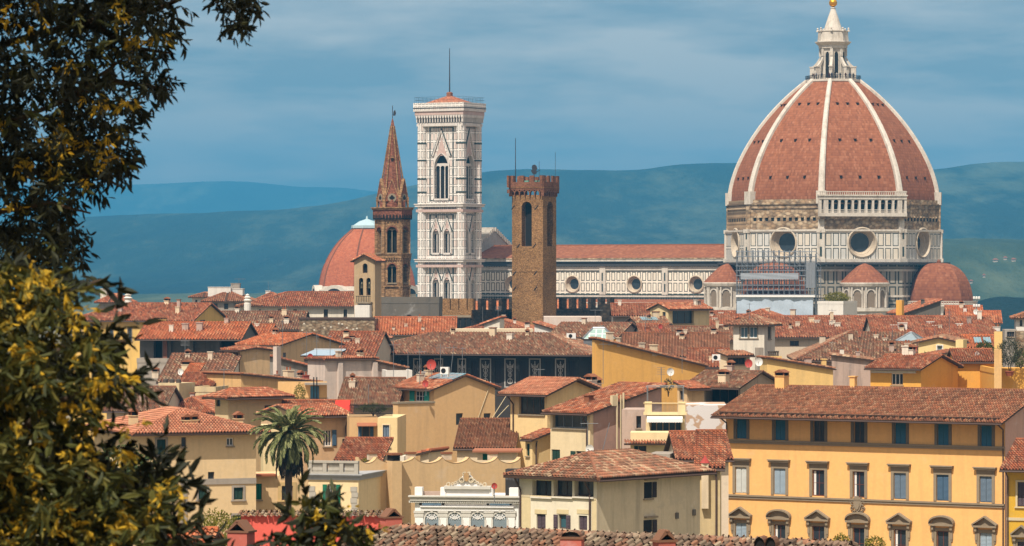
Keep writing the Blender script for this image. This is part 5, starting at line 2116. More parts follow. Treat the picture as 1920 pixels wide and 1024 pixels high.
# far layer
h = H('house', 'dark walled house with a small red pyramid roof just behind the long yellow palace', 186, 226, 690, 15, 565, 'hip', D=6, wall=GREYW, pitch=0.55)
h.chimney(196, 0.5, 541, 1.2, 'plain', PALE)
h = H('long_palace', 'long yellow building under a long plain red roof, partly hidden by the yellow flowering tree', 135, 362, 610, 18, 600, 'hipl', pxb=424, wall=stucco((240, 196, 112), dirt=0.4), tile='red', pitch=0.36,
      wins=[('f', (145, 615, 152, 638), D_(trim=0.12)), ('f', (174, 615, 181, 640), D_(trim=0.12)), ('f', (205, 615, 212, 640), D_(trim=0.12)), ('f', (240, 615, 247, 640), D_(trim=0.12)), ('r', (375, 600, 384, 607), sm)], pipe=(('f', 4.6, 5),))
for px in (292, 298, 304, 310):
    h.chimney(px, -0.03, 600, 0.5, 'cap')
h = H('house', 'low white house with a shallow brown roof beside the white roof terraces', 360, 402, 800, 4, 557, 'hip', D=9, wall=WHITEW, tile='brown', wins=[('f', (366, 562, 370, 570), sm), ('f', (376, 562, 380, 570), sm)])
h = H('house', 'dark house under a brown pyramid roof carrying two white boxes', 384, 462, 770, 3, 564, 'hip', D=14, wall=GREYW, tile='brown', pitch=0.42, wins=[('f', (400, 569, 408, 580), sm), ('f', (420, 569, 428, 580), sm), ('f', (440, 569, 448, 580), sm)])
h.chimney(413, 0.35, 538, 4.6, 'plain', WHITEW, dep=3)
h.chimney(440, 0.4, 541, 3.6, 'plain', WHITEW, dep=3)
h.chimney(442, 0.7, 531, 1.8, 'plain', GREYW)
h = H('house', 'small house with a red hipped roof and a tiny lantern behind the long cream palace', 486, 524, 820, 6, 560, 'hip', D=6, wall=TANW, pitch=0.5)
h.chimney(503, 0.5, 545, 1.0, 'plain', WHITEW)
h = H('house', 'small cream tower house at the left end of the long cream palace', 450, 482, 690, 0, 574, 'hip', D=5, wall=PALE, tile='brown', pitch=0.2, wins=[('f', (456, 580, 461, 592), sm)])
cw = D_(sill=False, trim=0.15, trimm=PALE)
h = H('long_palace', 'long cream palace with small square windows under a low red hipped roof', 457, 666, 720, 4, 574, 'hipl', D=15, wall=PALE, tile='red', pitch=0.33,
      wins=[('f', (481, 580, 489, 594), cw), ('f', (521, 580, 529, 595), cw), ('f', (550, 580, 557, 595), cw), ('f', (576, 585, 580, 594), D_(sill=False, arch=True, mull=(1, 1))), ('f', (607, 580, 615, 595), cw), ('f', (644, 580, 651, 595), cw)])
h = H('bell_gable', 'cream bell gable with two arched openings, bells and a small pediment', 664, 703, 650, 16, 489, 'gable_y', pxb=715, wall=stucco((196, 168, 130), dirt=0.7), tile='red', cat='bell gable', pitch=0.5, o=0.55, og=0.5,
      wins=[('f', (673, 521, 681, 554), D_(arch=True, sill=False, depth=0.9, mull=(1, 1), pane=dk)), ('f', (687, 521, 695, 554), D_(arch=True, sill=False, depth=0.9, mull=(1, 1), pane=dk)),
            ('f', (680, 494, 689, 512), D_(arch=True, sill=False, depth=0.6, mull=(1, 1), pane=dk))])
P = h.P('f')
bm = MB()
s0, z0, _ = h.hit('f', 670, 569); s1, z1, _ = h.hit('f', 698, 556)
bm.boxf(P, s0, s1, z0, z0 + 0.25, 0, 0.9, M_STONE)
for i in range(9):
    s = s0 + (s1 - s0) * (i + 0.5) / 9
    bm.boxf(P, s - 0.04, s + 0.04, z0 + 0.25, z1, 0.78, 0.86, m_dark())
bm.boxf(P, s0, s1, z1, z1 + 0.1, 0.75, 0.9, m_dark())
bm.build('balcony', None, h.root)
for px in (677, 691):
    s, z, _ = h.hit('f', px, 534)
    b = MB()
    b.lathe((s, 0.45), [(0.42, z - 0.6), (0.34, z - 0.3), (0.26, z + 0.2), (0.1, z + 0.45)], 12)
    b.build('bell', plain('bronze', (90, 84, 66), 0.7, 0.4, 0.7), h.root)
lw = MB()
s0, z0, _ = h.hit('f', 669, 600); s1, z1, _ = h.hit('f', 697, 572)
lw.boxf(P, s0, s1, z0, z1, 0, 1.2, WHITEW)
lw.build('lower_wall', None, h.root)
cm = MB()
for py in (556 + 16, 520, 489):
    pass
h.hole = None

# battlemented palace
def battlements():
    h = House('battlemented_palace', 'shaded stone palace wall with a long row of square battlements', 822, 885, 740, 33, 581, 'flat', pxb=1150, wall=DARKST, cat='palace')
    t, L, D, ze = h.root, h.L, h.D, h.ze
    up = MB()
    P = h.P('r')
    n = 15
    zt = zat(560, 735)
    w = 1.15 * D / (n * 2)
    for i in range(n):
        s = D * i / (n - 1) * 0.985 - (0 if i else 0)
        up.boxf(P, max(0.5, s - 0.9), min(D, s + 0.9), ze, zt, -0.5, 0.25, DARKST)
    up.boxf(P, 0, D, ze - 0.5, ze, -0.5, 0.2, DARKST)
    P = h.P('f')
    for i in range(5):
        s = L * i / 4
        up.boxf(P, max(0, s - 0.85), min(L + 0.25, s + 0.85), ze, zt, -0.5, 0.2, BROWN)
    up.boxf(P, 0, L, ze - 1.6, ze, -0.5, 0.21, BROWN)
    zc = zat(594, 738)
    up.boxf(P, 0, L, zc - 0.1, zc + 0.3, -0.1, 0.35, M_STONE)
    for i in range(6):
        s = L * (i + 0.5) / 6
        up.prismf(P, [(s - 0.5, zc - 2)] + [(s - 0.5 * math.cos(R(180 * j / 6)), zc - 0.75 + 0.5 * math.sin(R(180 * j / 6))) for j in range(7)] + [(s + 0.5, zc - 2)], 0.1, 0.26, DK)
    up.build('battlement', None, t)
    rb = MB()
    z = ze - 1.0
    rz = z + 2.6
    c = [(1.5, 3, z), (L - 1.5, 3, z), (L - 1.5, D - 3, z), (1.5, D - 3, z)]
    r0, r1 = (L / 2, 6, rz), (L / 2, D - 6, rz)
    for q in ([c[1], c[2], r1, r0], [c[3], c[0], r0, r1], [c[0], c[1], r0], [c[2], c[3], r1]):
        v = [Vector(x) for x in q]
        pu = (v[1] - v[0]).normalized(); nn = pu.cross(v[2] - v[0]).normalized(); pv = nn.cross(pu)
        tile_plane(rb, v[0], pu, pv, [((x - v[0]).dot(pu), (x - v[0]).dot(pv)) for x in v], 0.35, 0.6, tiles('bright'), fine=False)
        rb.face([tuple(x) for x in v], m=M_WOOD)
    rb.build('roof', None, t)


battlements()
h = H('terrace_house', 'weathered grey concrete terrace wall beside the foot of the spire tower', 700, 823, 700, 2, 566, 'flat', D=12, wall=CONC, cat='terrace', parapet=(0.9, 0.3),
      wins=[('f', (762, 590, 772, 603), D_(arch=True, sill=False, mull=(1, 1))), ('f', (790, 592, 800, 604), D_(arch=True, sill=False, mull=(1, 1))), ('f', (736, 592, 746, 604), D_(arch=True, sill=False, mull=(1, 1)))])
h = H('rubble_house', 'broad flat topped house with a bare rubble stone wall', 561, 702, 600, 3, 598, 'flat', D=12, wall=RUBBLE)
mb = MB()
mb.box(-0.1, h.L + 0.1, -0.12, 0.5, h.ze - 0.1, h.ze + 0.25)
mb.build('coping', M_METAL, h.root)
wl = MB()
for i in range(14):
    s, z = rng.random() * h.L * 0.95, h.ze - 0.8 - 2.6 * rng.random()
    wl.box(s, s + 0.25, -0.03, 0.3, z, z + 0.22)
wl.build('pale_stone', PALE, h.root)
h = H('house', 'low red roofed house below the long cream palace, left of the rubble wall', 384, 562, 630, 4, 617, 'gable_x', D=16, wall=GREYW, tile='old', pitch=0.33)
h = H('house', 'red roof running behind the rubble wall house, below the terrace of grey concrete', 702, 852, 600, 0, 627, 'gable_x', D=14, wall=TANW, tile='bright', pitch=0.35)
h.chimney(738, 0.1, 612, 0.5, 'brick'); h.chimney(793, 0.1, 612, 0.5, 'brick')
h = H('house', 'white gabled dormer house beside the right edge of the rubble wall', 703, 726, 585, 0, 634, 'shed_r', D=5, wall=WHITEW, tile='red', pitch=0.3)
h = H('house', 'broad red hipped roof below the long battlements', 846, 1012, 640, 8, 626, 'hip', D=18, wall=PALE, tile='red', pitch=0.29)
h = H('house', 'cream gable set into the red hipped roof below the battlements', 908, 937, 625, 14, 608, 'shed_l', D=3, wall=PALE, tile='red', pitch=0.35)
h = H('house', 'long cream parapet with roof terrace pots in front of the red hipped roof', 845, 1000, 585, -2, 617, 'flat', D=6, wall=CREAM)
h = H('house', 'plain pale plastered block with a white dish below the battlements', 1020, 1128, 640, 0, 594, 'flat', D=12, wall=PINKW, wins=[])
h = H('house', 'narrow dark grey stair tower at the right end of the battlements', 1126, 1149, 690, 10, 570, 'flat', D=6, wall=DARKST)
h = H('house', 'brown tiled house with grey side gable behind the glass vault', 1032, 1158, 575, 22, 631, 'gable_x', pxb=1205, wall=GREYW, tile='old', pitch=0.34)
h.chimney(1122, 0.6, 611, 0.9, 'plain', WHITEW)
h = H('house', 'house with a blue glazed panel in its tiled roof and a white left gable', 1195, 1254, 585, -22, 607, 'gable_x', pxb=1175, wall=GREYW, tile='old', pitch=0.4)
sk = MB()
P = lambda x, y, q: (x, y, h.h(x, y) + 0.3 + q)
sk.hexa([P(1, 0.5, 0), P(h.L * .72, 0.5, 0), P(h.L * .72, h.D * .4, 0), P(1, h.D * .4, 0), P(1, 0.5, .1), P(h.L * .72, 0.5, .1), P(h.L * .72, h.D * .4, .1), P(1, h.D * .4, .1)])
sk.build('roof_glazing', plain('blue_glazing', (132, 166, 176), 0.7, 0.25), h.root)
h = H('house', 'low house with a red back roof behind the blue glazed roof', 1150, 1232, 640, 0, 592, 'gable_x', D=12, wall=GREYW, tile='red', pitch=0.3)
h = H('tower_house', 'attic house with a cream left gable and a wide dark glazed opening', 1253, 1330, 600, -47, 580, 'gable_x', pxb=1219, wall=stucco((232, 206, 156), dirt=0.4), tile='red', pitch=0.4, o=0.6,
      wins=[('f', (1261, 582, 1301, 607), D_(depth=0.5, mull=(3, 1))), ('l', (1222, 585, 1228, 593), sm), ('l', (1242, 585, 1248, 595), sm)])
for a in ((1318, 1420, 640, 2, 633, 'red', 'house with two stepped red roofs beside the attic house with the dark opening', 20), (1330, 1372, 700, 8, 604, 'red', 'small red roof just left of the scaffolding', 10)):
    h = H('house', a[6], a[0], a[1], a[2], a[3], a[4], 'gable_x', D=a[7], wall=PALE, tile=a[5], pitch=0.36)
    h.chimney(a[0] + 22, 0.4, a[4] - 16, 0.9, 'pots')
    h.chimney(a[0] + 34, 0.2, a[4] - 10, 1.0, 'plain', PALE)
h = H('house', 'red pyramid roof behind the square cream tower house and in front of the white sheeting', 1388, 1452, 640, 16, 596, 'hip', D=8, wall=TANW, tile='red', pitch=0.4)
h.chimney(1487, 0.5, 580, 0.8, 'brick')
h = H('tower_house', 'square cream tower house with a pair of blue panes under a red pyramid roof', 1375, 1433, 530, 20, 607, 'hip', pxb=1453, wall=PALE, tile='old', pitch=0.42, o=0.8,
      wins=[('f', (1388, 613, 1402, 634), D_(trim=0.12, frame=M_WHITE, pane=plain('blue_pane', (120, 150, 162), 0.6, 0.2))), ('f', (1405, 613, 1420, 634), D_(trim=0.12, frame=M_WHITE, pane=plain('blue_pane', (120, 150, 162)))), ('r', (1440, 612, 1445, 636), D_(trim=0.1))])
h = H('long_house', 'long red roofed house running right from the square cream tower house', 1452, 1645, 610, 0, 632, 'gable_x', D=18, wall=TANW, tile='red', pitch=0.34, wins=[('f', (1481, 639, 1498, 649), D_(sill=False))])
for px, fy, py in ((1531, 0.35, 600), (1560, 0.3, 606), (1570, 0.25, 610)):
    h.chimney(px, fy, py, 0.9, 'plain', PALE)
h = H('white_house', 'plain white block with a small arched window and a yellow hedge on its flat roof', 1533, 1581, 760, 27, 567, 'flat', pxb=1607, wall=WHITEW, parapet=(0.25, 0.25), cat='house',
      wins=[('f', (1554, 587, 1560, 603), D_(arch=True, sill=False, mull=(1, 1))), ('r', (1588, 590, 1591, 600), sm)])
h = H('house', 'grey gabled house with a small pale window right of the plain white block', 1608, 1648, 720, 14, 598, 'gable_y', D=9, wall=stucco((190, 176, 152), dirt=0.5), tile='old', pitch=0.5, rf=0.3, wins=[('f', (1612, 600, 1620, 608), sm)])
h = H('house', 'weathered grey house with a steep lean-to roof and a barred window', 1697, 1764, 650, -12, 588, 'shed_l', D=8, wall=CONC, tile='red', pitch=0.33, wins=[('f', (1703, 591, 1714, 608), D_(mull=(2, 4)))])
h = H('house', 'narrow orange stair turret on the left end of the steep lean-to roof', 1680, 1691, 640, 15, 563, 'flat', pxb=1695, wall=ORA)
h = H('house', 'red roofed attic with a row of white framed windows and a floodlight mast', 1777, 1842, 670, 4, 599, 'gable_x', D=12, wall=WHITEW, tile='bright', pitch=0.36, wins=[('f', (1787, 601, 1797, 610), D_(frame=M_WHITE)), ('f', (1800, 601, 1808, 610), D_(frame=M_WHITE)), ('f', (1812, 601, 1822, 610), sm)])
h = H('house', 'small red roof right of the attic with the floodlight mast', 1842, 1876, 660, 4, 605, 'gable_x', D=9, wall=TANW, tile='bright', pitch=0.4)
h = H('house', 'white house with a brown roof at the right edge of the skyline', 1905, 1960, 570, 6, 596, 'hip', D=9, wall=WHITEW, tile='brown', pitch=0.36, wins=[('f', (1912, 600, 1917, 612), sm)])
h = H('house', 'low rounded rubble building at the right edge below the white house', 1906, 1960, 520, 6, 622, 'flat', D=9, wall=RUBBLE)
h = H('long_house', 'wide red roof with white chimneys below the weathered grey lean-to house', 1640, 1868, 570, 0, 634, 'gable_x', D=18, wall=TANW, tile='red', pitch=0.33)
for px, fy, py, wd in ((1676, 0.3, 604, 1.1), (1692, 0.2, 605, 1.3), (1744, 0.35, 602, 1.1), (1753, 0.3, 605, 1.1), (1798, 0.3, 607, 1.0), (1868, 0.2, 608, 1.0)):
    h.chimney(px, fy, py, wd, 'pots' if px != 1692 else 'plain', WHITEW)
h = H('house', 'brown diagonal roof left of the glass roof lantern', 1612, 1690, 530, 8, 677, 'gable_x', D=24, wall=TANW, tile='old', pitch=0.3)
h = H('roof_lantern', 'square tan roof lantern with a glass pyramid top', 1684, 1722, 500, 24, 639, 'hip', pxb=1733, wall=TANW, cat='roof lantern', pitch=0.72, o=0.25, roofmat=plain('skylight_glass', (150, 164, 170), 0.8, 0.18, 0.2), gutter=False, wins=[('f', (1689, 646, 1694, 656), sm)])
h = H('house', 'brown roof between the glass roof lantern and the pale yellow house', 1640, 1738, 470, 6, 683, 'gable_x', D=16, wall=TANW, tile='old', pitch=0.3)
h.chimney(1712, 0.3, 660, 0.9, 'plain', stucco((196, 92, 80)))
h = H('yellow_house', 'pale yellow house with a shallow gable, one blue pane and a tall square chimney', 1722, 1796, 455, 10, 643, 'gable_y', D=10, wall=stucco((250, 220, 156), dirt=0.25), tile='old', pitch=0.22,
      wins=[('f', (1757, 648, 1767, 660), D_(frame=M_WHITE, trim=0.1, trimm=M_WHITE, pane=plain('blue_pane', (120, 150, 162))))])
h = H('chimney_stack', 'tall pale yellow chimney block on the right of the pale yellow house', 1792, 1806, 450, 24, 637, 'flat', pxb=1813, wall=stucco((250, 220, 156), dirt=0.25), cat='chimney')
h = H('house', 'small pale yellow lean-to with a boarded opening against the pale yellow house', 1750, 1792, 440, -14, 668, 'shed_l', D=3, wall=stucco((250, 220, 156), dirt=0.25), tile='red', pitch=0.16, gutter=False, wins=[('f', (1758, 668, 1776, 690), D_(pane=TANW, depth=0.1))])
h = H('house', 'orange house under a low red roof with a white band over its opening', 1632, 1727, 405, 30, 690, 'gable_x', pxb=1796, wall=ORA, tile='red', pitch=0.24, o=0.8, wins=[('f', (1671, 700, 1693, 722), D_(mull=(3, 1), frame=M_WHITE))])
mb = MB()
s0, z0, _ = h.hit('f', 1636, 699); s1, z1, _ = h.hit('f', 1718, 694)
mb.boxf(h.P('f'), s0, s1, z0, z1, -0.05, 0.35)
mb.build('awning_box', PALE, h.root)
h = H('house', 'plain orange house with a narrow red roof joining the orange walled house', 1795, 1864, 412, 0, 680, 'gable_x', D=9, wall=ORA, tile='red', pitch=0.26, o=0.4)
h = H('terrace_house', 'orange terrace with potted trees at the right edge', 1864, 1960, 400, 0, 695, 'flat', D=14, wall=ORA, parapet=(0.25, 0.3), cat='terrace')
h = H('chimney_stack', 'tall ochre chimney at the left end of the orange terrace', 1864, 1878, 398, 8, 655, 'flat', D=1.2, wall=OCH, cat='chimney')

# middle layer, right
h = H('house', 'broad brown roof of coarse tiles behind the long ochre wall', 1168, 1364, 545, 3, 668, 'gable_x', D=20, wall=TANW, tile='brown', pitch=0.3, tw=0.42)
h.chimney(1323, 0.1, 655, 1.6, 'pots', GREYW)
h = H('house', 'small dark house with a red roof right of the long ochre wall', 1290, 1362, 505, 4, 688, 'gable_x', D=14, wall=DARKW, tile='red', pitch=0.3)
h = H('ochre_house', 'house with a long bare ochre wall sloping down to the right', 1118, 1322, 480, -26, 690, 'shed_r', D=1.0, wall=stucco((238, 182, 98), dirt=0.3), tile='brown', pitch=0.225, o=0.15, og=0.5)
h = H('ochre_house', 'tall narrow ochre end wall rising at the left of the long sloping ochre wall', 1115, 1160, 480.2, -26, 636, 'flat', D=0.7, wall=stucco((238, 182, 98), dirt=0.3))
h = H('dormer_house', 'small cream dormer house with a dark window and an air conditioner', 1363, 1406, 480, -34, 668, 'shed_f', pxb=1349, wall=CREAM, tile='brown', pitch=0.2, wins=[('f', (1365, 671, 1400, 684), D_(depth=0.5, mull=(3, 1)))])
h = H('house', 'brown roofed house behind the low yellow wall and left of the diagonal roofs', 1498, 1612, 505, 2, 675, 'hipl', D=22, wall=PINKG, tile='old', pitch=0.32, wins=[('f', (1575, 690, 1590, 712), sm)])
h = H('house', 'low yellow house with a sloping parapet and a row of clay pots at its left', 1438, 1562, 445, -12, 694, 'shed_r', D=3, wall=YEL, tile='brown', pitch=0.16, o=0.2)
h = H('chimney_stack', 'broad yellow chimney block with dark pots left of the low yellow house', 1440, 1466, 448, -12, 668, 'flat', D=1.4, wall=YEL, cat='chimney')
pt = MB()
for i in range(5):
    pt.lathe((0.3 + i * (h.L - 0.6) / 4, 0.7), [(0.13, h.ze), (0.1, h.ze + 0.4), (0.16, h.ze + 0.45), (0.15, h.ze + 0.6)], 8)
pt.build('chimney_pot', DARKW, h.root)
h = H('chimney_stack', 'round topped grey chimney behind the red dish and the white dish', 1417, 1432, 450, 0, 652, 'flat', D=1.2, wall=GREYW, cat='chimney')
h = H('house', 'house with a dark loggia under a broad red roof and a grey right gable', 1290, 1388, 405, 31, 724, 'gable_x', pxb=1462, wall=stucco((176, 160, 140), dirt=0.6), tile='old', pitch=0.3, o=0.9,
      wins=[('f', (1322, 727, 1384, 757), D_(depth=1.6, pane=dk, mull=(4, 1), sill=False))])
h.chimney(1357, 0.1, 694, 0.9, 'cap', CREAM); h.chimney(1364, 0.6, 684, 0.6, 'plain', CREAM)
h = H('house', 'small ochre wing with a narrow window against the dark loggia', 1288, 1320, 396, -40, 729, 'shed_f', pxb=1270, wall=OCHD, tile='red', pitch=0.3, wins=[('l', (1274, 733, 1281, 750), sm)])

# dark decorated palace
h = H('dark_palace', 'wide dark palace with pale drawn window panels under a deep red roof', 692, 1086, 540, 20, 655, 'hip', D=14, wall=stucco((70, 64, 60), dirt=0.4), tile='old', pitch=0.3, o=2.4, cat='palace',
      wins=[('f', (x - 6, 676, x + 6, 726), D_(sh='closed', shc='darkbrown', sill=False)) for x in (757, 802, 846, 889, 934, 980, 1027, 1073)])
for x0, x1 in ((775, 791), (814, 831), (858, 874), (900, 921), (946, 967), (992, 1014), (1041, 1061), (1086, 1092)):
    if x1 > 1086:
        continue
    s0, z1, _ = h.hit('f', x0, 672); s1, z0, _ = h.hit('f', x1, 727)
    P = h.P('f')
    m = MB()
    fr = 0.16
    gm = plain('pale_sgraffito', (186, 180, 172), 0.8, 0.85)
    m.boxf(P, s0, s0 + fr, z0, z1, -0.02, 0.08, gm); m.boxf(P, s1 - fr, s1, z0, z1, -0.02, 0.08, gm)
    m.boxf(P, s0 + fr, s1 - fr, z1 - fr, z1, -0.02, 0.08, gm); m.boxf(P, s0 + fr, s1 - fr, z0, z0 + fr, -0.02, 0.08, gm)
    c = (s0 + s1) / 2
    zz = z0 + 0.5
    for a0, r0_ in ((0.4, 0.42), (1.25, 0.3), (1.9, 0.36), (2.55, 0.22)):
        n = 12
        for i in range(n):
            x0_, x1_ = 2 * math.pi * i / n, 2 * math.pi * (i + 1) / n
            q = [(c + r0_ * math.cos(x0_), zz + a0 + r0_ * math.sin(x0_)), (c + r0_ * 0.72 * math.cos(x0_), zz + a0 + r0_ * 0.72 * math.sin(x0_)), (c + r0_ * 0.72 * math.cos(x1_), zz + a0 + r0_ * 0.72 * math.sin(x1_)), (c + r0_ * math.cos(x1_), zz + a0 + r0_ * math.sin(x1_))]
            m.face([P(s, z, 0.05) for s, z in q][::-1], m=gm)
    m.boxf(P, c - 0.06, c + 0.06, zz, z1 - 0.4, -0.02, 0.045, gm)
    for sg in (-1, 1):
        m.prismf(P, [(c + sg * 0.1, zz + 2.3), (c + sg * 0.55, zz + 2.9), (c + sg * 0.45, zz + 2.2)][::sg], 0, 0.05, gm)
    m.build('wall_panel', None, h.root)
h = H('skylight', 'rounded pale green glass vault standing on the roof of the dark palace', 1094, 1148, 536, 8, 636, 'hip', D=2.4, wall=M_LEAD, cat='skylight', pitch=1.15, o=0.1, roofmat=panels('vault_glass', 0.9, 0.9, 0.0, 0.0, 0.09, 'uv', inner=(150, 176, 168), line=(196, 204, 200), field=(150, 176, 168)), gutter=False)

# middle layer, left
h = H('house', 'dark grey loggia house under a long bright red roof, near the flowering tree', 262, 452, 530, 6, 632, 'gable_x', D=12, wall=stucco((120, 114, 108), dirt=0.4), tile='bright', pitch=0.3, o=1.6,
      wins=[('f', (288, 638, 304, 672), D_(depth=1.2, pane=dk, mull=(1, 1), sill=False)), ('f', (320, 638, 352, 672), D_(depth=0.8, pane=CONC, mull=(1, 1), sill=False)), ('f', (362, 638, 404, 672), D_(depth=0.8, pane=CONC, mull=(2, 1), sill=False)), ('f', (412, 640, 446, 672), D_(depth=1.4, pane=dk, mull=(1, 1), sill=False))])
mb = MB()
s0, z0, _ = h.hit('f', 306, 674); s1, z1, _ = h.hit('f', 314, 638)
mb.boxf(h.P('f'), s0, s1, z0, z1, 0, 0.3)
mb.build('pillar', stucco((150, 100, 80)), h.root)
h = H('terrace_house', 'grey plastered plinth wall with a dark coping below the grey loggia', 257, 386, 500, 4, 676, 'flat', D=8, wall=GREYW, parapet=(0.3, 0.3), cat='terrace')
h = H('terrace_house', 'small white roof terrace with railings right of the grey plinth wall', 384, 421, 490, 4, 684, 'flat', D=5, wall=WHITEW, cat='terrace', parapet=(1.2, 0.2))
h = H('house', 'low house with a dark opening under a red roof right of the grey loggia', 432, 502, 560, 5, 631, 'gable_x', D=10, wall=DARKW, tile='bright', pitch=0.3, o=0.9)
h = H('house', 'red roof with a wide shaded ochre gable in front of the rubble wall', 450, 526, 505, 34, 647, 'gable_x', pxb=636, wall=OCHD, tile='bright', pitch=0.2, o=0.8)
h = H('house', 'sloping red roof below the rubble wall, left of the dark palace', 602, 700, 520, 6, 668, 'gable_x', D=20, wall=TANW, tile='red', pitch=0.3)
h.chimney(651, 0.3, 640, 0.9, 'cap', TANW); h.chimney(660, 0.35, 642, 0.7, 'cap', TANW)
h = H('metal_roof_house', 'low shed with a pale blue metal roof behind the red dish', 570, 620, 490, 20, 668, 'shed_f', D=4, wall=DARKW, cat='shed', pitch=0.14, o=0.4, roofmat=plain('pale_blue_metal', (176, 196, 210), 0.75, 0.4, 0.2))
h = H('house', 'plain cream house with a shaded ochre flank below the bright red roofs', 421, 450, 470, 48, 658, 'gable_x', pxb=506, wall=OCHD, tile='red', pitch=0.12, o=0.5, wins=[('f', (432, 668, 440, 684), D_(mull=(1, 5)))])
h = H('house', 'whitewashed wall with one tiny window and a curved top beside the tall plain chimney', 512, 582, 478, -22, 690, 'shed_r', D=5, wall=GREYW, tile='red', pitch=0.25, o=0.3, wins=[('f', (530, 661, 536, 670), sm)])
h = H('chimney_stack', 'tall plain plastered chimney block beside the whitewashed wall', 512, 519, 460, 28, 650, 'flat', pxb=527, wall=PINKW, cat='chimney')
h = H('pink_house', 'large pinkish white house with shallow buttresses and one barred window', 609, 704, 440, -36, 676, 'hip', pxb=577, wall=PINKW, tile='red', pitch=0.1, o=0.3, cat='house', wins=[('f', (668, 713, 684, 732), D_(mull=(4, 5), trim=0.0))])
P = h.P('f')
mb = MB()
for px in (636, 701):
    s, _, _ = h.hit('f', px)
    mb.boxf(P, s - 0.3, s + 0.3, 10, h.ze - 0.3, 0, 0.35)
s0, z0, _ = h.hit('f', 664, 709); s1, z1, _ = h.hit('f', 687, 706)
mb.boxf(P, s0, s1, z0, z1, 0, 0.3)
mb.build('buttress', PINKW, h.root)
h = H('house', 'weathered grey gable adjoining the right side of the pinkish white house', 704, 762, 452, -36, 694, 'shed_r', D=6, wall=PINKG, tile='brown', pitch=0.2, o=0.2)
h = H('ochre_house', 'shaded ochre house with a parapet falling to the right and a terrace in front', 452, 600, 430, -38, 722, 'shed_r', D=7, wall=OCH, tile='brown', pitch=0.1, o=0.2)
h.chimney(541, 0.3, 688, 0.9, 'pots', CREAM); h.chimney(571, 0.3, 697, 0.8, 'pots', stucco((190, 100, 84)))
h = H('house', 'hipped red roof over a cream house with one small window in its shaded flank', 403, 428, 365, 50, 741, 'hip', pxb=528, wall=stucco((226, 196, 150), dirt=0.35), tile='red', pitch=0.42, o=0.9, wins=[('r', (496, 760, 510, 776), D_(mull=(1, 1))), ('f', (405, 742, 413, 762), sm)])
h = H('house', 'hipped red roof with a pale ridge left of the cream house with the shaded flank', 298, 395, 410, 12, 771, 'hip', D=13, wall=TANW, tile='red', pitch=0.42)
h = H('house', 'reddish roof half hidden by the tree above the big cream corner house', 200, 304, 400, 4, 770, 'gable_x', D=14, wall=TANW, tile='old', pitch=0.3)
h = H('chimney_stack', 'long cream chimney block with three clay pots', 297, 336, 425, 26, 718, 'flat', pxb=366, wall=stucco((224, 200, 156), dirt=0.6), cat='chimney')
pt = MB()
for i in range(3):
    pt.lathe((0.5 + i * (h.L - 1.0) / 2, 0.7), [(0.3, h.ze), (0.3, h.ze + 0.35), (0.05, h.ze + 0.5)], 8)
pt.build('chimney_pot', DARKW, h.root)
h = H('house', 'jumbled red roofs round the white dish below the grey plinth wall', 300, 424, 460, 6, 716, 'gable_x', D=18, wall=PALE, tile='old', pitch=0.33)
h.chimney(352, 0.2, 676, 1.3, 'cap', CREAM); h.chimney(292, 0.1, 690, 0.8, 'cap', TANW)
h = H('house', 'little white lean-to with an air conditioner among the jumbled red roofs', 348, 365, 440, 10, 705, 'shed_f', D=3, wall=WHITEW, tile='bright', pitch=0.35)

# ochre house with the blank wall
OC2 = stucco((232, 188, 134), dirt=0.35)
G = D_(sh='open', shc='teal', trim=0.0, frame=M_WHITE, mull=(3, 2))
h = H('ochre_house', 'tall ochre house with a large blank side wall and green shutters under its eave', 741, 814, 405, 54, 727, 'gable_x', pxb=928, wall=OC2, tile='red', pitch=0.33, o=0.6, og=0.3,
      wins=[('f', (778, 733, 796, 753), G), ('f', (744, 736, 750, 752), D_(sh='closed', shc='teal')), ('r', (855, 775, 868, 797), sm), ('r', (907, 775, 920, 797), sm)], pipe=(('f', 1.6, zat(753, 400)),))
mt = plain('pale_blue_metal', (176, 196, 210))
mb = MB()
P = lambda x, y, q: (x, y, h.h(x, y) + 0.28 + q)
yb = h.D * 0.5
mb.hexa([P(h.L * .4, yb * .55, 0), P(h.L + .3, yb * .55, 0), P(h.L + .3, yb, 0), P(h.L * .4, yb, 0), P(h.L * .4, yb * .55, .06), P(h.L + .3, yb * .55, .06), P(h.L + .3, yb, .06), P(h.L * .4, yb, .06)])
mb.build('roof_patch', plain('weathered_blue_roof', (120, 156, 168), 0.75, 0.6), h.root)
h.chimney(792, 0.28, 697, 0.42, 'plain', WHITEW)
OCHRE_H = h
cbm = MB()
Pc = h.P('r')
for q in (((918, 722), (872, 850)), ((950, 740), (880, 850)), ((953, 760), (915, 800))):
    cbm.tube([Pc(h.hit('r', *p)[0], h.hit('r', *p)[1], 0.06) for p in q], 0.035, 4)
cbm.build('cable', M_CREAMTRIM, h.root)
h = H('ochre_house', 'lower ochre block under the ledge below the green shutters', 737, 746, 392, 54, 757, 'flat', pxb=815, wall=OC2)
mb = MB()
mb.box(-0.1, h.L + 0.1, -0.1, h.D, h.ze, h.ze + 0.18)
mb.build('ledge', M_STONE, h.root)
h = H('house', 'low house with a flat reddish lean-to roof in front of the blank ochre wall', 857, 960, 345, 3, 843, 'shed_f', D=9, wall=CREAM, cat='house', pitch=0.24, o=0.3, tile='brown', wins=[('f', (905, 848, 915, 860), D_(sh='closed', shc='green'))])
h = H('hut', 'little cream roof hut with a green door behind the scalloped wall', 895, 968, 318, 2, 848, 'flat', D=4, wall=CREAM, cat='hut', wins=[('f', (905, 851, 914, 863), D_(sh='closed', shc='green', sill=False))])
mb = MB()
mb.box(-0.4, h.L + 0.4, -0.4, h.D + 0.2, h.ze, h.ze + 0.15)
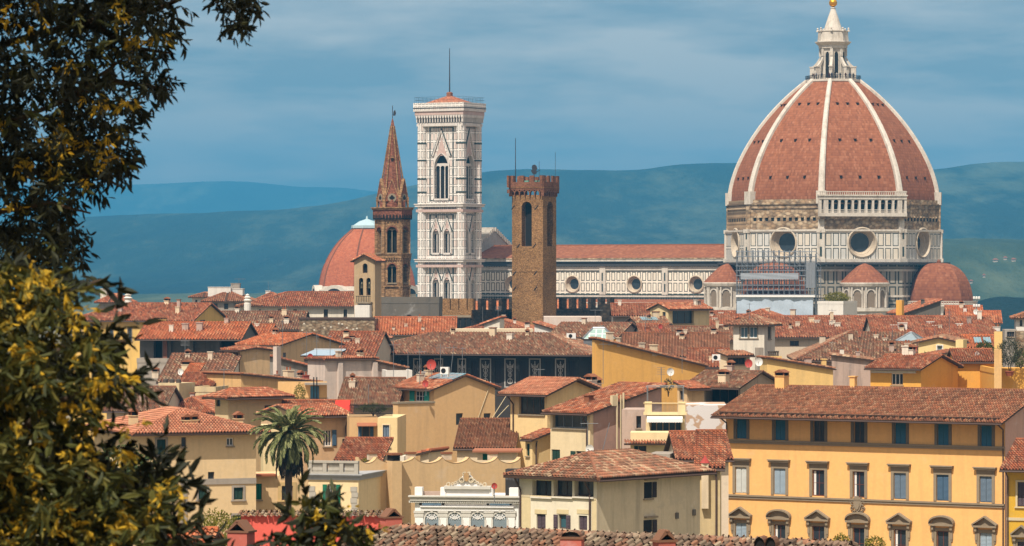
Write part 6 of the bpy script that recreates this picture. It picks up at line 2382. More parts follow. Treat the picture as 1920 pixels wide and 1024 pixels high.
mb.build('flat_roof', tiles('pale'), h.root)

# houses with blue shutters behind the palm
BLUE = D_(sh='open', shc='blue', mull=(2, 1))
h = H('house', 'shaded tan house with pale and blue shutters behind the palm tree', 562, 656, 352, -30, 782, 'gable_x', D=8, wall=stucco((222, 186, 146), dirt=0.4), tile='red', pitch=0.2, o=0.6, pipe=(('f', -0.5, 8),),
      wins=[('f', (606, 806, 622, 837), D_(sh='right', shc='blue', curtain=False, frame=M_WHITE, mull=(3, 1))), ('f', (642, 823, 648, 831), sm)])
h = H('terrace_house', 'tan house with open blue shutters below a planted roof terrace', 655, 708, 345, -4, 782, 'flat', D=8, wall=stucco((228, 186, 134), dirt=0.4), cat='house',
      wins=[('f', (679, 799, 693, 837), D_(sh='open', shc='blue', mull=(1, 1)))])
rl = MB()
Lr = h.L
for z in (h.ze + 0.25, h.ze + 1.05):
    rl.box(0, h.L + 1.3, -0.03, 0.03, z, z + 0.06)
for i in range(44):
    x = (h.L + 1.3) * i / 43
    rl.box(x - 0.02, x + 0.02, -0.025, 0.025, h.ze, h.ze + 1.05)
rl.build('railing', plain('dark_iron', (52, 50, 52)), h.root)
mb = MB()
s0, z0, _ = h.hit('f', 669, 797); s1, _, _ = h.hit('f', 706, 797)
mb.hexa([(s0, -0.7, z0 - 0.1), (s1, -0.7, z0 - 0.1), (s1, 0.02, z0 + 0.15), (s0, 0.02, z0 + 0.15), (s0, -0.7, z0 - 0.04), (s1, -0.7, z0 - 0.04), (s1, 0.02, z0 + 0.22), (s0, 0.02, z0 + 0.22)])
mb.build('hood', tiles('pale'), h.root)
h = H('terrace_house', 'sunlit cream bay with closed grey blue shutters beside the blank ochre wall', 708, 745, 342, 4, 783, 'flat', D=8, wall=stucco((246, 216, 160), dirt=0.3), cat='house', wins=[('f', (718, 797, 730, 837), D_(sh='closed', shc='greyblue', trim=0.08, trimm=CREAM, cornice=False))])
h = H('house', 'low red lean-to roof with a clay pot chimney below the open blue shutters', 634, 710, 320, 8, 866, 'shed_f', D=5, wall=OCH, tile='red', pitch=0.3, o=0.3)
h.chimney(657, 0.6, 833, 0.55, 'pots', tiles('red'))
h = H('house', 'cream house with a small tile edged balcony wall behind the scalloped wall', 708, 757, 322, 6, 862, 'flat', D=5, wall=PALE, parapet=(0.3, 0.25))
h = H('house', 'small hut with a curved red roof peeping over the scalloped wall', 788, 804, 312, 20, 853, 'shed_l', pxb=832, wall=CREAM, tile='red', pitch=0.25, o=0.2)
h = H('house', 'red roof with a plaster strip climbing to the pinkish white house', 636, 742, 400, 4, 760, 'gable_x', D=15, wall=TANW, tile='old', pitch=0.33)
h = H('terrace_house', 'roof terrace with dark railings and a blue door above the palm tree', 520, 615, 400, -4, 765, 'flat', D=8, wall=TANW, cat='terrace')
bk = MB()
s0, z0, _ = h.hit('f', 582, 764, 5); s1, z1, _ = h.hit('f', 598, 731, 5)
bk.box(h.L * 0.02, h.L, 5, 5.3, h.ze, h.ze + 2.6, OCH)
bk.build('back_wall', None, h.root)
bd = MB()
bd.box(s0, s1, 4.9, 4.995, h.ze, h.ze + 2.1)
bd.build('door', M_SH('deepblue'), h.root)
bk = MB()
bk.box(h.L * 0.55, h.L, 3.0, 5.0, h.ze + 2.3, h.ze + 2.5)
bk.build('canopy', GREYW, h.root)
rl = MB()
for z in (h.ze + 0.2, h.ze + 1.0):
    rl.box(0, h.L, -0.03, 0.03, z, z + 0.05)
for i in range(40):
    x = h.L * i / 39
    rl.box(x - 0.02, x + 0.02, -0.025, 0.025, h.ze, h.ze + 1.0)
for x in (h.L * 0.72, h.L * 0.78):
    rl.box(x - 0.06, x + 0.06, 0.2, 0.32, h.ze, h.ze + 3.2)
rl.build('railing', plain('dark_iron', (52, 50, 52)), h.root)
h = H('house', 'low red tile roof below the terrace with the blue door', 520, 656, 365, -2, 784, 'shed_f', D=4, wall=TANW, tile='red', pitch=0.32, o=0.5)
mb = MB()
mb.face([(h.L * .77, 0.4, h.h(0, 0.4) + 0.3), (h.L, 0.4, h.h(0, .4) + 0.3), (h.L, 3.4, h.h(0, 3.4) + 0.5), (h.L * .8, 3.4, h.h(0, 3.4) + 0.5)])
mb.box(h.L * .77, h.L, 0.35, 0.4, h.h(0, 0.4) + 0.1, h.h(0, 0.4) + 0.3)
mb.build('red_awning', plain('red_cloth', (224, 58, 44), 0.8, 0.8), h.root)

# houses in the middle
win3 = D_(depth=0.35, mull=(4, 1), frame=plain('window_frame_wood', (104, 84, 70)))
h = H('yellow_house', 'yellow house with a glazed attic loggia under a jutting brick red roof', 957, 1026, 350, 40, 736, 'gable_x', pxb=1122, wall=stucco((250, 216, 156), dirt=0.25), tile='pale', pitch=0.3, o=1.0, og=0.7,
      wins=[('f', (973, 741, 1021, 777), win3), ('r', (1117, 737, 1127, 746), sm)], pipe=(('f', 0.4, 8),))
h.chimney(1108, 0.9, 703, 0.8, 'cap', PALE); h.chimney(1118, 1.05, 709, 0.7, 'cap', TANW)
h = H('house', 'little yellow porch house with a steep red lean-to roof and a dark green shutter', 998, 1033, 333, -38, 826, 'shed_l', pxb=985, wall=stucco((250, 216, 156), dirt=0.25), tile='red', pitch=0.3, o=0.3, wins=[('l', (987, 832, 993, 855), D_(sh='closed', shc='darkgreen'))], pipe=(('f', 0.35, 8),))
h = H('house', 'cream house with a grey glazed gallery, long red roof and mottled pink flank', 1032, 1106, 332, 46, 773, 'shed_f', pxb=1240, wall=stucco((244, 220, 176), dirt=0.3), tile='red', pitch=0.24, o=0.7, og=0.4,
      wins=[('f', (1036, 777, 1101, 803), D_(depth=0.4, mull=(4, 1), frame=M_LEAD)), ('f', (1034, 843, 1050, 866), D_(sh='closed', shc='darkgreen')), ('f', (1080, 846, 1098, 866), D_(sh='open', shc='darkgreen')), ('r', (1166, 772, 1176, 795), D_(pane=PINKG))], pipe=(('f', -0.3, 10),))
fl = MB()
P = h.P('r')
wall_face(fl, lambda s, z, q: P(s, z, 0.03), 0.4, h.D, 5, [(0.4, h.h(h.L, 0.4) - 0.12), (h.D, h.h(h.L, h.D) - 0.12)], [], stucco((196, 160, 144), dirt=1.0, name='mottled_pink'), dk)
fl.build('flank', None, h.root)
fl = MB()
for px, py0, py1, wd in ((1150, 738, 852, 0.08), (1157, 740, 852, 0.06), (1162, 736, 832, 0.09)):
    s, z1, _ = h.hit('r', px, py0); _, z0, _ = h.hit('r', px, py1)
    fl.tube([P(s, z0, 0.45), P(s, z1, 0.45)], wd, 8)
s, z, _ = h.hit('r', 1147, 750)
fl.boxf(P, s - 0.4, s + 0.2, z - 0.5, z + 0.4, 0.2, 0.5)
fl.build('flue_pipe', M_CREAMTRIM, h.root)
h.chimney(1104, 0.3, 740, 0.6, 'brick', tiles('brown'))
CREAMB = stucco((248, 222, 170), dirt=0.25)
h = H('balcony_house', 'cream house with a striped white awning, a glazed balcony and a roof terrace railing', 1211, 1283, 318, 3, 778, 'flat', D=7, wall=CREAMB, cat='house',
      wins=[('f', (1219, 789, 1278, 810), D_(depth=1.0, mull=(5, 1), frame=M_CREAMTRIM, pane=plain('teal_glass', (70, 108, 118), 0.6, 0.2)))])
P = h.P('f')
aw = MB()
s0, z1, _ = h.hit('f', 1213, 780); s1, z0, _ = h.hit('f', 1280, 788)
n = 22
rows = []
for q, z in ((0.05, z1), (0.9, z0 + 0.15), (0.92, z0 - 0.12)):
    rows.append([P(s0 + (s1 - s0) * i / (2 * n), z - (0.06 * (i % 2) if z < z0 else 0), q) for i in range(2 * n + 1)])
aw.grid(rows)
aw.build('awning', M_WHITE, h.root)
rl = MB()
for z, t in ((h.ze, 0.25), (h.ze + 0.95, 0.06)):
    rl.boxf(P, -0.2, h.L + 0.2, z, z + t, -0.05, 0.2, CREAMB)
for s in (-0.1, h.L - 0.5):
    rl.boxf(P, s, s + 0.6, h.ze + 0.25, h.ze + 1.1, -0.3, 0.15, CREAMB)
for i in range(30):
    s = h.L * (i + 0.5) / 30
    rl.boxf(P, s - 0.015, s + 0.015, h.ze + 0.25, h.ze + 0.95, 0.05, 0.08, M_LEAD)
rl.build('railing', None, h.root)
pr = MB()
for x, y in ((0.1, 0.1), (h.L - 0.1, 0.1), (h.L - 0.1, 4), (0.1, 4)):
    pr.box(x - 0.03, x + 0.03, y - 0.03, y + 0.03, h.ze, h.ze + 2.3)
for q in (((0, 0.1), (h.L, 0.1)), ((0, 4), (h.L, 4))):
    pr.tube([(q[0][0], q[0][1], h.ze + 2.3), (q[1][0], q[1][1], h.ze + 2.3)], 0.03, 4)
pr.tube([(0, 0.1, h.ze + 2.3), (0, 4, h.ze + 2.3)], 0.03, 4)
pr.build('pergola', M_LEAD, h.root)
h = H('balcony_house', 'cream balcony front with a tiled ledge below the striped awning', 1182, 1275, 312, 3, 811, 'flat', D=3.2, wall=CREAMB, cat='house', wins=[('f', (1197, 836, 1212, 848), D_(sh='left', shc='darkgreen')), ])
lg = MB()
s0, z0, _ = h.hit('f', 1174, 829)
p0 = np.array((-0.5, -0.75, z0 - 0.1)); ln = 0.85
tile_plane(lg, p0, (1, 0, 0), (0, math.cos(.25), math.sin(.25)), [(0, 0), (h.L + 1, 0), (h.L + 1, ln), (0, ln)], 0.23, 0.42, tiles('red'))
lg.box(-0.5, h.L + 0.5, -0.7, 0, z0 - 0.22, z0 - 0.1, M_WOOD)
lg.build('tiled_ledge', None, h.root)
h = H('house', 'taupe walled wing with a small deep window left of the balcony house', 1166, 1212, 325, 6, 768, 'flat', D=5, wall=PINKG, wins=[('f', (1193, 780, 1202, 803), D_(depth=0.5, mull=(1, 1)))])
h = H('patched_house', 'bare wall patched with white plaster beside the yellow palace', 1286, 1362, 350, 2, 760, 'flat', D=9,
      wall=mat('patched_plaster', lambda N: bsdf(N, N.mix(N.mapr(N.noise(N.v('MULTIPLY', objvec(N), (1, 1, 1.1)), 0.33, 4, 0.6), 0.49, 0.51), tuple(v * 0.75 for v in lin((196, 164, 136))), tuple(v * 0.75 for v in lin((226, 220, 216)))), 0.95, spec=0.1)))
h = H('house', 'red roofed shed tucked between the patched wall and the yellow palace', 1274, 1366, 285, -4, 861, 'gable_x', D=8, wall=TANW, tile='red', pitch=0.42, o=0.5)
h = H('house', 'rendered grey outbuilding behind the ridge of the cream corner house', 1216, 1256, 285, 10, 851, 'flat', D=4, wall=GREYW)

h = H('terrace_house', 'small white roof terrace with red pots between the pinkish house and the ochre house', 724, 772, 432, -8, 706, 'flat', D=4, wall=WHITEW, parapet=(0.7, 0.2), cat='terrace')
h = H('house', 'low red roofed house seen between the brown roof and the white parapet below the battlements', 1002, 1036, 600, 10, 618, 'shed_r', D=6, wall=WHITEW, tile='red', pitch=0.3)


h = H('house', 'low red roof with pots and chimneys just below the attic house with the dark opening', 1255, 1376, 572, 0, 638, 'gable_x', D=12, wall=CREAM, tile='old', pitch=0.3)
h = H('house', 'small cream house with a red chimney and a red dish below the blue glazed roof', 1203, 1256, 566, -4, 628, 'gable_x', D=9, wall=CREAM, tile='red', pitch=0.3)
h.chimney(1214, 0.2, 613, 0.8, 'brick', tiles('red'))
h = H('house', 'small grey box with a railed balcony below the white house at the right edge', 1884, 1907, 545, 3, 618, 'flat', D=5, wall=GREYW, wins=[('f', (1888, 622, 1902, 632), D_(mull=(3, 1)))])
h = H('chimney_stack', 'square yellow chimney block topped with dark pots left of the olive tree', 1864, 1879, 470, 10, 622, 'flat', D=1.4, wall=YEL, cat='chimney')
h = H('house', 'small red roof with glass skylights right of the tall pale yellow chimney block', 1812, 1868, 485, 2, 652, 'gable_x', D=9, wall=YEL, tile='bright', pitch=0.3)
sk = MB()
for x0 in (0.3, 0.62):
    P = lambda x, y, q: (x, y, h.h(x, y) + 0.3 + q)
    a0, a1 = h.L * x0, h.L * (x0 + 0.24)
    sk.hexa([P(a0, 1, 0), P(a1, 1, 0), P(a1, 3, 0), P(a0, 3, 0), P(a0, 1, .1), P(a1, 1, .1), P(a1, 3, .1), P(a0, 3, .1)])
sk.build('skylight', plain('blue_glazing', (132, 166, 176)), h.root)
h = H('shed', 'little garden shed with an orange tiled roof at the bottom left beside the green shrub', 316, 382, 142, 4, 1026, 'gable_x', D=2.6, wall=OCH, tile='bright', cat='shed', pitch=0.3, o=0.2)
h = H('house', 'cream attic with a small window behind the hipped roof with the pale ridge', 336, 398, 435, 18, 722, 'gable_x', D=7, wall=CREAM, tile='red', pitch=0.34, wins=[('f', (372, 727, 380, 740), sm)])
h = H('house', 'flat roofed cream block with a railing right of the long cream chimney block', 366, 404, 425, 12, 730, 'flat', D=5, wall=stucco((224, 200, 156), dirt=0.6), parapet=(0.3, 0.2))
h = H('house', 'narrow brown roof between the two brown diagonal roofs and the orange house', 1560, 1640, 470, 4, 678, 'shed_r', D=6, wall=PINKG, tile='old', pitch=0.12)
h = H('house', 'whitewashed wall with a red lean-to roof beside the small barred window of the pinkish house', 700, 742, 425, -30, 728, 'shed_r', D=4, wall=WHITEW, tile='red', pitch=0.3)

# more chimneys, as thickly as the old roofs carry them
crng = random.Random(5)
for o in list(bpy.data.objects):
    hh = HOUSES.get(o.name)
    if hh is None or hh.rt == 'flat' or hh.roof is None or hh.L < 5 or not (395 < hh.d < 680):
        continue
    for i in range(2 if hh.L < 14 else 4):
        px = CX + (hh.A[0] + hh.ca * hh.L * crng.uniform(0.12, 0.88)) / (hh.d * K)
        fy = crng.uniform(0.15, 0.5)
        x, q, y = hh.spot(px, fy)
        if not 0.6 < x < hh.L - 0.6:
            continue
        top = CY + (EYE - hh.h(x, q) - crng.uniform(0.9, 1.5)) / (K * y)
        hh.chimney(px, fy, top, crng.uniform(0.45, 0.85), crng.choice(['cap', 'cap', 'pots', 'plain', 'brick']), crng.choice([CREAM, PALE, TANW, PINKG, hh.wall_m]))


# ---------------------------------------------------------------- the big yellow palace on the right
PAL = stucco((248, 192, 120), 0.78, 0.25)
def palace():
    rows = []
    top = [(1380, 1399), (1452, 1472), (1524, 1545), (1600, 1620), (1677, 1698), (1757, 1778), (1838, 1859)]
    wins = []
    dy = lambda x: (x - 1361) * 20.0 / 523
    for i, (x0, x1) in enumerate(top):
        e = dy(x0)
        wins.append(('f', (x0 + 1, 780 + e, x1 + 1, 822 + e), dict(sh='closed' if i not in (2, 3) else None, shc='deepblue', trim=0.28, trimm=stucco((120, 108, 92), 0.8, 0.3, 'grey_pietra'), sill=False, mull=(2, 1), shq=-0.12)))
        wins.append(('f', (x0 - 1, 875 + e, x1 + 1, 924 + e), dict(sh=None if i in (2, 3) else 'closed', shc=('white', 'paleblue', 'paleblue', 'paleblue', 'greyblue', 'blue', 'greyblue')[i], trim=0.28, cornice=True, trimm=M_PIET, sill=False, mull=(2, 2), frame=plain('red_brown_wood', (112, 64, 52), 0.7, 0.6), curtain=i in (2, 3))))
        wins.append(('f', (x0 - 1, 980 + e * 1.05, x1 + 1, 1040 + e), dict(sh='closed' if i in (0, 6) else None, shc='paleblue', trim=0.26, pediment='tri' if i % 2 == 0 else 'arc', trimm=M_PIET, mull=(2, 2), curtain=i in (1, 4), frame=plain('red_brown_wood', (112, 64, 52)))))
    h = House('yellow_palace', 'large golden yellow palace with three rows of windows in grey stone frames', 1361, 1884, 345, 33, 772, 'gable_x', D=13, wall=PAL, tile='brown', cat='palace', pitch=0.31, o=1.75, og=0.55, wins=wins, tw=0.25,
              pipe=(('f', 0.12, 2), ('f', -0.12, 2)))
    P = h.P('f')
    mb = MB()
    for py in (824.5, 927.5):
        _, z, _ = h.hit('f', 1365, py)
        mb.boxf(P, 0, h.L, z - 0.3, z - 0.1, -0.02, 0.12, M_PIET)
        mb.boxf(P, 0, h.L, z - 0.1, z + 0.05, -0.02, 0.2, M_PIET)
    mb.build('string_course', None, h.root)
    # flared brackets between the top windows
    sw = MB()
    mb = MB()
    mb.box(0, h.L, -1.2, 0.0, h.ze - 0.02, h.ze + 0.06, M_WOOD)
    n = 46
    for i in range(n):
        x = h.L * (i + 0.5) / n
        mb.box(x - 0.06, x + 0.06, -1.6, 0, h.ze - 0.22, h.ze - 0.03, M_WOOD)
    mb.build('rafters', None, h.root)
    # pinkish right flank
    f = MB()
    Pr = h.P('r')
    tp = [(s, z - 0.1) for s, z in h.top_profile('r')]
    wall_face(f, lambda s, z, q: Pr(s, z, 0.02), 0.02, h.D, -1, tp, [], stucco((222, 180, 158), dirt=0.6), DK)
    f.build('flank', None, h.root)
    # coat of arms
    s, z, _ = h.hit('f', 1609, 949)
    c = MB()
    sh = [(-0.34, 0.45), (0.34, 0.45), (0.4, 0.1), (0.22, -0.35), (0, -0.55), (-0.22, -0.35), (-0.4, 0.1)]
    c.prismf(P, [(s + x, z + y) for x, y in sh], 0, 0.18, M_PIET)
    c.prismf(P, [(s + x * 0.6, z + y * 0.6) for x, y in sh], 0.1, 0.26, M_STONE)
    for sg in (-1, 1):
        for r, ox, oy in ((0.2, 0.52, 0.25), (0.17, 0.56, -0.2), (0.13, 0.36, -0.5), (0.14, 0.3, 0.62)):
            n = 10
            for i in range(8):
                x0, x1 = 2 * math.pi * i / n, 2 * math.pi * (i + 1) / n
                c.prismf(P, [(s + sg * ox + r * math.cos(x0), z + oy + r * math.sin(x0)), (s + sg * ox + r * 0.55 * math.cos(x0), z + oy + r * 0.55 * math.sin(x0)), (s + sg * ox + r * 0.55 * math.cos(x1), z + oy + r * 0.55 * math.sin(x1)), (s + sg * ox + r * math.cos(x1), z + oy + r * math.sin(x1))], 0, 0.14, M_PIET)
    c.prismf(P, [(s - 0.3, z + 0.55), (s + 0.3, z + 0.55), (s + 0.36, z + 0.85), (s + 0.15, z + 0.7), (s, z + 0.92), (s - 0.15, z + 0.7), (s - 0.36, z + 0.85)], 0, 0.2, M_PIET)
    c.build('coat_of_arms', None, h.root)
    h.chimney(1466, 0.06 + 0.4, 695, 0.95, 'cap', PAL)
    h.chimney(1600, 0.5, 705, 0.5, 'plain', PAL)
    return h


M_PIET = stucco((150, 134, 112), 0.8, 0.25, 'pietra_serena')
palace()
h = H('yellow_house', 'mustard yellow house with brown shutters at the right edge, next to the palace', 1888, 1985, 318, 20, 873, 'gable_x', D=10, wall=stucco((226, 178, 58), dirt=0.25), tile='red', pitch=0.36, o=1.3,
      wins=[('f', (1908, 904, 1924, 950), D_(sh='closed', shc='purple', trim=0.16, trimm=M_CREAMTRIM)), ('f', (1908, 1016, 1924, 1060), D_(sh='closed', shc='purple', trim=0.2, pediment='tri', trimm=M_PIET))], pipe=(('f', 0.1, 2),))
mb = MB()
_, z, _ = h.hit('f', 1890, 973)
mb.boxf(h.P('f'), 0, h.L, z - 0.12, z + 0.12, -0.02, 0.1)
mb.build('string_course', M_CREAMTRIM, h.root)

# ---------------------------------------------------------------- cream corner house with three dark openings
WC = stucco((246, 232, 204), dirt=0.2)
PB = D_(sh='closed', shc='purple')
def big(x0, x1):
    return ('f', (x0, 901, x1, 931), D_(depth=0.5, mull=(2, 1), frame=plain('dark_wood_frame', (70, 52, 46), 0.7, 0.6), sill=True, trimm=PALE))
h = H('corner_house', 'cream corner house with three wide dark openings below a mottled hipped roof', 974, 1119, 250, 40, 888, 'hip', pxb=1312, wall=WC, tile='old', pitch=0.36, o=0.75, cat='house',
      wins=[big(998, 1034), big(1038, 1073), big(1077, 1113), ('f', (1006, 963, 1023, 992), PB), ('f', (1047, 965, 1062, 992), D_(sh='open', shc='purple', pane=plain('teal_glass', (70, 108, 118)))), ('f', (1085, 967, 1101, 994), PB),
            ('r', (1207, 904, 1222, 934), D_(sh='right', shc='darkbrown', cornice=False)), ('r', (1206, 975, 1222, 1000), D_(sh='right', shc='darkbrown'))], pipe=(('f', 0.15, 5), ('f', -0.5, 5)))
P = h.P('f')
mb = MB()
s0, z0, _ = h.hit('f', 976, 930); _, z1, _ = h.hit('f', 976, 927.5)
mb.boxf(P, 0.05, h.L - 0.05, z0 - 0.05, z1, -0.02, 0.05, M_CREAMTRIM)
for px in (978, 1110):
    s, _, _ = h.hit('f', px)
    mb.boxf(P, max(0.02, s), min(s + 0.75, h.L - 0.02), 2, z0 - 0.05, -0.02, 0.035, stucco((232, 210, 164), dirt=0.2))
for px in (1006, 1047, 1085):
    s0, z0, _ = h.hit('f', px - 3, 964); s1, z1, _ = h.hit('f', px + 19, 956)
    mb.boxf(P, s0, s1, z0 + 0.03, z1, -0.02, 0.03, stucco((232, 210, 164), dirt=0.2))
mb.build('wall_trim', None, h.root)
fl = MB()
Pr = h.P('r')
pr = h.top_profile('r')
wall_face(fl, lambda s, z, q: Pr(s, z, 0.02), 0.03, h.D, 2, [(0.03, h.ze - 0.1), (h.D, h.ze - 0.1)], h.holes['r'], stucco((222, 204, 172), dirt=0.6), DK)
fl.build('flank', None, h.root)
for py in (903, 974):
    hd = MB()
    s0, z, _ = h.hit('r', 1209, py - 2); s1, _, _ = h.hit('r', 1229, py)
    hd.boxf(Pr, s0 - 0.1, s1, z, z + 0.12, 0, 0.25)
    hd.build('window_hood', M_PIET, h.root)
bx = MB()
for px, py in ((1268, 967), (1300, 961)):
    s, z, _ = h.hit('r', px, py)
    bx.boxf(Pr, s - 0.14, s + 0.14, z - 0.2, z + 0.2, 0.0, 0.12)
bx.build('meter_box', CONC, h.root)
h = H('house', 'narrow beige house with a tall white flue between the cream corner house and the palace', 1310, 1350, 262, 4, 880, 'shed_f', D=6, wall=stucco((222, 196, 148), dirt=0.4), tile='red', pitch=0.35, o=0.3)
fl = MB()
s, z1, _ = h.hit('f', 1322, 868); _, z0, _ = h.hit('f', 1324, 953)
fl.boxf(h.P('f'), s - 0.24, s + 0.24, z0, z1, 0.0, 0.45, CREAM)
x, y, _ = h.P('f')(s, 0, 0.22)
fl.lathe((x, y), [(0.36, z1), (0.03, z1 + 0.5)], 8, m=plain('red_cap', (170, 66, 58), 0.8, 0.7))
fl.build('flue', None, h.root)
dp = MB()
s, z1, _ = h.hit('f', 1343, 885)
dp.tube([h.P('f')(s, z1, 0.1), h.P('f')(s, 5, 0.1)], 0.07, 6)
dp.build('downpipe', M_METAL, h.root)

# ---------------------------------------------------------------- white festive front
WF = stucco((244, 240, 234), 0.8, 0.08)
def white_front():
    h = House('white_pavilion', 'white stuccoed pavilion with arched windows, pale blue panels and a scrolled pediment', 778, 972, 262, 8, 934, 'flat', D=7, wall=WF, cat='pavilion')
    t, L, ze = h.root, h.L, h.ze
    P = h.P('f')
    U = lambda px, py: h.hit('f', px, py)[:2]
    g = MB()
    tm = stucco((220, 214, 202), dirt=0.25)
    bl = plain('pale_blue_paint', (150, 182, 210), 0.8, 0.8)
    _, z932 = U(850, 932); _, z939 = U(850, 939)
    g.boxf(P, -0.3, L + 0.3, z939, z932, -0.1, 0.3, tm)
    g.boxf(P, -0.4, L + 0.4, z932, z932 + 0.1, -0.1, 0.42, tm)
    n = 60
    for i in range(n):
        s = -0.4 + (L + 0.7) * (i + 0.5) / n
        g.boxf(P, s - 0.05, s + 0.05, z939 - 0.14, z939, -0.05, 0.24, tm)
    for py0, py1, q in ((958, 951, 0.16), (951, 949, 0.26)):
        g.boxf(P, 0.4, L - 0.3, U(850, py0)[1], U(850, py1)[1], -0.05, q, WF)
    for x0, x1 in ((792, 827), (919, 956)):
        (s0, z0), (s1, z1) = U(x0, 947.5), U(x1, 943)
        g.boxf(P, s0, s1, z0, z1, -0.02, 0.05, bl)
    for px in (788.5, 831, 915, 958):
        s, z = U(px, 945)
        g.prismf(P, [(s + 0.09 * math.cos(R(30 * i)), z + 0.09 * math.sin(R(30 * i))) for i in range(12)], 0, 0.06, DK)
    g.build('cornice', None, t)
    pp = MB()
    h3 = U(850, 914)[1]
    for x0, x1 in ((778, 792), (826, 836), (918, 924), (955, 972)):
        s0, s1 = U(x0, 0)[0], U(x1, 0)[0]
        pp.boxf(P, s0, s1, ze, h3, -0.5, 0.1, WF)
    s0, s1 = U(836, 0)[0], U(918, 0)[0]
    pp.boxf(P, s0 + 0.01, s1 - 0.01, ze, h3 - 0.1, -0.5, 0.05, WF)
    pp.boxf(P, s0 - 0.1, s1 + 0.1, h3 - 0.1, h3 + 0.1, -0.55, 0.25, tm)
    pp.boxf(P, U(792, 0)[0], U(826, 0)[0], ze, h3 - 0.3, -0.6, -0.4, PINKG)
    pp.boxf(P, U(924, 0)[0], U(955, 0)[0], ze, h3 - 0.55, -0.6, -0.4, PINKG)
    pp.build('parapet', None, t)
    pe = MB()
    c, zb = U(875, 915)
    zt = U(875, 889)[1]
    hw = U(910, 0)[0] - c
    prof = [(-hw, 0), (-hw * 0.75, 0.12), (-hw * 0.4, 0.52), (-hw * 0.24, 0.8), (-hw * 0.12, 1.0), (hw * 0.12, 1.0), (hw * 0.24, 0.8), (hw * 0.4, 0.52), (hw * 0.75, 0.12), (hw, 0)]
    z0p = h3 + 0.1
    pe.prismf(P, [(c + x, z0p + (zt - z0p) * y) for x, y in prof], -0.35, 0.0, WF)
    def scroll(cx, cz, r, q=0.14, m=None):
        n = 14
        for i in range(n):
            a0, a1 = 2 * math.pi * i / n, 2 * math.pi * (i + 1) / n
            pe.prismf(P, [(cx + r * math.cos(a0), cz + r * math.sin(a0)), (cx + r * 0.55 * math.cos(a0), cz + r * 0.55 * math.sin(a0)), (cx + r * 0.55 * math.cos(a1), cz + r * 0.55 * math.sin(a1)), (cx + r * math.cos(a1), cz + r * math.sin(a1))], -0.02, q, m or stucco((226, 208, 178), dirt=0.4))
    for sg in (-1, 1):
        scroll(c + sg * hw * 0.25, z0p + 0.42, 0.2)
        scroll(c + sg * hw * 0.97, z0p + 0.12, 0.15)
        scroll(c + sg * hw * 0.12, z0p + 0.85, 0.13)
        for i in range(4):
            f = 0.3 + 0.15 * i
            scroll(c + sg * hw * f, z0p + 0.1 + (zt - z0p) * (0.62 - f * 0.75), 0.1, 0.08)
    scroll(c, zt - 0.1, 0.16)
    pe.prismf(P, [(c + 0.18 * math.cos(R(24 * i)), z0p + 0.62 + 0.3 * math.sin(R(24 * i))) for i in range(15)], 0, 0.16, stucco((200, 160, 110), dirt=0.4))
    pe.build('pediment', None, t)
    for px in (810, 853, 896, 937.5):
        w = MB()
        c, zc = U(px, 974)
        r = 13.0 * K * 258
        n = 16
        def arc(r0, r1, q0, q1, m):
            for i in range(n):
                a0, a1 = R(180 * i / n), R(180 * (i + 1) / n)
                w.prismf(P, [(c + r0 * math.cos(a0), zc + r0 * math.sin(a0)), (c + r1 * math.cos(a0), zc + r1 * math.sin(a0)), (c + r1 * math.cos(a1), zc + r1 * math.sin(a1)), (c + r0 * math.cos(a1), zc + r0 * math.sin(a1))], q0, q1, m)
        arc(r * 1.0, r * 1.22, 0, 0.1, tm)
        w.boxf(P, c - r * 1.28, c - r, zc - 2.5, zc, 0, 0.12, tm)
        w.boxf(P, c + r, c + r * 1.28, zc - 2.5, zc, 0, 0.12, tm)
        gl = plain('pale_glass', (140, 152, 158), 0.7, 0.25)
        w.prismf(P, [(c + r * math.cos(R(180 * i / n)), zc + r * math.sin(R(180 * i / n))) for i in range(n + 1)], 0, 0.03, gl)
        w.boxf(P, c - r, c + r, zc - 2.5, zc, 0, 0.03, gl)
        for an in (30, 60, 90, 120, 150):
            a = R(an)
            p0, p1 = (c, zc), (c + r * math.cos(a), zc + r * math.sin(a))
            nx, nz = -math.sin(a) * 0.025, math.cos(a) * 0.025
            w.prismf(P, [(p0[0] - nx, p0[1] - nz), (p0[0] + nx, p0[1] + nz), (p1[0] + nx, p1[1] + nz), (p1[0] - nx, p1[1] - nz)][::-1], 0.02, 0.07, M_WHITE)
        arc(r * 0.36, r * 0.45, 0.02, 0.075, M_WHITE)
        arc(r * 0.66, r * 0.74, 0.02, 0.075, M_WHITE)
        w.boxf(P, c - 0.08, c + 0.08, zc + r * 1.0, zc + r * 1.36, 0, 0.17, tm)
        w.build('window', None, t)
    pl = MB()
    for px in (786, 831, 874.5, 917, 958):
        s, z = U(px, 957.5)
        pl.boxf(P, s - 0.28, s + 0.28, z - 4, z - 0.2, 0, 0.1, WF)
        pl.boxf(P, s - 0.36, s + 0.36, z - 0.16, z, 0, 0.16, tm)
        pl.boxf(P, s - 0.32, s + 0.32, z - 0.42, z - 0.16, 0, 0.13, tm)
    pl.build('pilaster', None, t)
    bx = MB()
    bx.box(L * 0.83, L * 0.95, 2.2, 3.4, ze, ze + 1.9)
    bx.build('roof_hatch', stucco((60, 56, 54)), t)


white_front()
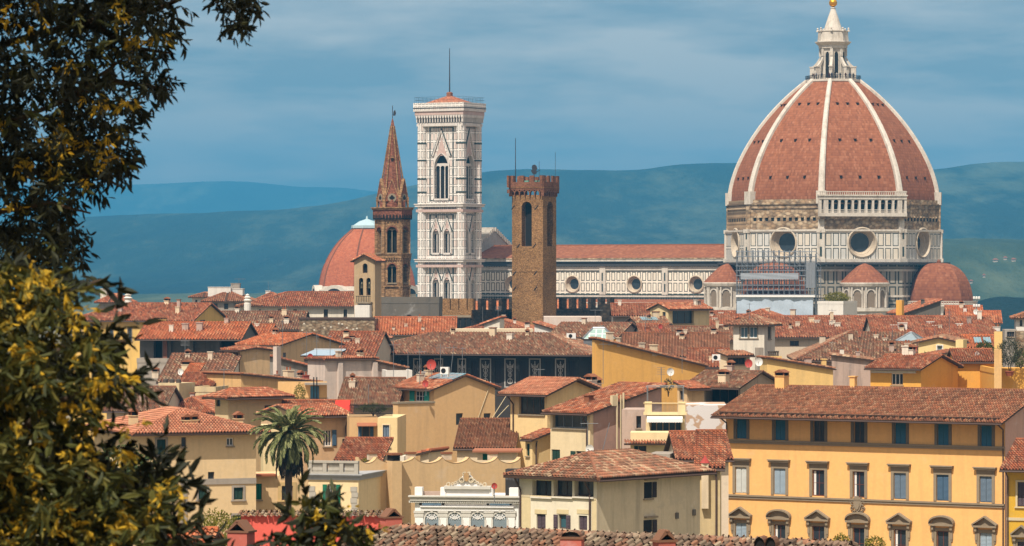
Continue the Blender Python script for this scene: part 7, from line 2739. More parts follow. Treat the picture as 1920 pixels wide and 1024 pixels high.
# ---------------------------------------------------------------- villa with balustrade and scalloped wall
VC = stucco((250, 222, 172), dirt=0.2)
h = H('villa', 'cream villa corner with a grey balustrade, quoins and green shutters', 578, 672, 288, 14, 893, 'flat', D=9, wall=VC, cat='villa',
      wins=[('f', (614, 908, 630, 945), D_(sh='open', shc='green', frame=M_STONE, curtain=True, mull=(2, 2)))])
P = h.P('f')
gm = stucco((186, 178, 164), dirt=0.4)
for s0 in (0.0, h.L - 0.62):
    q = MB()
    q.boxf(P, s0 + 0.08, s0 + 0.54, h.ze - 6.6, h.ze - 0.75, -0.02, 0.04, gm)
    for i in range(14):
        z = h.ze - 0.75 - i * 0.42
        q.boxf(P, s0 + 0.01 + (0.1 if i % 2 else 0), s0 + 0.6 - (0.0 if i % 2 else 0.08), z - 0.36, z, -0.02, 0.07, gm)
    q.build('quoin_strip', None, h.root)
q = MB()
for z0, z1, e in ((-0.25, 0.0, 0.12), (0.0, 0.12, 0.26), (0.12, 0.2, 0.36)):
    q.box(-e, h.L + e, -e, h.D, h.ze + z0, h.ze + z1)
q.build('cornice', plain('grey_cornice', (168, 168, 168), 0.8, 0.7), h.root)
q = MB()
zb = h.ze + 0.2
q.boxf(P, 0, h.L, zb, zb + 0.15, -0.25, 0.1, gm)
q.boxf(P, 0, h.L, zb + 0.82, zb + 0.98, -0.28, 0.13, gm)
seg = h.L / 3
for i in range(4):
    s = min(h.L - 0.3, max(0.0, seg * i - 0.15))
    q.boxf(P, s, s + 0.3, zb + 0.15, zb + 0.82, -0.25, 0.1, gm)
for i in range(3):
    for j in range(9):
        s = seg * i + 0.25 + (seg - 0.45) * (j + 0.5) / 9
        x, y, _ = P(s, 0, -0.08)
        q.lathe((x, y), [(0.07, zb + 0.15), (0.1, zb + 0.3), (0.05, zb + 0.5), (0.1, zb + 0.68), (0.07, zb + 0.82)], 6, m=gm)
q.build('balustrade', None, h.root)
def scalloped():
    d = 292.0
    a = R(-30)
    p0 = at(672, 900, d)
    t = empty('garden_wall', (p0.x, p0.y, 0), -a, 'high ochre wall with a scalloped top and one square pier, right of the villa', 'wall')
    ca, sa = math.cos(a), math.sin(a)
    def S(px):
        tt = (px - CX) * K
        return (tt * p0.y - p0.x) / (ca + tt * sa)
    L = S(976)
    zt = lambda s, py: EYE - (py - CY) * K * (p0.y - s * sa)
    peaks = [672, 706, 777, 829, 879, 932, 976]
    top = []
    for a0, a1 in zip(peaks[:-1], peaks[1:]):
        for i in range(14):
            px = a0 + (a1 - a0) * i / 14
            u = i / 14
            dip = 11 * (4 * u * (1 - u)) ** 0.75
            s = S(px)
            top.append((s, zt(s, 857 + dip)))
    top.append((L, zt(L, 857)))
    m = MB()
    P = lambda s, z, q: (s, -q, z)
    for (sa_, za), (sb, zb) in zip(top[:-1], top[1:]):
        m.face([P(sa_, 0, 0), P(sb, 0, 0), P(sb, zb, 0), P(sa_, za, 0)])
        m.face([P(sb, 0, -0.5), P(sa_, 0, -0.5), P(sa_, za, -0.5), P(sb, zb, -0.5)])
        m.face([P(sa_, za, 0.03), P(sb, zb, 0.03), P(sb, zb, -0.53), P(sa_, za, -0.53)])
    m.face([P(0, 0, 0), P(0, top[0][1], 0), P(0, top[0][1], -0.5), P(0, 0, -0.5)])
    m.face([P(L, 0, 0), P(L, 0, -0.5), P(L, top[-1][1], -0.5), P(L, top[-1][1], 0)])
    W = stucco((226, 190, 142), dirt=0.35)
    m.build('wall', W, t)
    c = MB()
    s0, s1 = S(725), S(743)
    z1 = zt(s0, 864)
    c.boxf(P, s0, s1, 0, z1, -0.2, 0.9, W)
    c.boxf(P, s0 + 0.1, s1 - 0.1, z1, z1 + 0.45, -0.1, 0.8, DK)
    c.boxf(P, s0 - 0.05, s1 + 0.05, z1 + 0.45, z1 + 0.6, -0.2, 0.95, tiles('brown'))
    c.build('pier', None, t)
    for px in (706, 778, 846, 932):
        b = MB()
        s = S(px)
        z = zt(s, 858)
        b.boxf(P, s - 0.35, s + 0.35, z - 0.2, z + 0.25, -0.9, -0.55, TANW)
        b.boxf(P, s - 0.4, s + 0.4, z + 0.25, z + 0.4, -1.0, -0.5, tiles('brown'))
        b.build('vent_block', None, t)


scalloped()
# ---------------------------------------------------------------- big cream corner house on the left
LC = stucco((238, 206, 158), dirt=0.3)
gw = D_(trim=0.16, trimm=GREYW, sh='closed', shc='darkgreen')
h = H('cream_house', 'big cream house at the lower left with dark green shutters and three roof chimneys', 262, 480, 300, -22, 811, 'hip', D=13, wall=LC, tile='pale', pitch=0.3, o=0.9,
      wins=[('f', (294, 824, 311, 853), gw), ('f', (340, 820, 349, 838), D_(mull=(1, 1))), ('f', (425, 821, 438, 836), D_(frame=M_WHITE, mull=(2, 1))), ('f', (390, 885, 402, 904), sm), ('f', (340, 896, 350, 918), D_(mull=(1, 1))),
            ('f', (372, 916, 388, 937), gw), ('f', (438, 914, 456, 937), gw), ('f', (436, 966, 460, 990), gw), ('f', (296, 892, 312, 920), gw)])
P = h.P('f')
mb = MB()
s0, z0, _ = h.hit('f', 353, 907); s1, z1, _ = h.hit('f', 479, 896)
mb.boxf(P, s0, h.L, z0 - 0.1, z1, -0.02, 0.08, GREYW)
s0, z0, _ = h.hit('f', 338, 900); s1, z1, _ = h.hit('f', 351, 818)
mb.boxf(P, s0, s1, 2, z0 + 0.2, -0.02, 0.06, GREYW)
mb.build('grey_band', None, h.root)
for px, py in ((349, 778), (363, 777), (447, 774), (250, 768)):
    h.chimney(px, 0.12 if px > 300 else 0.3, py, 0.62, 'cap', LC)
h = H('house', 'narrow sunlit bay with a bright green shutter behind the palm trunk', 478, 577, 312, -14, 893, 'flat', D=7, wall=stucco((236, 200, 150), dirt=0.3),
      wins=[('f', (480, 907, 491, 937), D_(sh='closed', shc='green')), ('f', (528, 911, 549, 938), D_(trim=0.3, trimm=stucco((220, 186, 128))))])
mb = MB()
mb.box(-0.4, h.L * 0.4, -0.5, 1.2, h.ze, h.ze + 0.15)
mb.build('tiled_ledge', tiles('red'), h.root)
h = H('house', 'cream wall showing between the palm crown and the big cream house', 494, 566, 330, -6, 800, 'flat', D=6, wall=stucco((244, 218, 166), dirt=0.3))

# ---------------------------------------------------------------- red wall, its chimneys, and the nearest roof
def red_wall():
    d = 150.0
    p = at(452, 968, d)
    a = R(3)
    t = empty('red_wall', (p.x, p.y, 0), -a, 'weathered red wall with a clay tile coping below the palm tree', 'wall')
    L = (720 - 452) * K * d
    z = p.z
    W = stucco((222, 102, 88), 0.85, 0.5)
    m = MB()
    m.box(0, L, 0, 0.6, 8, z, W)
    m.box(L * 0.06, L * 0.075, -0.06, 0, 8, z - 0.05, W)
    tile_plane(m, (-0.1, -0.18, z - 0.02), (1, 0, 0), (0, 0.96, 0.28), [(0, 0), (L + 0.2, 0), (L + 0.2, 0.5), (0, 0.5)], 0.22, 0.25, tiles('lichen'), jit=0.04)
    tile_plane(m, (L + 0.1, 0.78, z - 0.02), (-1, 0, 0), (0, -0.96, 0.28), [(0, 0), (L + 0.2, 0), (L + 0.2, 0.5), (0, 0.5)], 0.22, 0.25, tiles('lichen'), jit=0.04)
    m.build('wall', None, t)


def roof_chimney(px, py_top, py_body, d, w, label, flat=False, yaw=20, zb=None, barrel=2):
    """red stub of a chimney with curved tile hoods"""
    p = at(px, py_body, d)
    wm = w * K * d
    t = empty('roof_chimney', (p.x, p.y, p.z), R(yaw), label, 'chimney', 'chimneys on the nearest roofs')
    zt = zat(py_top, d) - p.z
    b = MB()
    b.box(-wm / 2, wm / 2, -wm * 0.45, wm * 0.45, -3.0, 0, stucco((190, 104, 90), 0.8, 0.8))
    b.build('stack', None, t)
    c = MB()
    c.box(-wm / 2 - 0.06, wm / 2 + 0.06, -wm * 0.5, wm * 0.5, 0, 0.06, tiles('lichen'))
    c.build('cap_slab', None, t)
    hd = MB()
    n = 8
    if barrel:
        ww = wm * 0.9 / barrel
        for k in range(barrel):
            cx = -wm * 0.45 + ww * (k + 0.5)
            rows = [[(cx + ww / 2 * math.cos(R(180 - 180 * i / n)), y, 0.06 + (zt - 0.06) * math.sin(R(180 * i / n))) for i in range(n + 1)] for y in (-wm * 0.48, wm * 0.48)]
            hd.grid(rows, m=tiles('lichen'))
            hd.face([(cx + ww / 2 * 0.9 * math.cos(R(180 - 180 * i / n)), -wm * 0.36, 0.06 + (zt - 0.06) * 0.9 * math.sin(R(180 * i / n))) for i in range(n + 1)], m=DK)
    else:
        for sg in (-1, 1):
            hd.hexa([(sg * wm * 0.5, -wm * 0.48, 0.06), (sg * wm * 0.4, -wm * 0.48, 0.06), (sg * wm * 0.4, wm * 0.48, 0.06), (sg * wm * 0.5, wm * 0.48, 0.06), (0.05 * sg, -wm * 0.48, zt), (-0.05 * sg, -wm * 0.48, zt - 0.06), (-0.05 * sg, wm * 0.48, zt - 0.06), (0.05 * sg, wm * 0.48, zt)], tiles('lichen'))
        hd.face([(-wm * 0.4, 0, 0.06), (wm * 0.4, 0, 0.06), (0, 0, zt - 0.1)], m=DK)
    hd.build('tile_hood', None, t)
    return t


red_wall()
roof_chimney(733, 953, 971, 146, 33, 'red chimney stub with a pitched tile hood at the right end of the red wall', barrel=0, yaw=25)
roof_chimney(452, 975, 998, 120, 40, 'red chimney stub with a pitched tile hood at the lower left, below the red wall', barrel=0, yaw=-20)
roof_chimney(1073, 995, 1010, 100, 40, 'red chimney with one round tile hood on the nearest roof', barrel=1, yaw=-10)
roof_chimney(1245, 993, 1016, 97, 34, 'red chimney with a pitched tile hood on the nearest roof', barrel=0, yaw=20)
roof_chimney(1438, 1005, 1028, 96, 46, 'clay chimney with two round tile hoods at the right end of the nearest roof', barrel=2, yaw=-15)


def near_roof():
    d0 = 118.0
    p = at(752, 991, d0)
    a = R(30)
    ca, sa = math.cos(a), math.sin(a)
    t = empty('near_house', (p.x, p.y, 0), -a, 'nearest house, seen only as a wide roof of weathered curved clay tiles', 'house')
    tt = (1600 - CX) * K
    L = (tt * p.y - p.x) / (ca + tt * sa)
    z = p.z
    pitch = 0.36
    run = 7.5
    ln = run * math.hypot(1, pitch)
    c, s = 1 / math.hypot(1, pitch), pitch / math.hypot(1, pitch)
    m = MB()
    lt = tiles('lichen')
    zz = z - run * pitch
    slope = 0.0
    q = [(-run * 0.9, 0), (L, 0), (L, ln), (0, ln)]
    slab(m, [(-run * 0.9, -run, zz), (L, -run, zz), (L, 0, z), (0, 0, z)], 0.2, M_WOOD)
    tile_plane(m, (0, -run, zz + 0.02), (1, 0, 0), (0, c, s), q, 0.235, 0.36, lt, lift=0.05, jit=0.09)
    slab(m, [(L, run, zz), (-run * 0.9, run, zz), (0, 0, z), (L, 0, z)], 0.2, M_WOOD)
    tile_plane(m, (L, run, zz + 0.02), (-1, 0, 0), (0, -c, s), [(0, 0), (L + run * 0.9, 0), (L, ln), (0, ln)], 0.235, 0.36, lt, lift=0.05, jit=0.06)
    slab(m, [(-run * 0.9, run, zz), (-run * 0.9, -run, zz), (0, 0, z)], 0.2, M_WOOD)
    n = int(L / 0.42)
    for i in range(n):
        x = i * 0.42
        rr = 0.13 + 0.02 * rng.random()
        j = (rng.random() - 0.5) * 0.05
        rows = [[(x + dx, j + (rr + e) * math.cos(R(180 - 30 * k)), z - 0.03 + j * 0.5 + (rr + e) * 1.1 * math.sin(R(30 * k))) for k in range(7)] for dx, e in ((0, 0.03), (0.47, 0.0))]
        m.grid(rows, m=lt, uv=[[(i * 0.23, 0.2)] * 7, [(i * 0.23, 0.3)] * 7])
    h0, h1 = Vector((-run * 0.9, -run, zz)), Vector((0, 0, z))
    k = 22
    for i in range(k):
        a0, a1 = h0.lerp(h1, i / k), h0.lerp(h1, (i + 1.1) / k)
        m.tube([a0 + Vector((0, 0, 0.06)), a1 + Vector((0, 0, 0.03))], 0.13, 7, lt, r2=0.11)
    m.build('roof', None, t)
    w = MB()
    w.box(-run * 0.9 + 0.6, L - 0.3, -run + 0.6, run - 0.6, 0, zz)
    w.build('wall', CREAM, t)


near_roof()


# ---------------------------------------------------------------- trees in the foreground
def inside(poly, x, y):
    r = np.zeros(len(x), bool)
    n = len(poly)
    for i in range(n):
        (xa, ya), (xb, yb) = poly[i], poly[(i + 1) % n]
        c = ((ya > y) != (yb > y)) & (x < (xb - xa) * (y - ya) / (yb - ya + 1e-9) + xa)
        r ^= c
    return r


def unit(v):
    return v / (np.linalg.norm(v, axis=-1, keepdims=True) + 1e-9)


def spray(mb, px, py, d, n, ln, wd, droop=0.5, mesh=None, spread=1.0, twig=0.16):
    """short drooping twigs, each with n leaves: arrays of photograph positions and distances"""
    N = len(px)
    base = np.stack([(px - CX) * K * d, d, EYE - (py - CY) * K * d], -1)
    ax = unit(np.stack([rng.normal(size=N) * 0.8, rng.normal(size=N) * 0.8, rng.normal(size=N) * 0.5 - droop], -1))
    t = rng.random((N, n))
    C = base[:, None] + ax[:, None] * (t * twig)[..., None]
    Dd = unit(ax[:, None] * 0.9 + rng.normal(size=(N, n, 3)) * 0.62 * spread + np.array([0, 0, -0.25 * droop]))
    L = ln * (0.6 + 0.8 * rng.random((N, n)))
    leaf_block(mb, C.reshape(-1, 3), Dd.reshape(-1, 3), L.reshape(-1), (L * wd).reshape(-1), mesh)


BARK = plain('bark', (84, 68, 54), 0.6, 0.95)
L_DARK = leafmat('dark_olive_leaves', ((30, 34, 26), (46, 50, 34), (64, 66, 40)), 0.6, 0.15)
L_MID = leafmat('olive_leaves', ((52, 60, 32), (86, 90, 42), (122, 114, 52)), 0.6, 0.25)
L_YEL = leafmat('yellow_blossom', ((184, 144, 36), (218, 176, 52), (140, 122, 44), (104, 100, 46)), 0.85, 0.3)


def limb(mb, pts, r0, r1):
    mb.tube([at(*p) for p in pts], r0, 7, BARK, r2=r1)


def scatter(poly, n, seed=None):
    xs = np.array([p[0] for p in poly]); ys = np.array([p[1] for p in poly])
    x = rng.uniform(xs.min(), xs.max(), n * 3)
    y = rng.uniform(ys.min(), ys.max(), n * 3)
    k = inside(poly, x, y)
    return x[k][:n], y[k][:n]


def gaps(x, y, holes):
    k = np.ones(len(x), bool)
    for hx, hy, hr in holes:
        k &= (x - hx) ** 2 + (y - hy) ** 2 > hr * hr
    return x[k], y[k]


def dark_tree():
    d = 25.0
    b = at(-190, 1024, d)
    t = empty('tree', (0, 0, 0), 0, 'dark leafy tree at the upper left, hanging against the sky with a few yellow sprays', 'tree')
    tr = MB()
    g = ground_h(0, d)
    tr.tube([(b.x, d, g - 0.5), (b.x + 0.1, d, EYE - 1.0), (b.x + 0.25, d, EYE + 1.0), (b.x + 0.2, d + 0.1, EYE + 3.2)], 0.24, 10, BARK, r2=0.12)
    for pts in ([(-170, 330, d), (-40, 250, d), (120, 190, d - .2), (300, 60, d - .1)], [(-170, 200, d), (-20, 90, d + .3), (160, 40, d + .3), (290, 20, d + .2), (395, -30, d), (440, 20, d), (465, 52, d)],
                [(-170, 420, d), (-20, 400, d - .3), (90, 380, d - .4), (170, 400, d - .4)], [(-150, 300, d), (0, 300, d + .5), (140, 280, d + .5), (250, 260, d + .4)], [(120, 190, d - .2), (200, 150, d), (270, 160, d), (325, 170, d)],
                [(0, 300, d + .5), (90, 330, d + .2), (190, 330, d), (225, 350, d)], [(-170, 100, d), (-30, -60, d - .3), (140, -120, d - .3)], [(160, 40, d + .3), (250, 90, d + .1), (320, 100, d)]):
        limb(tr, pts, 0.03, 0.006)
    tr.build('trunk', None, t)
    poly = [(-260, -260), (330, -260), (335, -60), (338, 20), (318, 60), (275, 75), (290, 115), (312, 160), (290, 168), (258, 165), (242, 205), (256, 230), (236, 256), (256, 285), (238, 308), (206, 318), (190, 340), (152, 372), (138, 400), (172, 430), (165, 470), (150, 500), (90, 560), (-60, 620), (-260, 620)]
    poly = [(x - (16 if y < 320 else 34) if x > 100 else x, y) for x, y in poly]
    holes = [(55, 85, 26), (85, 190, 22), (185, 105, 16), (210, 40, 16), (60, 180, 20), (225, 120, 20), (215, 215, 22), (205, 190, 14), (28, 365, 22), (120, 350, 10), (110, 125, 12), (150, 30, 12), (160, 70, 12), (245, 300, 10), (30, 20, 10), (75, 330, 10), (250, 140, 10), (280, 40, 12), (130, 260, 9), (20, 170, 12)]
    mb = MB()
    x, y = scatter(poly, 4300)
    x, y = gaps(x, y, holes)
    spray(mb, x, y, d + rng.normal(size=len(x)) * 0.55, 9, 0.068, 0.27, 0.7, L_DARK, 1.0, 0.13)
    # the fringe of separate hanging leaves on the outer edge
    E = []
    edge = [(338, 15), (330, 55), (305, 90), (312, 130), (318, 155), (288, 160), (264, 195), (252, 225), (258, 278), (242, 298), (215, 312), (200, 335), (166, 365), (145, 398), (172, 430), (168, 462), (145, 465)]
    for ex, ey in edge:
        E += [(ex - (12 if ey < 320 else 30) + rng.normal() * 9, ey + rng.normal() * 10) for _ in range(8)]
    E = np.array(E)
    spray(mb, E[:, 0], E[:, 1], d + rng.normal(size=len(E)) * 0.2, 7, 0.078, 0.24, 1.0, L_DARK, 0.8, 0.13)
    x, y = scatter([(398, -30), (420, -30), (480, -20), (484, 4), (468, 20), (462, 40), (452, 56), (432, 54), (420, 30), (408, 8)], 60)
    spray(mb, x, y, d + rng.normal(size=len(x)) * 0.15, 8, 0.07, 0.26, 0.9, L_DARK, 1.0, 0.12)
    x, y = scatter(poly, 170)
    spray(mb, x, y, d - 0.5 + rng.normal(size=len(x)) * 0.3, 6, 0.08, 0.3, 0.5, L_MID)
    # unseen extra crown added towards the sun to keep this side in shade
    n = 2600
    c = np.array([-4.2, d - 3.0, EYE + 5.2])
    u = unit(rng.normal(size=(n, 3))) * (rng.random((n, 1)) ** 0.33) * np.array([3.0, 3.4, 1.7])
    C = c + u
    leaf_block(mb, C, unit(rng.normal(size=(n, 3))), 0.26, 0.12, L_DARK)
    mb.build('crown', None, t)
    fb = MB()
    for cx, cy, r, n in ((255, 72, 11, 18), (180, 182, 12, 14), (128, 232, 16, 14), (45, 295, 18, 16), (108, 255, 20, 22), (205, 270, 14, 16), (195, 258, 14, 12), (105, 305, 9, 8), (220, 10, 16, 12), (128, 115, 8, 5), (250, 190, 12, 10), (10, 25, 16, 14), (45, 60, 10, 7), (165, 260, 10, 8), (70, 20, 10, 6), (165, 335, 8, 6), (20, 380, 10, 8), (300, 60, 8, 5), (8, 230, 8, 5)):
        n = max(3, n // 2)
        x, y = cx + rng.normal(size=n) * r * 0.8, cy + rng.normal(size=n) * r * 0.8
        spray(fb, x, y, d - 0.75 + rng.normal(size=n) * 0.15, 8, 0.045, 0.32, 0.9, L_YEL, 1.0, 0.08)
    fb.build('blossom', None, t)
    return t


def flowering_tree():
    d = 16.0
    t = empty('tree', (0, 0, 0), 0, 'yellow flowering tree filling the lower left, out of focus in front of the town', 'tree')
    g = ground_h(0, d)
    tr = MB()
    b = at(-120, 1024, d)
    tr.tube([(b.x, d, g - 0.5), (b.x + 0.05, d, EYE - 1.6), (b.x + 0.2, d, EYE - 0.6)], 0.16, 9, BARK, r2=0.08)
    for pts in ([(-150, 1000, d), (0, 980, d - .3), (130, 1040, d - .5)], [(-150, 960, d), (0, 860, d - .4), (75, 770, d - .5), (180, 720, d - .5)], [(-120, 800, d), (40, 700, d), (140, 640, d), (235, 640, d)],
                [(-100, 700, d), (30, 600, d + .2), (150, 540, d), (190, 525, d)], [(-60, 900, d + .3), (120, 880, d + .2), (240, 920, d), (330, 930, d)], [(0, 980, d), (160, 960, d), (300, 990, d), (380, 980, d)]):
        limb(tr, pts, 0.03, 0.006)
    tr.build('trunk', None, t)
    poly = [(-240, 470), (60, 495), (130, 508), (145, 540), (168, 556), (140, 590), (180, 602), (215, 606), (238, 622), (222, 655), (250, 688), (244, 706), (205, 716), (165, 748), (140, 772), (165, 800), (205, 820), (232, 845), (236, 868), (270, 885), (310, 910), (330, 930), (345, 965), (332, 985), (345, 1040), (350, 1200), (-240, 1200)]
    poly = [(x - 30 if x > 100 else x, y) for x, y in poly]
    mb = MB()
    x, y = scatter(poly, 1500)
    x, y = gaps(x, y, [(225, 770, 26), (140, 600, 10), (95, 690, 9), (30, 690, 8), (165, 880, 12), (50, 880, 8), (260, 845, 16), (200, 680, 8), (130, 800, 9), (190, 905, 9), (60, 640, 8), (110, 740, 8), (210, 830, 10), (300, 850, 20)])
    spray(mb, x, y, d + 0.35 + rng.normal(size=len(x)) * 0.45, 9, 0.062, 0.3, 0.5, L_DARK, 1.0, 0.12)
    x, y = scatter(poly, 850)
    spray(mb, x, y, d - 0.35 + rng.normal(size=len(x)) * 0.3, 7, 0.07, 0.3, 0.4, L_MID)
    x, y = scatter(poly, 330)
    spray(mb, x, y, d - 0.7 + rng.normal(size=len(x)) * 0.2, 8, 0.062, 0.3, 0.4, L_MID, 1.0, 0.12)
    E = []
    for ex, ey in ((235, 625), (245, 690), (250, 708), (220, 640), (210, 714), (160, 558), (165, 525), (238, 860), (300, 900), (322, 868), (325, 910), (342, 950), (345, 985), (350, 1015), (195, 795), (285, 890)):
        E += [(ex - 28 + rng.normal() * 11, ey + rng.normal() * 11) for _ in range(8)]
    E = np.array(E)
    spray(mb, E[:, 0], E[:, 1], d + rng.normal(size=len(E)) * 0.15, 6, 0.085, 0.3, 0.0, L_DARK, 0.9)
    # the rest of the crown outside the picture
    n = 900
    C = np.array([-3.9, d - 1.5, EYE + 0.9]) + unit(rng.normal(size=(n, 3))) * (rng.random((n, 1)) ** 0.33) * np.array([1.5, 1.6, 1.2])
    leaf_block(mb, C, unit(rng.normal(size=(n, 3))), 0.16, 0.06, L_DARK)
    mb.build('crown', None, t)
    fb = MB()
    core = [(60, 520, 38), (30, 560, 30), (110, 540, 26), (150, 590, 20), (25, 620, 24), (70, 640, 20), (15, 720, 22), (110, 715, 20), (60, 660, 16), (200, 700, 18), (220, 715, 16), (180, 710, 14), (75, 800, 26), (150, 760, 20), (20, 790, 16), (40, 840, 14), (130, 840, 14), (230, 850, 14), (175, 845, 14), (35, 930, 18), (110, 965, 26), (60, 975, 24), (160, 985, 20), (230, 960, 18), (290, 930, 16), (320, 900, 12), (210, 1000, 16), (20, 880, 16), (260, 970, 12), (250, 800, 8), (340, 940, 10), (10, 1000, 14), (90, 900, 12), (190, 790, 10), (75, 570, 22), (10, 520, 16), (150, 650, 10), (120, 600, 12)]
    for cx, cy, r in core:
        n = int(r * 0.38)
        x, y = cx + rng.normal(size=n) * r * 0.6, cy + rng.normal(size=n) * r * 0.6
        spray(fb, x, y, d - 0.6 + rng.normal(size=n) * 0.2, 9, 0.036, 0.36, 0.7, L_YEL, 1.0, 0.07)
    fb.build('blossom', None, t)


def shrub_tops():
    d = 17.0
    b = at(600, 1180, d)
    t = empty('shrub', (b.x, d, ground_h(0, d)), 0, 'out of focus shrub top with yellow sprays in front of the red wall', 'shrub')
    o = Vector(t.location)
    tr = MB()
    for pts in ([(600, 1180, d), (570, 1060, d), (556, 980, d)], [(600, 1180, d), (610, 1060, d), (615, 960, d)], [(600, 1180, d), (640, 1080, d), (655, 1000, d)], [(600, 1180, d), (520, 1090, d), (480, 1020, d)]):
        tr.tube([at(*p) - o for p in pts], 0.012, 5, BARK, r2=0.006)
    tr.tube([(0, 0, -0.3), tuple(at(600, 1180, d) - o)], 0.03, 6, BARK, r2=0.012)
    tr.build('stem', None, t)
    mb, fb = MB(), MB()
    x, y = scatter([(548, 960), (575, 945), (600, 935), (640, 945), (662, 975), (668, 1010), (650, 1040), (640, 1080), (540, 1080), (430, 1050), (470, 1015), (550, 1020)], 80)
    def sp(m, x, y, dd, *a):
        k0 = len(m.blk)
        spray(m, x, y, dd, *a)
        for i in range(k0, len(m.blk)):
            V, F, U, s = m.blk[i]
            m.blk[i] = (V - np.array(o), F, U, s)
    sp(mb, x, y, d + rng.normal(size=len(x)) * 0.2, 6, 0.08, 0.34, 0.2, L_DARK)
    x, y = scatter([(560, 960), (640, 945), (665, 1000), (600, 1030)], 30)
    sp(mb, x, y, d - 0.1 + rng.normal(size=len(x)) * 0.1, 6, 0.07, 0.34, 0.2, L_MID)
    mb.build('crown', None, t)
    x, y = scatter([(590, 945), (640, 950), (665, 990), (640, 1020), (600, 990)], 11)
    sp(fb, x, y, d - 0.2 + rng.normal(size=len(x)) * 0.1, 7, 0.045, 0.4, 0.4, L_YEL)
    fb.build('blossom', None, t)


dark_tree()
flowering_tree()
shrub_tops()


# ---------------------------------------------------------------- palm
def palm():
    d = 268.0
    k1 = K * d
    p = at(541, 980, d)
    t = empty('palm_tree', (p.x, d, 0), 0.3, 'tall palm with a full drooping crown between the cream houses', 'palm tree')
    zc = zat(812, d)
    tr = MB()
    prof = []
    n = 40
    for i in range(n + 1):
        z = -0.5 + (zc + 0.5) * i / n
        r = 0.19 + (0.03 if i % 2 else 0) + (0.22 * max(0, (i / n - 0.85)) / 0.15)
        prof.append((r, z))
    tr.lathe((0, 0), prof, 10)
    tr.build('trunk', BARK, t)
    G1 = leafmat('palm_green', ((80, 88, 54), (126, 130, 80), (168, 166, 114)), 0.95, 0.25, 0.4)
    G2 = leafmat('palm_dry', ((64, 52, 38), (84, 68, 46), (46, 42, 32)), 0.5, 0.1)
    cr = MB()
    for i in range(118):
        dead = i >= 84
        az = i * 2.39996
        if dead:
            el = R(-62 - 24 * rng.random())
            ln = 2.2 + 0.9 * rng.random()
        else:
            el = R(80 - 128 * (i / 84) ** 0.95 + rng.normal() * 5)
            ln = 2.2 + 0.4 * rng.random()
        bend = 1.15 if not dead else 0.3
        pts = []
        q = np.array([0.3 * math.cos(az), 0.3 * math.sin(az), zc])
        a = el
        m = 14
        C, Dd, LL = [], [], []
        prev = q.copy()
        for j in range(m):
            dv = np.array([math.cos(az) * math.cos(a), math.sin(az) * math.cos(a), math.sin(a)])
            q = q + dv * ln / m
            pts.append(tuple(q))
            a -= bend / m * (0.6 + 1.2 * j / m)
            a = max(a, R(-88))
            side = np.cross(dv, [0, 0, 1]); side /= np.linalg.norm(side) + 1e-6
            lw = 0.62 * math.sin(math.pi * (0.16 + 0.8 * j / m)) ** 0.7
            for sg in (-1, 1):
                for hh in (0.0, 0.5):
                    C.append(q - dv * ln / m * hh)
                    v = side * sg * 0.42 + dv * 0.9 + np.array([0, 0, -0.1])
                    Dd.append(v / np.linalg.norm(v)); LL.append(lw)
        cr.tube(pts, 0.028, 4, G2 if dead else G1, r2=0.008)
        leaf_block(cr, C, Dd, np.array(LL), 0.085, G2 if dead else G1)
    cr.build('crown', None, t)
    for i in range(9):
        az = i * 0.7 + 3.4
        q = np.array([0.5 * math.cos(az), 0.5 * math.sin(az), zc + 0.35])
        fr = MB()
        fr.tube([(0, 0, zc), tuple(q)], 0.04, 5)
        leaf_block(fr, q + rng.normal(size=(40, 3)) * np.array([0.15, 0.15, 0.25]), unit(rng.normal(size=(40, 3)) + np.array([0, 0, -1.0])), 0.22, 0.08, None)
        fr.build('fruit_cluster', leafmat('palm_fruit', ((190, 132, 34), (206, 150, 50)), 0.7, 0.1), t)


palm()
GR = ((52, 70, 34), (88, 104, 46), (120, 128, 60))
YG = ((92, 96, 34), (150, 144, 52), (176, 160, 62))
OL = ((70, 76, 56), (98, 102, 78), (60, 66, 48))
bush('shrub', 'bright green garden shrub left of the red wall, below the big cream house', 405, 1000, 175, 1.35, 0.95, 2600, YG, leaf=0.13)
bush('shrub', 'yellow leaved potted shrub on the terrace with the blue door', 562, 741, 398, 0.62, 1.15, 900, YG, 'shrub', 0.14, pot=0.4, trunk=0.5)
bush('hedge', 'yellow green hedge planted along the flat roof of the plain white block', 1569, 558, 763, 3.6, 0.95, 1500, YG, 'hedge', 0.3, ry=1.2, trunk=0.3)
bush('olive_tree', 'grey green olive tree in a clay pot on the orange terrace at the right edge', 1893, 660, 399, 1.35, 1.4, 1900, OL, 'olive tree', 0.16, pot=0.5, trunk=1.0)
bush('shrub', 'bright green shrub behind the olive tree on the orange terrace', 1914, 672, 407, 0.9, 0.9, 800, GR, 'shrub', 0.15)
bush('shrub', 'dark spreading pine shrub in a pot right of the tall pale yellow chimney block', 1846, 654, 418, 0.95, 0.75, 1100, GR, 'shrub', 0.18, pot=0.4, trunk=0.4)
bush('shrub', 'small potted cypress beside the pale yellow house', 1735, 670, 442, 0.22, 0.6, 300, GR, 'shrub', 0.12, pot=0.25, trunk=0.2)
bush('shrub', 'round green bush in the garden behind the white block', 1614, 604, 700, 0.7, 0.75, 400, GR, 'shrub', 0.2)
bush('shrub', 'yellowish plant behind the nearest roof, left of the coat of arms', 1578, 1018, 190, 0.45, 0.4, 500, YG, 'shrub', 0.12)
bush('shrub', 'yellowish plant behind the nearest roof, right of the coat of arms', 1640, 1021, 190, 0.5, 0.38, 500, YG, 'shrub', 0.12)
bush('shrub', 'thin leafy plant growing over the mottled pink flank', 1253, 722, 345, 0.55, 0.55, 260, OL, 'shrub', 0.14)
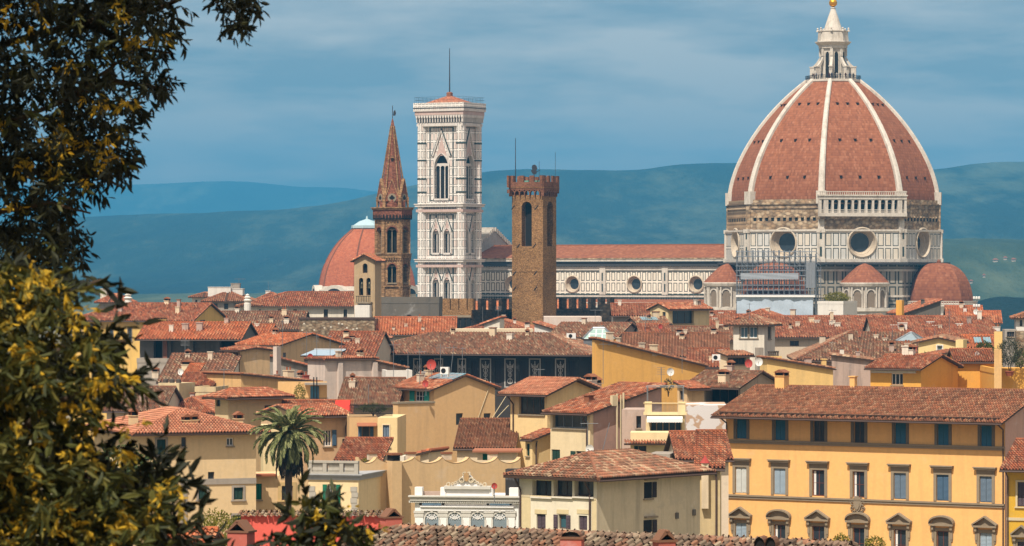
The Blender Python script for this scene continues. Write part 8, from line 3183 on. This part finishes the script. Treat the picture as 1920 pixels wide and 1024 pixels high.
bush('shrub', 'low grass tuft on the top of the scalloped wall beside the balustrade', 693, 862, 297, 0.6, 0.16, 300, YG, 'shrub', 0.1, trunk=0.1)
bush('planter', 'row of flowering plants along the railing above the open blue shutters', 700, 765, 346, 1.7, 0.42, 1100, GR, 'plants', 0.12, ry=0.3, trunk=0.3)
bush('tree', 'dark green garden tree beside the big cream house at the lower left', 235, 905, 245, 2.6, 2.2, 2600, GR, 'tree', 0.3, trunk=2.0)

# ---------------------------------------------------------------- dishes and aerials
RED = (186, 76, 66)
WHT = (232, 228, 220)
dish(809, 683, 10, 402, RED, 'large red satellite dish against the dark decorated palace', -12)
dish(798, 719, 7, 392, RED, 'small red satellite dish on the eave of the tall ochre house')
dish(582, 669, 6.5, 482, RED, 'red satellite dish in front of the pale blue metal roof')
dish(1404, 681, 8, 440, RED, 'red satellite dish just left of a white one, below the square cream tower house', -15)
dish(1423, 678, 8, 440, WHT, 'white satellite dish just right of a red one, below the square cream tower house', -10)
dish(1257, 697, 7.5, 430, WHT, 'white satellite dish against the long ochre wall', 10)
dish(1106, 842, 9, 300, WHT, 'white satellite dish above the ridge of the cream corner house', -25)
dish(1090, 603, 5.5, 610, WHT, 'white satellite dish on the plain pale block below the battlements')
dish(339, 697, 6.5, 440, WHT, 'white satellite dish among jumbled roofs near the flowering tree')
dish(1830, 584, 5.5, 640, WHT, 'white satellite dish under the floodlight mast')
dish(927, 911, 6, 256, RED, 'red satellite dish behind the parapet of the white pavilion', -5)
dish(1832, 665, 6.5, 414, WHT, 'white satellite dish tilted beside the tall pale yellow chimney block', 40)
dish(706, 627, 5, 580, RED, 'red satellite dish at the right edge of the rubble wall', -30)
dish(1850, 602, 4, 640, WHT, 'small pale satellite dish on the roof right of the attic')
dish(1238, 612, 4.5, 560, RED, 'small red satellite dish below the roof with blue glazing', 20)

antenna(738, 640, 735, 425, 'comb shaped aerial at the left end of the dark decorated palace', bw=0.55)
antenna(765, 655, 740, 425, 'bare aerial mast left of the large red dish', False)
antenna(787, 655, 728, 402, 'aerial with a long boom just left of the large red dish', bw=0.8, yaw=70, elems=5)
antenna(826, 645, 700, 402, 'aerial with a grid panel just right of the large red dish', False, True)
antenna(845, 648, 700, 402, 'leaning aerial above the peak of the tall ochre house', lean=0.35)
antenna(867, 650, 700, 404, 'slim upright aerial right of the leaning one above the ochre house', bw=0.35, yaw=60)
antenna(347, 632, 690, 480, 'ladder shaped aerial in front of the grey loggia', False, True, bw=0.55, yaw=0)
antenna(465, 600, 660, 540, 'tall thin aerial over the bright red roofs left of the rubble wall', bw=0.4)
antenna(575, 620, 675, 480, 'aerial above the pale blue metal roof', bw=0.5)
antenna(594, 625, 680, 478, 'bent aerial just right of the pale blue metal roof', False, True, bw=0.3)
antenna(619, 628, 675, 478, 'thin aerial on the red slope below the rubble wall', bw=0.35, yaw=80)
antenna(934, 574, 605, 622, 'small aerial on the red hipped roof below the battlements', False, True, bw=0.5, yaw=0)
antenna(1116, 580, 605, 630, 'wide aerial on the plain pale block below the battlements', bw=0.9, yaw=0)
antenna(1131, 640, 720, 474, 'pale aerial in front of the tall ochre end wall', bw=0.5)
antenna(1279, 655, 700, 470, 'thin mast standing against the long ochre wall', False)
antenna(1673, 612, 660, 520, 'aerial left of the glass roof lantern', bw=0.5)
antenna(1753, 615, 650, 500, 'thin mast right of the glass roof lantern', False)
antenna(1102, 790, 850, 318, 'short aerial in front of the grey glazed gallery', bw=0.6, yaw=0)
antenna(1130, 793, 845, 310, 'leaning thin mast beside the mottled pink flank', False, lean=0.6)
antenna(503, 528, 548, 820, 'weather vane mast on the tiny lantern roof behind the cream palace', False)
antenna(448, 522, 540, 770, 'aerial on the white box of the brown pyramid roof', bw=0.9)
antenna(530, 600, 652, 500, 'aerial over the plain cream house with the shaded flank', bw=0.45, yaw=50)
antenna(640, 632, 690, 450, 'tall bare pole over the pinkish white house', False)
antenna(905, 575, 612, 630, 'thin pole left of the cream gable set into the hipped roof', False)
antenna(1210, 590, 625, 560, 'small aerial on the house with the red chimney and red dish', bw=0.4)
antenna(1300, 545, 572, 600, 'aerial on the roof of the attic house with the dark opening', bw=0.5)
antenna(1405, 568, 600, 528, 'aerial on the square cream tower house', bw=0.5, yaw=60)
antenna(1560, 580, 612, 610, 'aerial on the long red roof right of the square cream tower house', bw=0.5)
antenna(1780, 580, 625, 560, 'aerial over the wide red roof with white chimneys', False, True, bw=0.45)
antenna(1560, 640, 682, 500, 'slim aerial on the brown roof behind the low yellow house', bw=0.4)
antenna(1700, 655, 690, 420, 'slim aerial above the orange house with the white band', bw=0.4, yaw=70)
antenna(1010, 690, 735, 360, 'slim aerial above the glazed attic loggia', bw=0.4)
antenna(1240, 690, 735, 345, 'pole with a grid panel above the long red roof of the mottled house', False, True, bw=0.4)
antenna(420, 690, 735, 372, 'aerial on the hipped roof above the palm', bw=0.4)
antenna(691, 720, 760, 355, 'white flue like mast beside the planted roof terrace', False)


def floodlights():
    p = at(1831, 584, 642)
    t = empty('floodlight_mast', (p.x, p.y, p.z - 2), 0, 'white floodlights in two rows on a mast above the attic roof', 'floodlights')
    m = MB()
    m.tube([(0, 0, 0), (0, 0, 4.2)], 0.08, 6)
    for z in (2.6, 3.9):
        m.tube([(-0.5, 0, z), (0.5, 0, z)], 0.05, 5)
    m.build('mast', M_LEAD, t)
    for z in (2.7, 4.0):
        for x in (-0.42, 0.0, 0.42):
            b = MB()
            b.lathe((x, -0.05), [(0.1, z), (0.19, z + 0.12), (0.19, z + 0.42), (0.1, z + 0.5)], 10)
            b.build('lamp_head', M_WHITE, t)


floodlights()


def finial(px, py0, py1, d, label):
    p = at(px, py1, d)
    H = zat(py0, d) - p.z
    t = empty('stone_finial', (p.x, p.y, p.z), 0, label, 'finial', 'white stone finials')
    b = MB()
    b.lathe((0, 0), [(0.62, -3), (0.62, 0.15 * H), (0.5, 0.2 * H), (0.6, 0.3 * H), (0.75, 0.42 * H), (0.45, 0.52 * H), (0.5, 0.6 * H), (0.6, 0.68 * H), (0.3, 0.8 * H), (0.38, 0.88 * H), (0.1, H)], 12)
    b.build('urn', WHITEW, t)


finial(240, 546, 568, 640, 'white stone finial behind the ridge of the long yellow building')
finial(464, 551, 572, 680, 'white stone finial at the left end of the long cream palace')


bpy.context.view_layer.update()
for px, py, w in ((1868, 492, 14), (1886, 488, 9), (1902, 491, 12), (1822, 532, 8), (1846, 521, 7)):
    e, q = Vector((0, 0, EYE)), at(px, py, 1000.0) - Vector((0, 0, EYE))
    hits = [o.ray_cast(e, q.normalized()) for o in bpy.data.objects if o.name.startswith('hill')]
    p = min((r[1] for r in hits if r[0]), key=lambda v: v.y)
    t = empty('villa', (p.x, p.y + 2, p.z - 0.6), R(20), 'tiny pale villa on the wooded slope far behind the right apse', 'villa', 'villas on the far slope')
    ww = 0.6 * w * K * p.y
    b = MB()
    b.box(-ww / 2, ww / 2, 0, ww * 0.6, -8, 3.0)
    b.build('wall', TANW, t)
    b = MB()
    e = 0.6
    b.face([(-ww / 2 - e, -e, 3.0), (ww / 2 + e, -e, 3.0), (ww / 2 - 0.6, ww * 0.3, 4.4), (-ww / 2 + 0.6, ww * 0.3, 4.4)])
    b.face([(ww / 2 + e, ww * 0.6 + e, 3.0), (-ww / 2 - e, ww * 0.6 + e, 3.0), (-ww / 2 + 0.6, ww * 0.3, 4.4), (ww / 2 - 0.6, ww * 0.3, 4.4)])
    b.face([(ww / 2 + e, -e, 3.0), (ww / 2 + e, ww * 0.6 + e, 3.0), (ww / 2 - 0.6, ww * 0.3, 4.4)])
    b.face([(-ww / 2 - e, ww * 0.6 + e, 3.0), (-ww / 2 - e, -e, 3.0), (-ww / 2 + 0.6, ww * 0.3, 4.4)])
    b.build('roof', tiles('brown'), t)


def ac_unit(px, py, d, label, yaw=0, w=0.9):
    p = at(px, py, d)
    t = empty('air_conditioner', (p.x, p.y, p.z), R(yaw), label, 'air conditioner', 'air conditioners')
    b = MB()
    b.box(-w / 2, w / 2, 0, 0.4, 0, 0.75)
    b.box(-w / 2 + 0.05, -w / 2 + 0.12, 0.05, 0.35, -0.25, 0)
    b.box(w / 2 - 0.12, w / 2 - 0.05, 0.05, 0.35, -0.25, 0)
    b.build('casing', M_WHITE, t)
    f = MB()
    n = 16
    f.face([(-0.1 + 0.27 * math.cos(R(360 * i / n)), -0.012, 0.37 + 0.27 * math.sin(R(360 * i / n))) for i in range(n)][::-1])
    f.build('fan_grille', plain('dark_iron', (52, 50, 52)), t)


ac_unit(1071, 635, 538, 'white air conditioner beside the green glass vault', w=1.3)
ac_unit(1343, 676, 478, 'white air conditioner left of the cream dormer house', w=1.0)
ac_unit(356, 713, 438, 'white air conditioner among the jumbled red roofs', -10)
ac_unit(833, 702, 396, 'white air conditioner on the roof of the tall ochre house', -20)
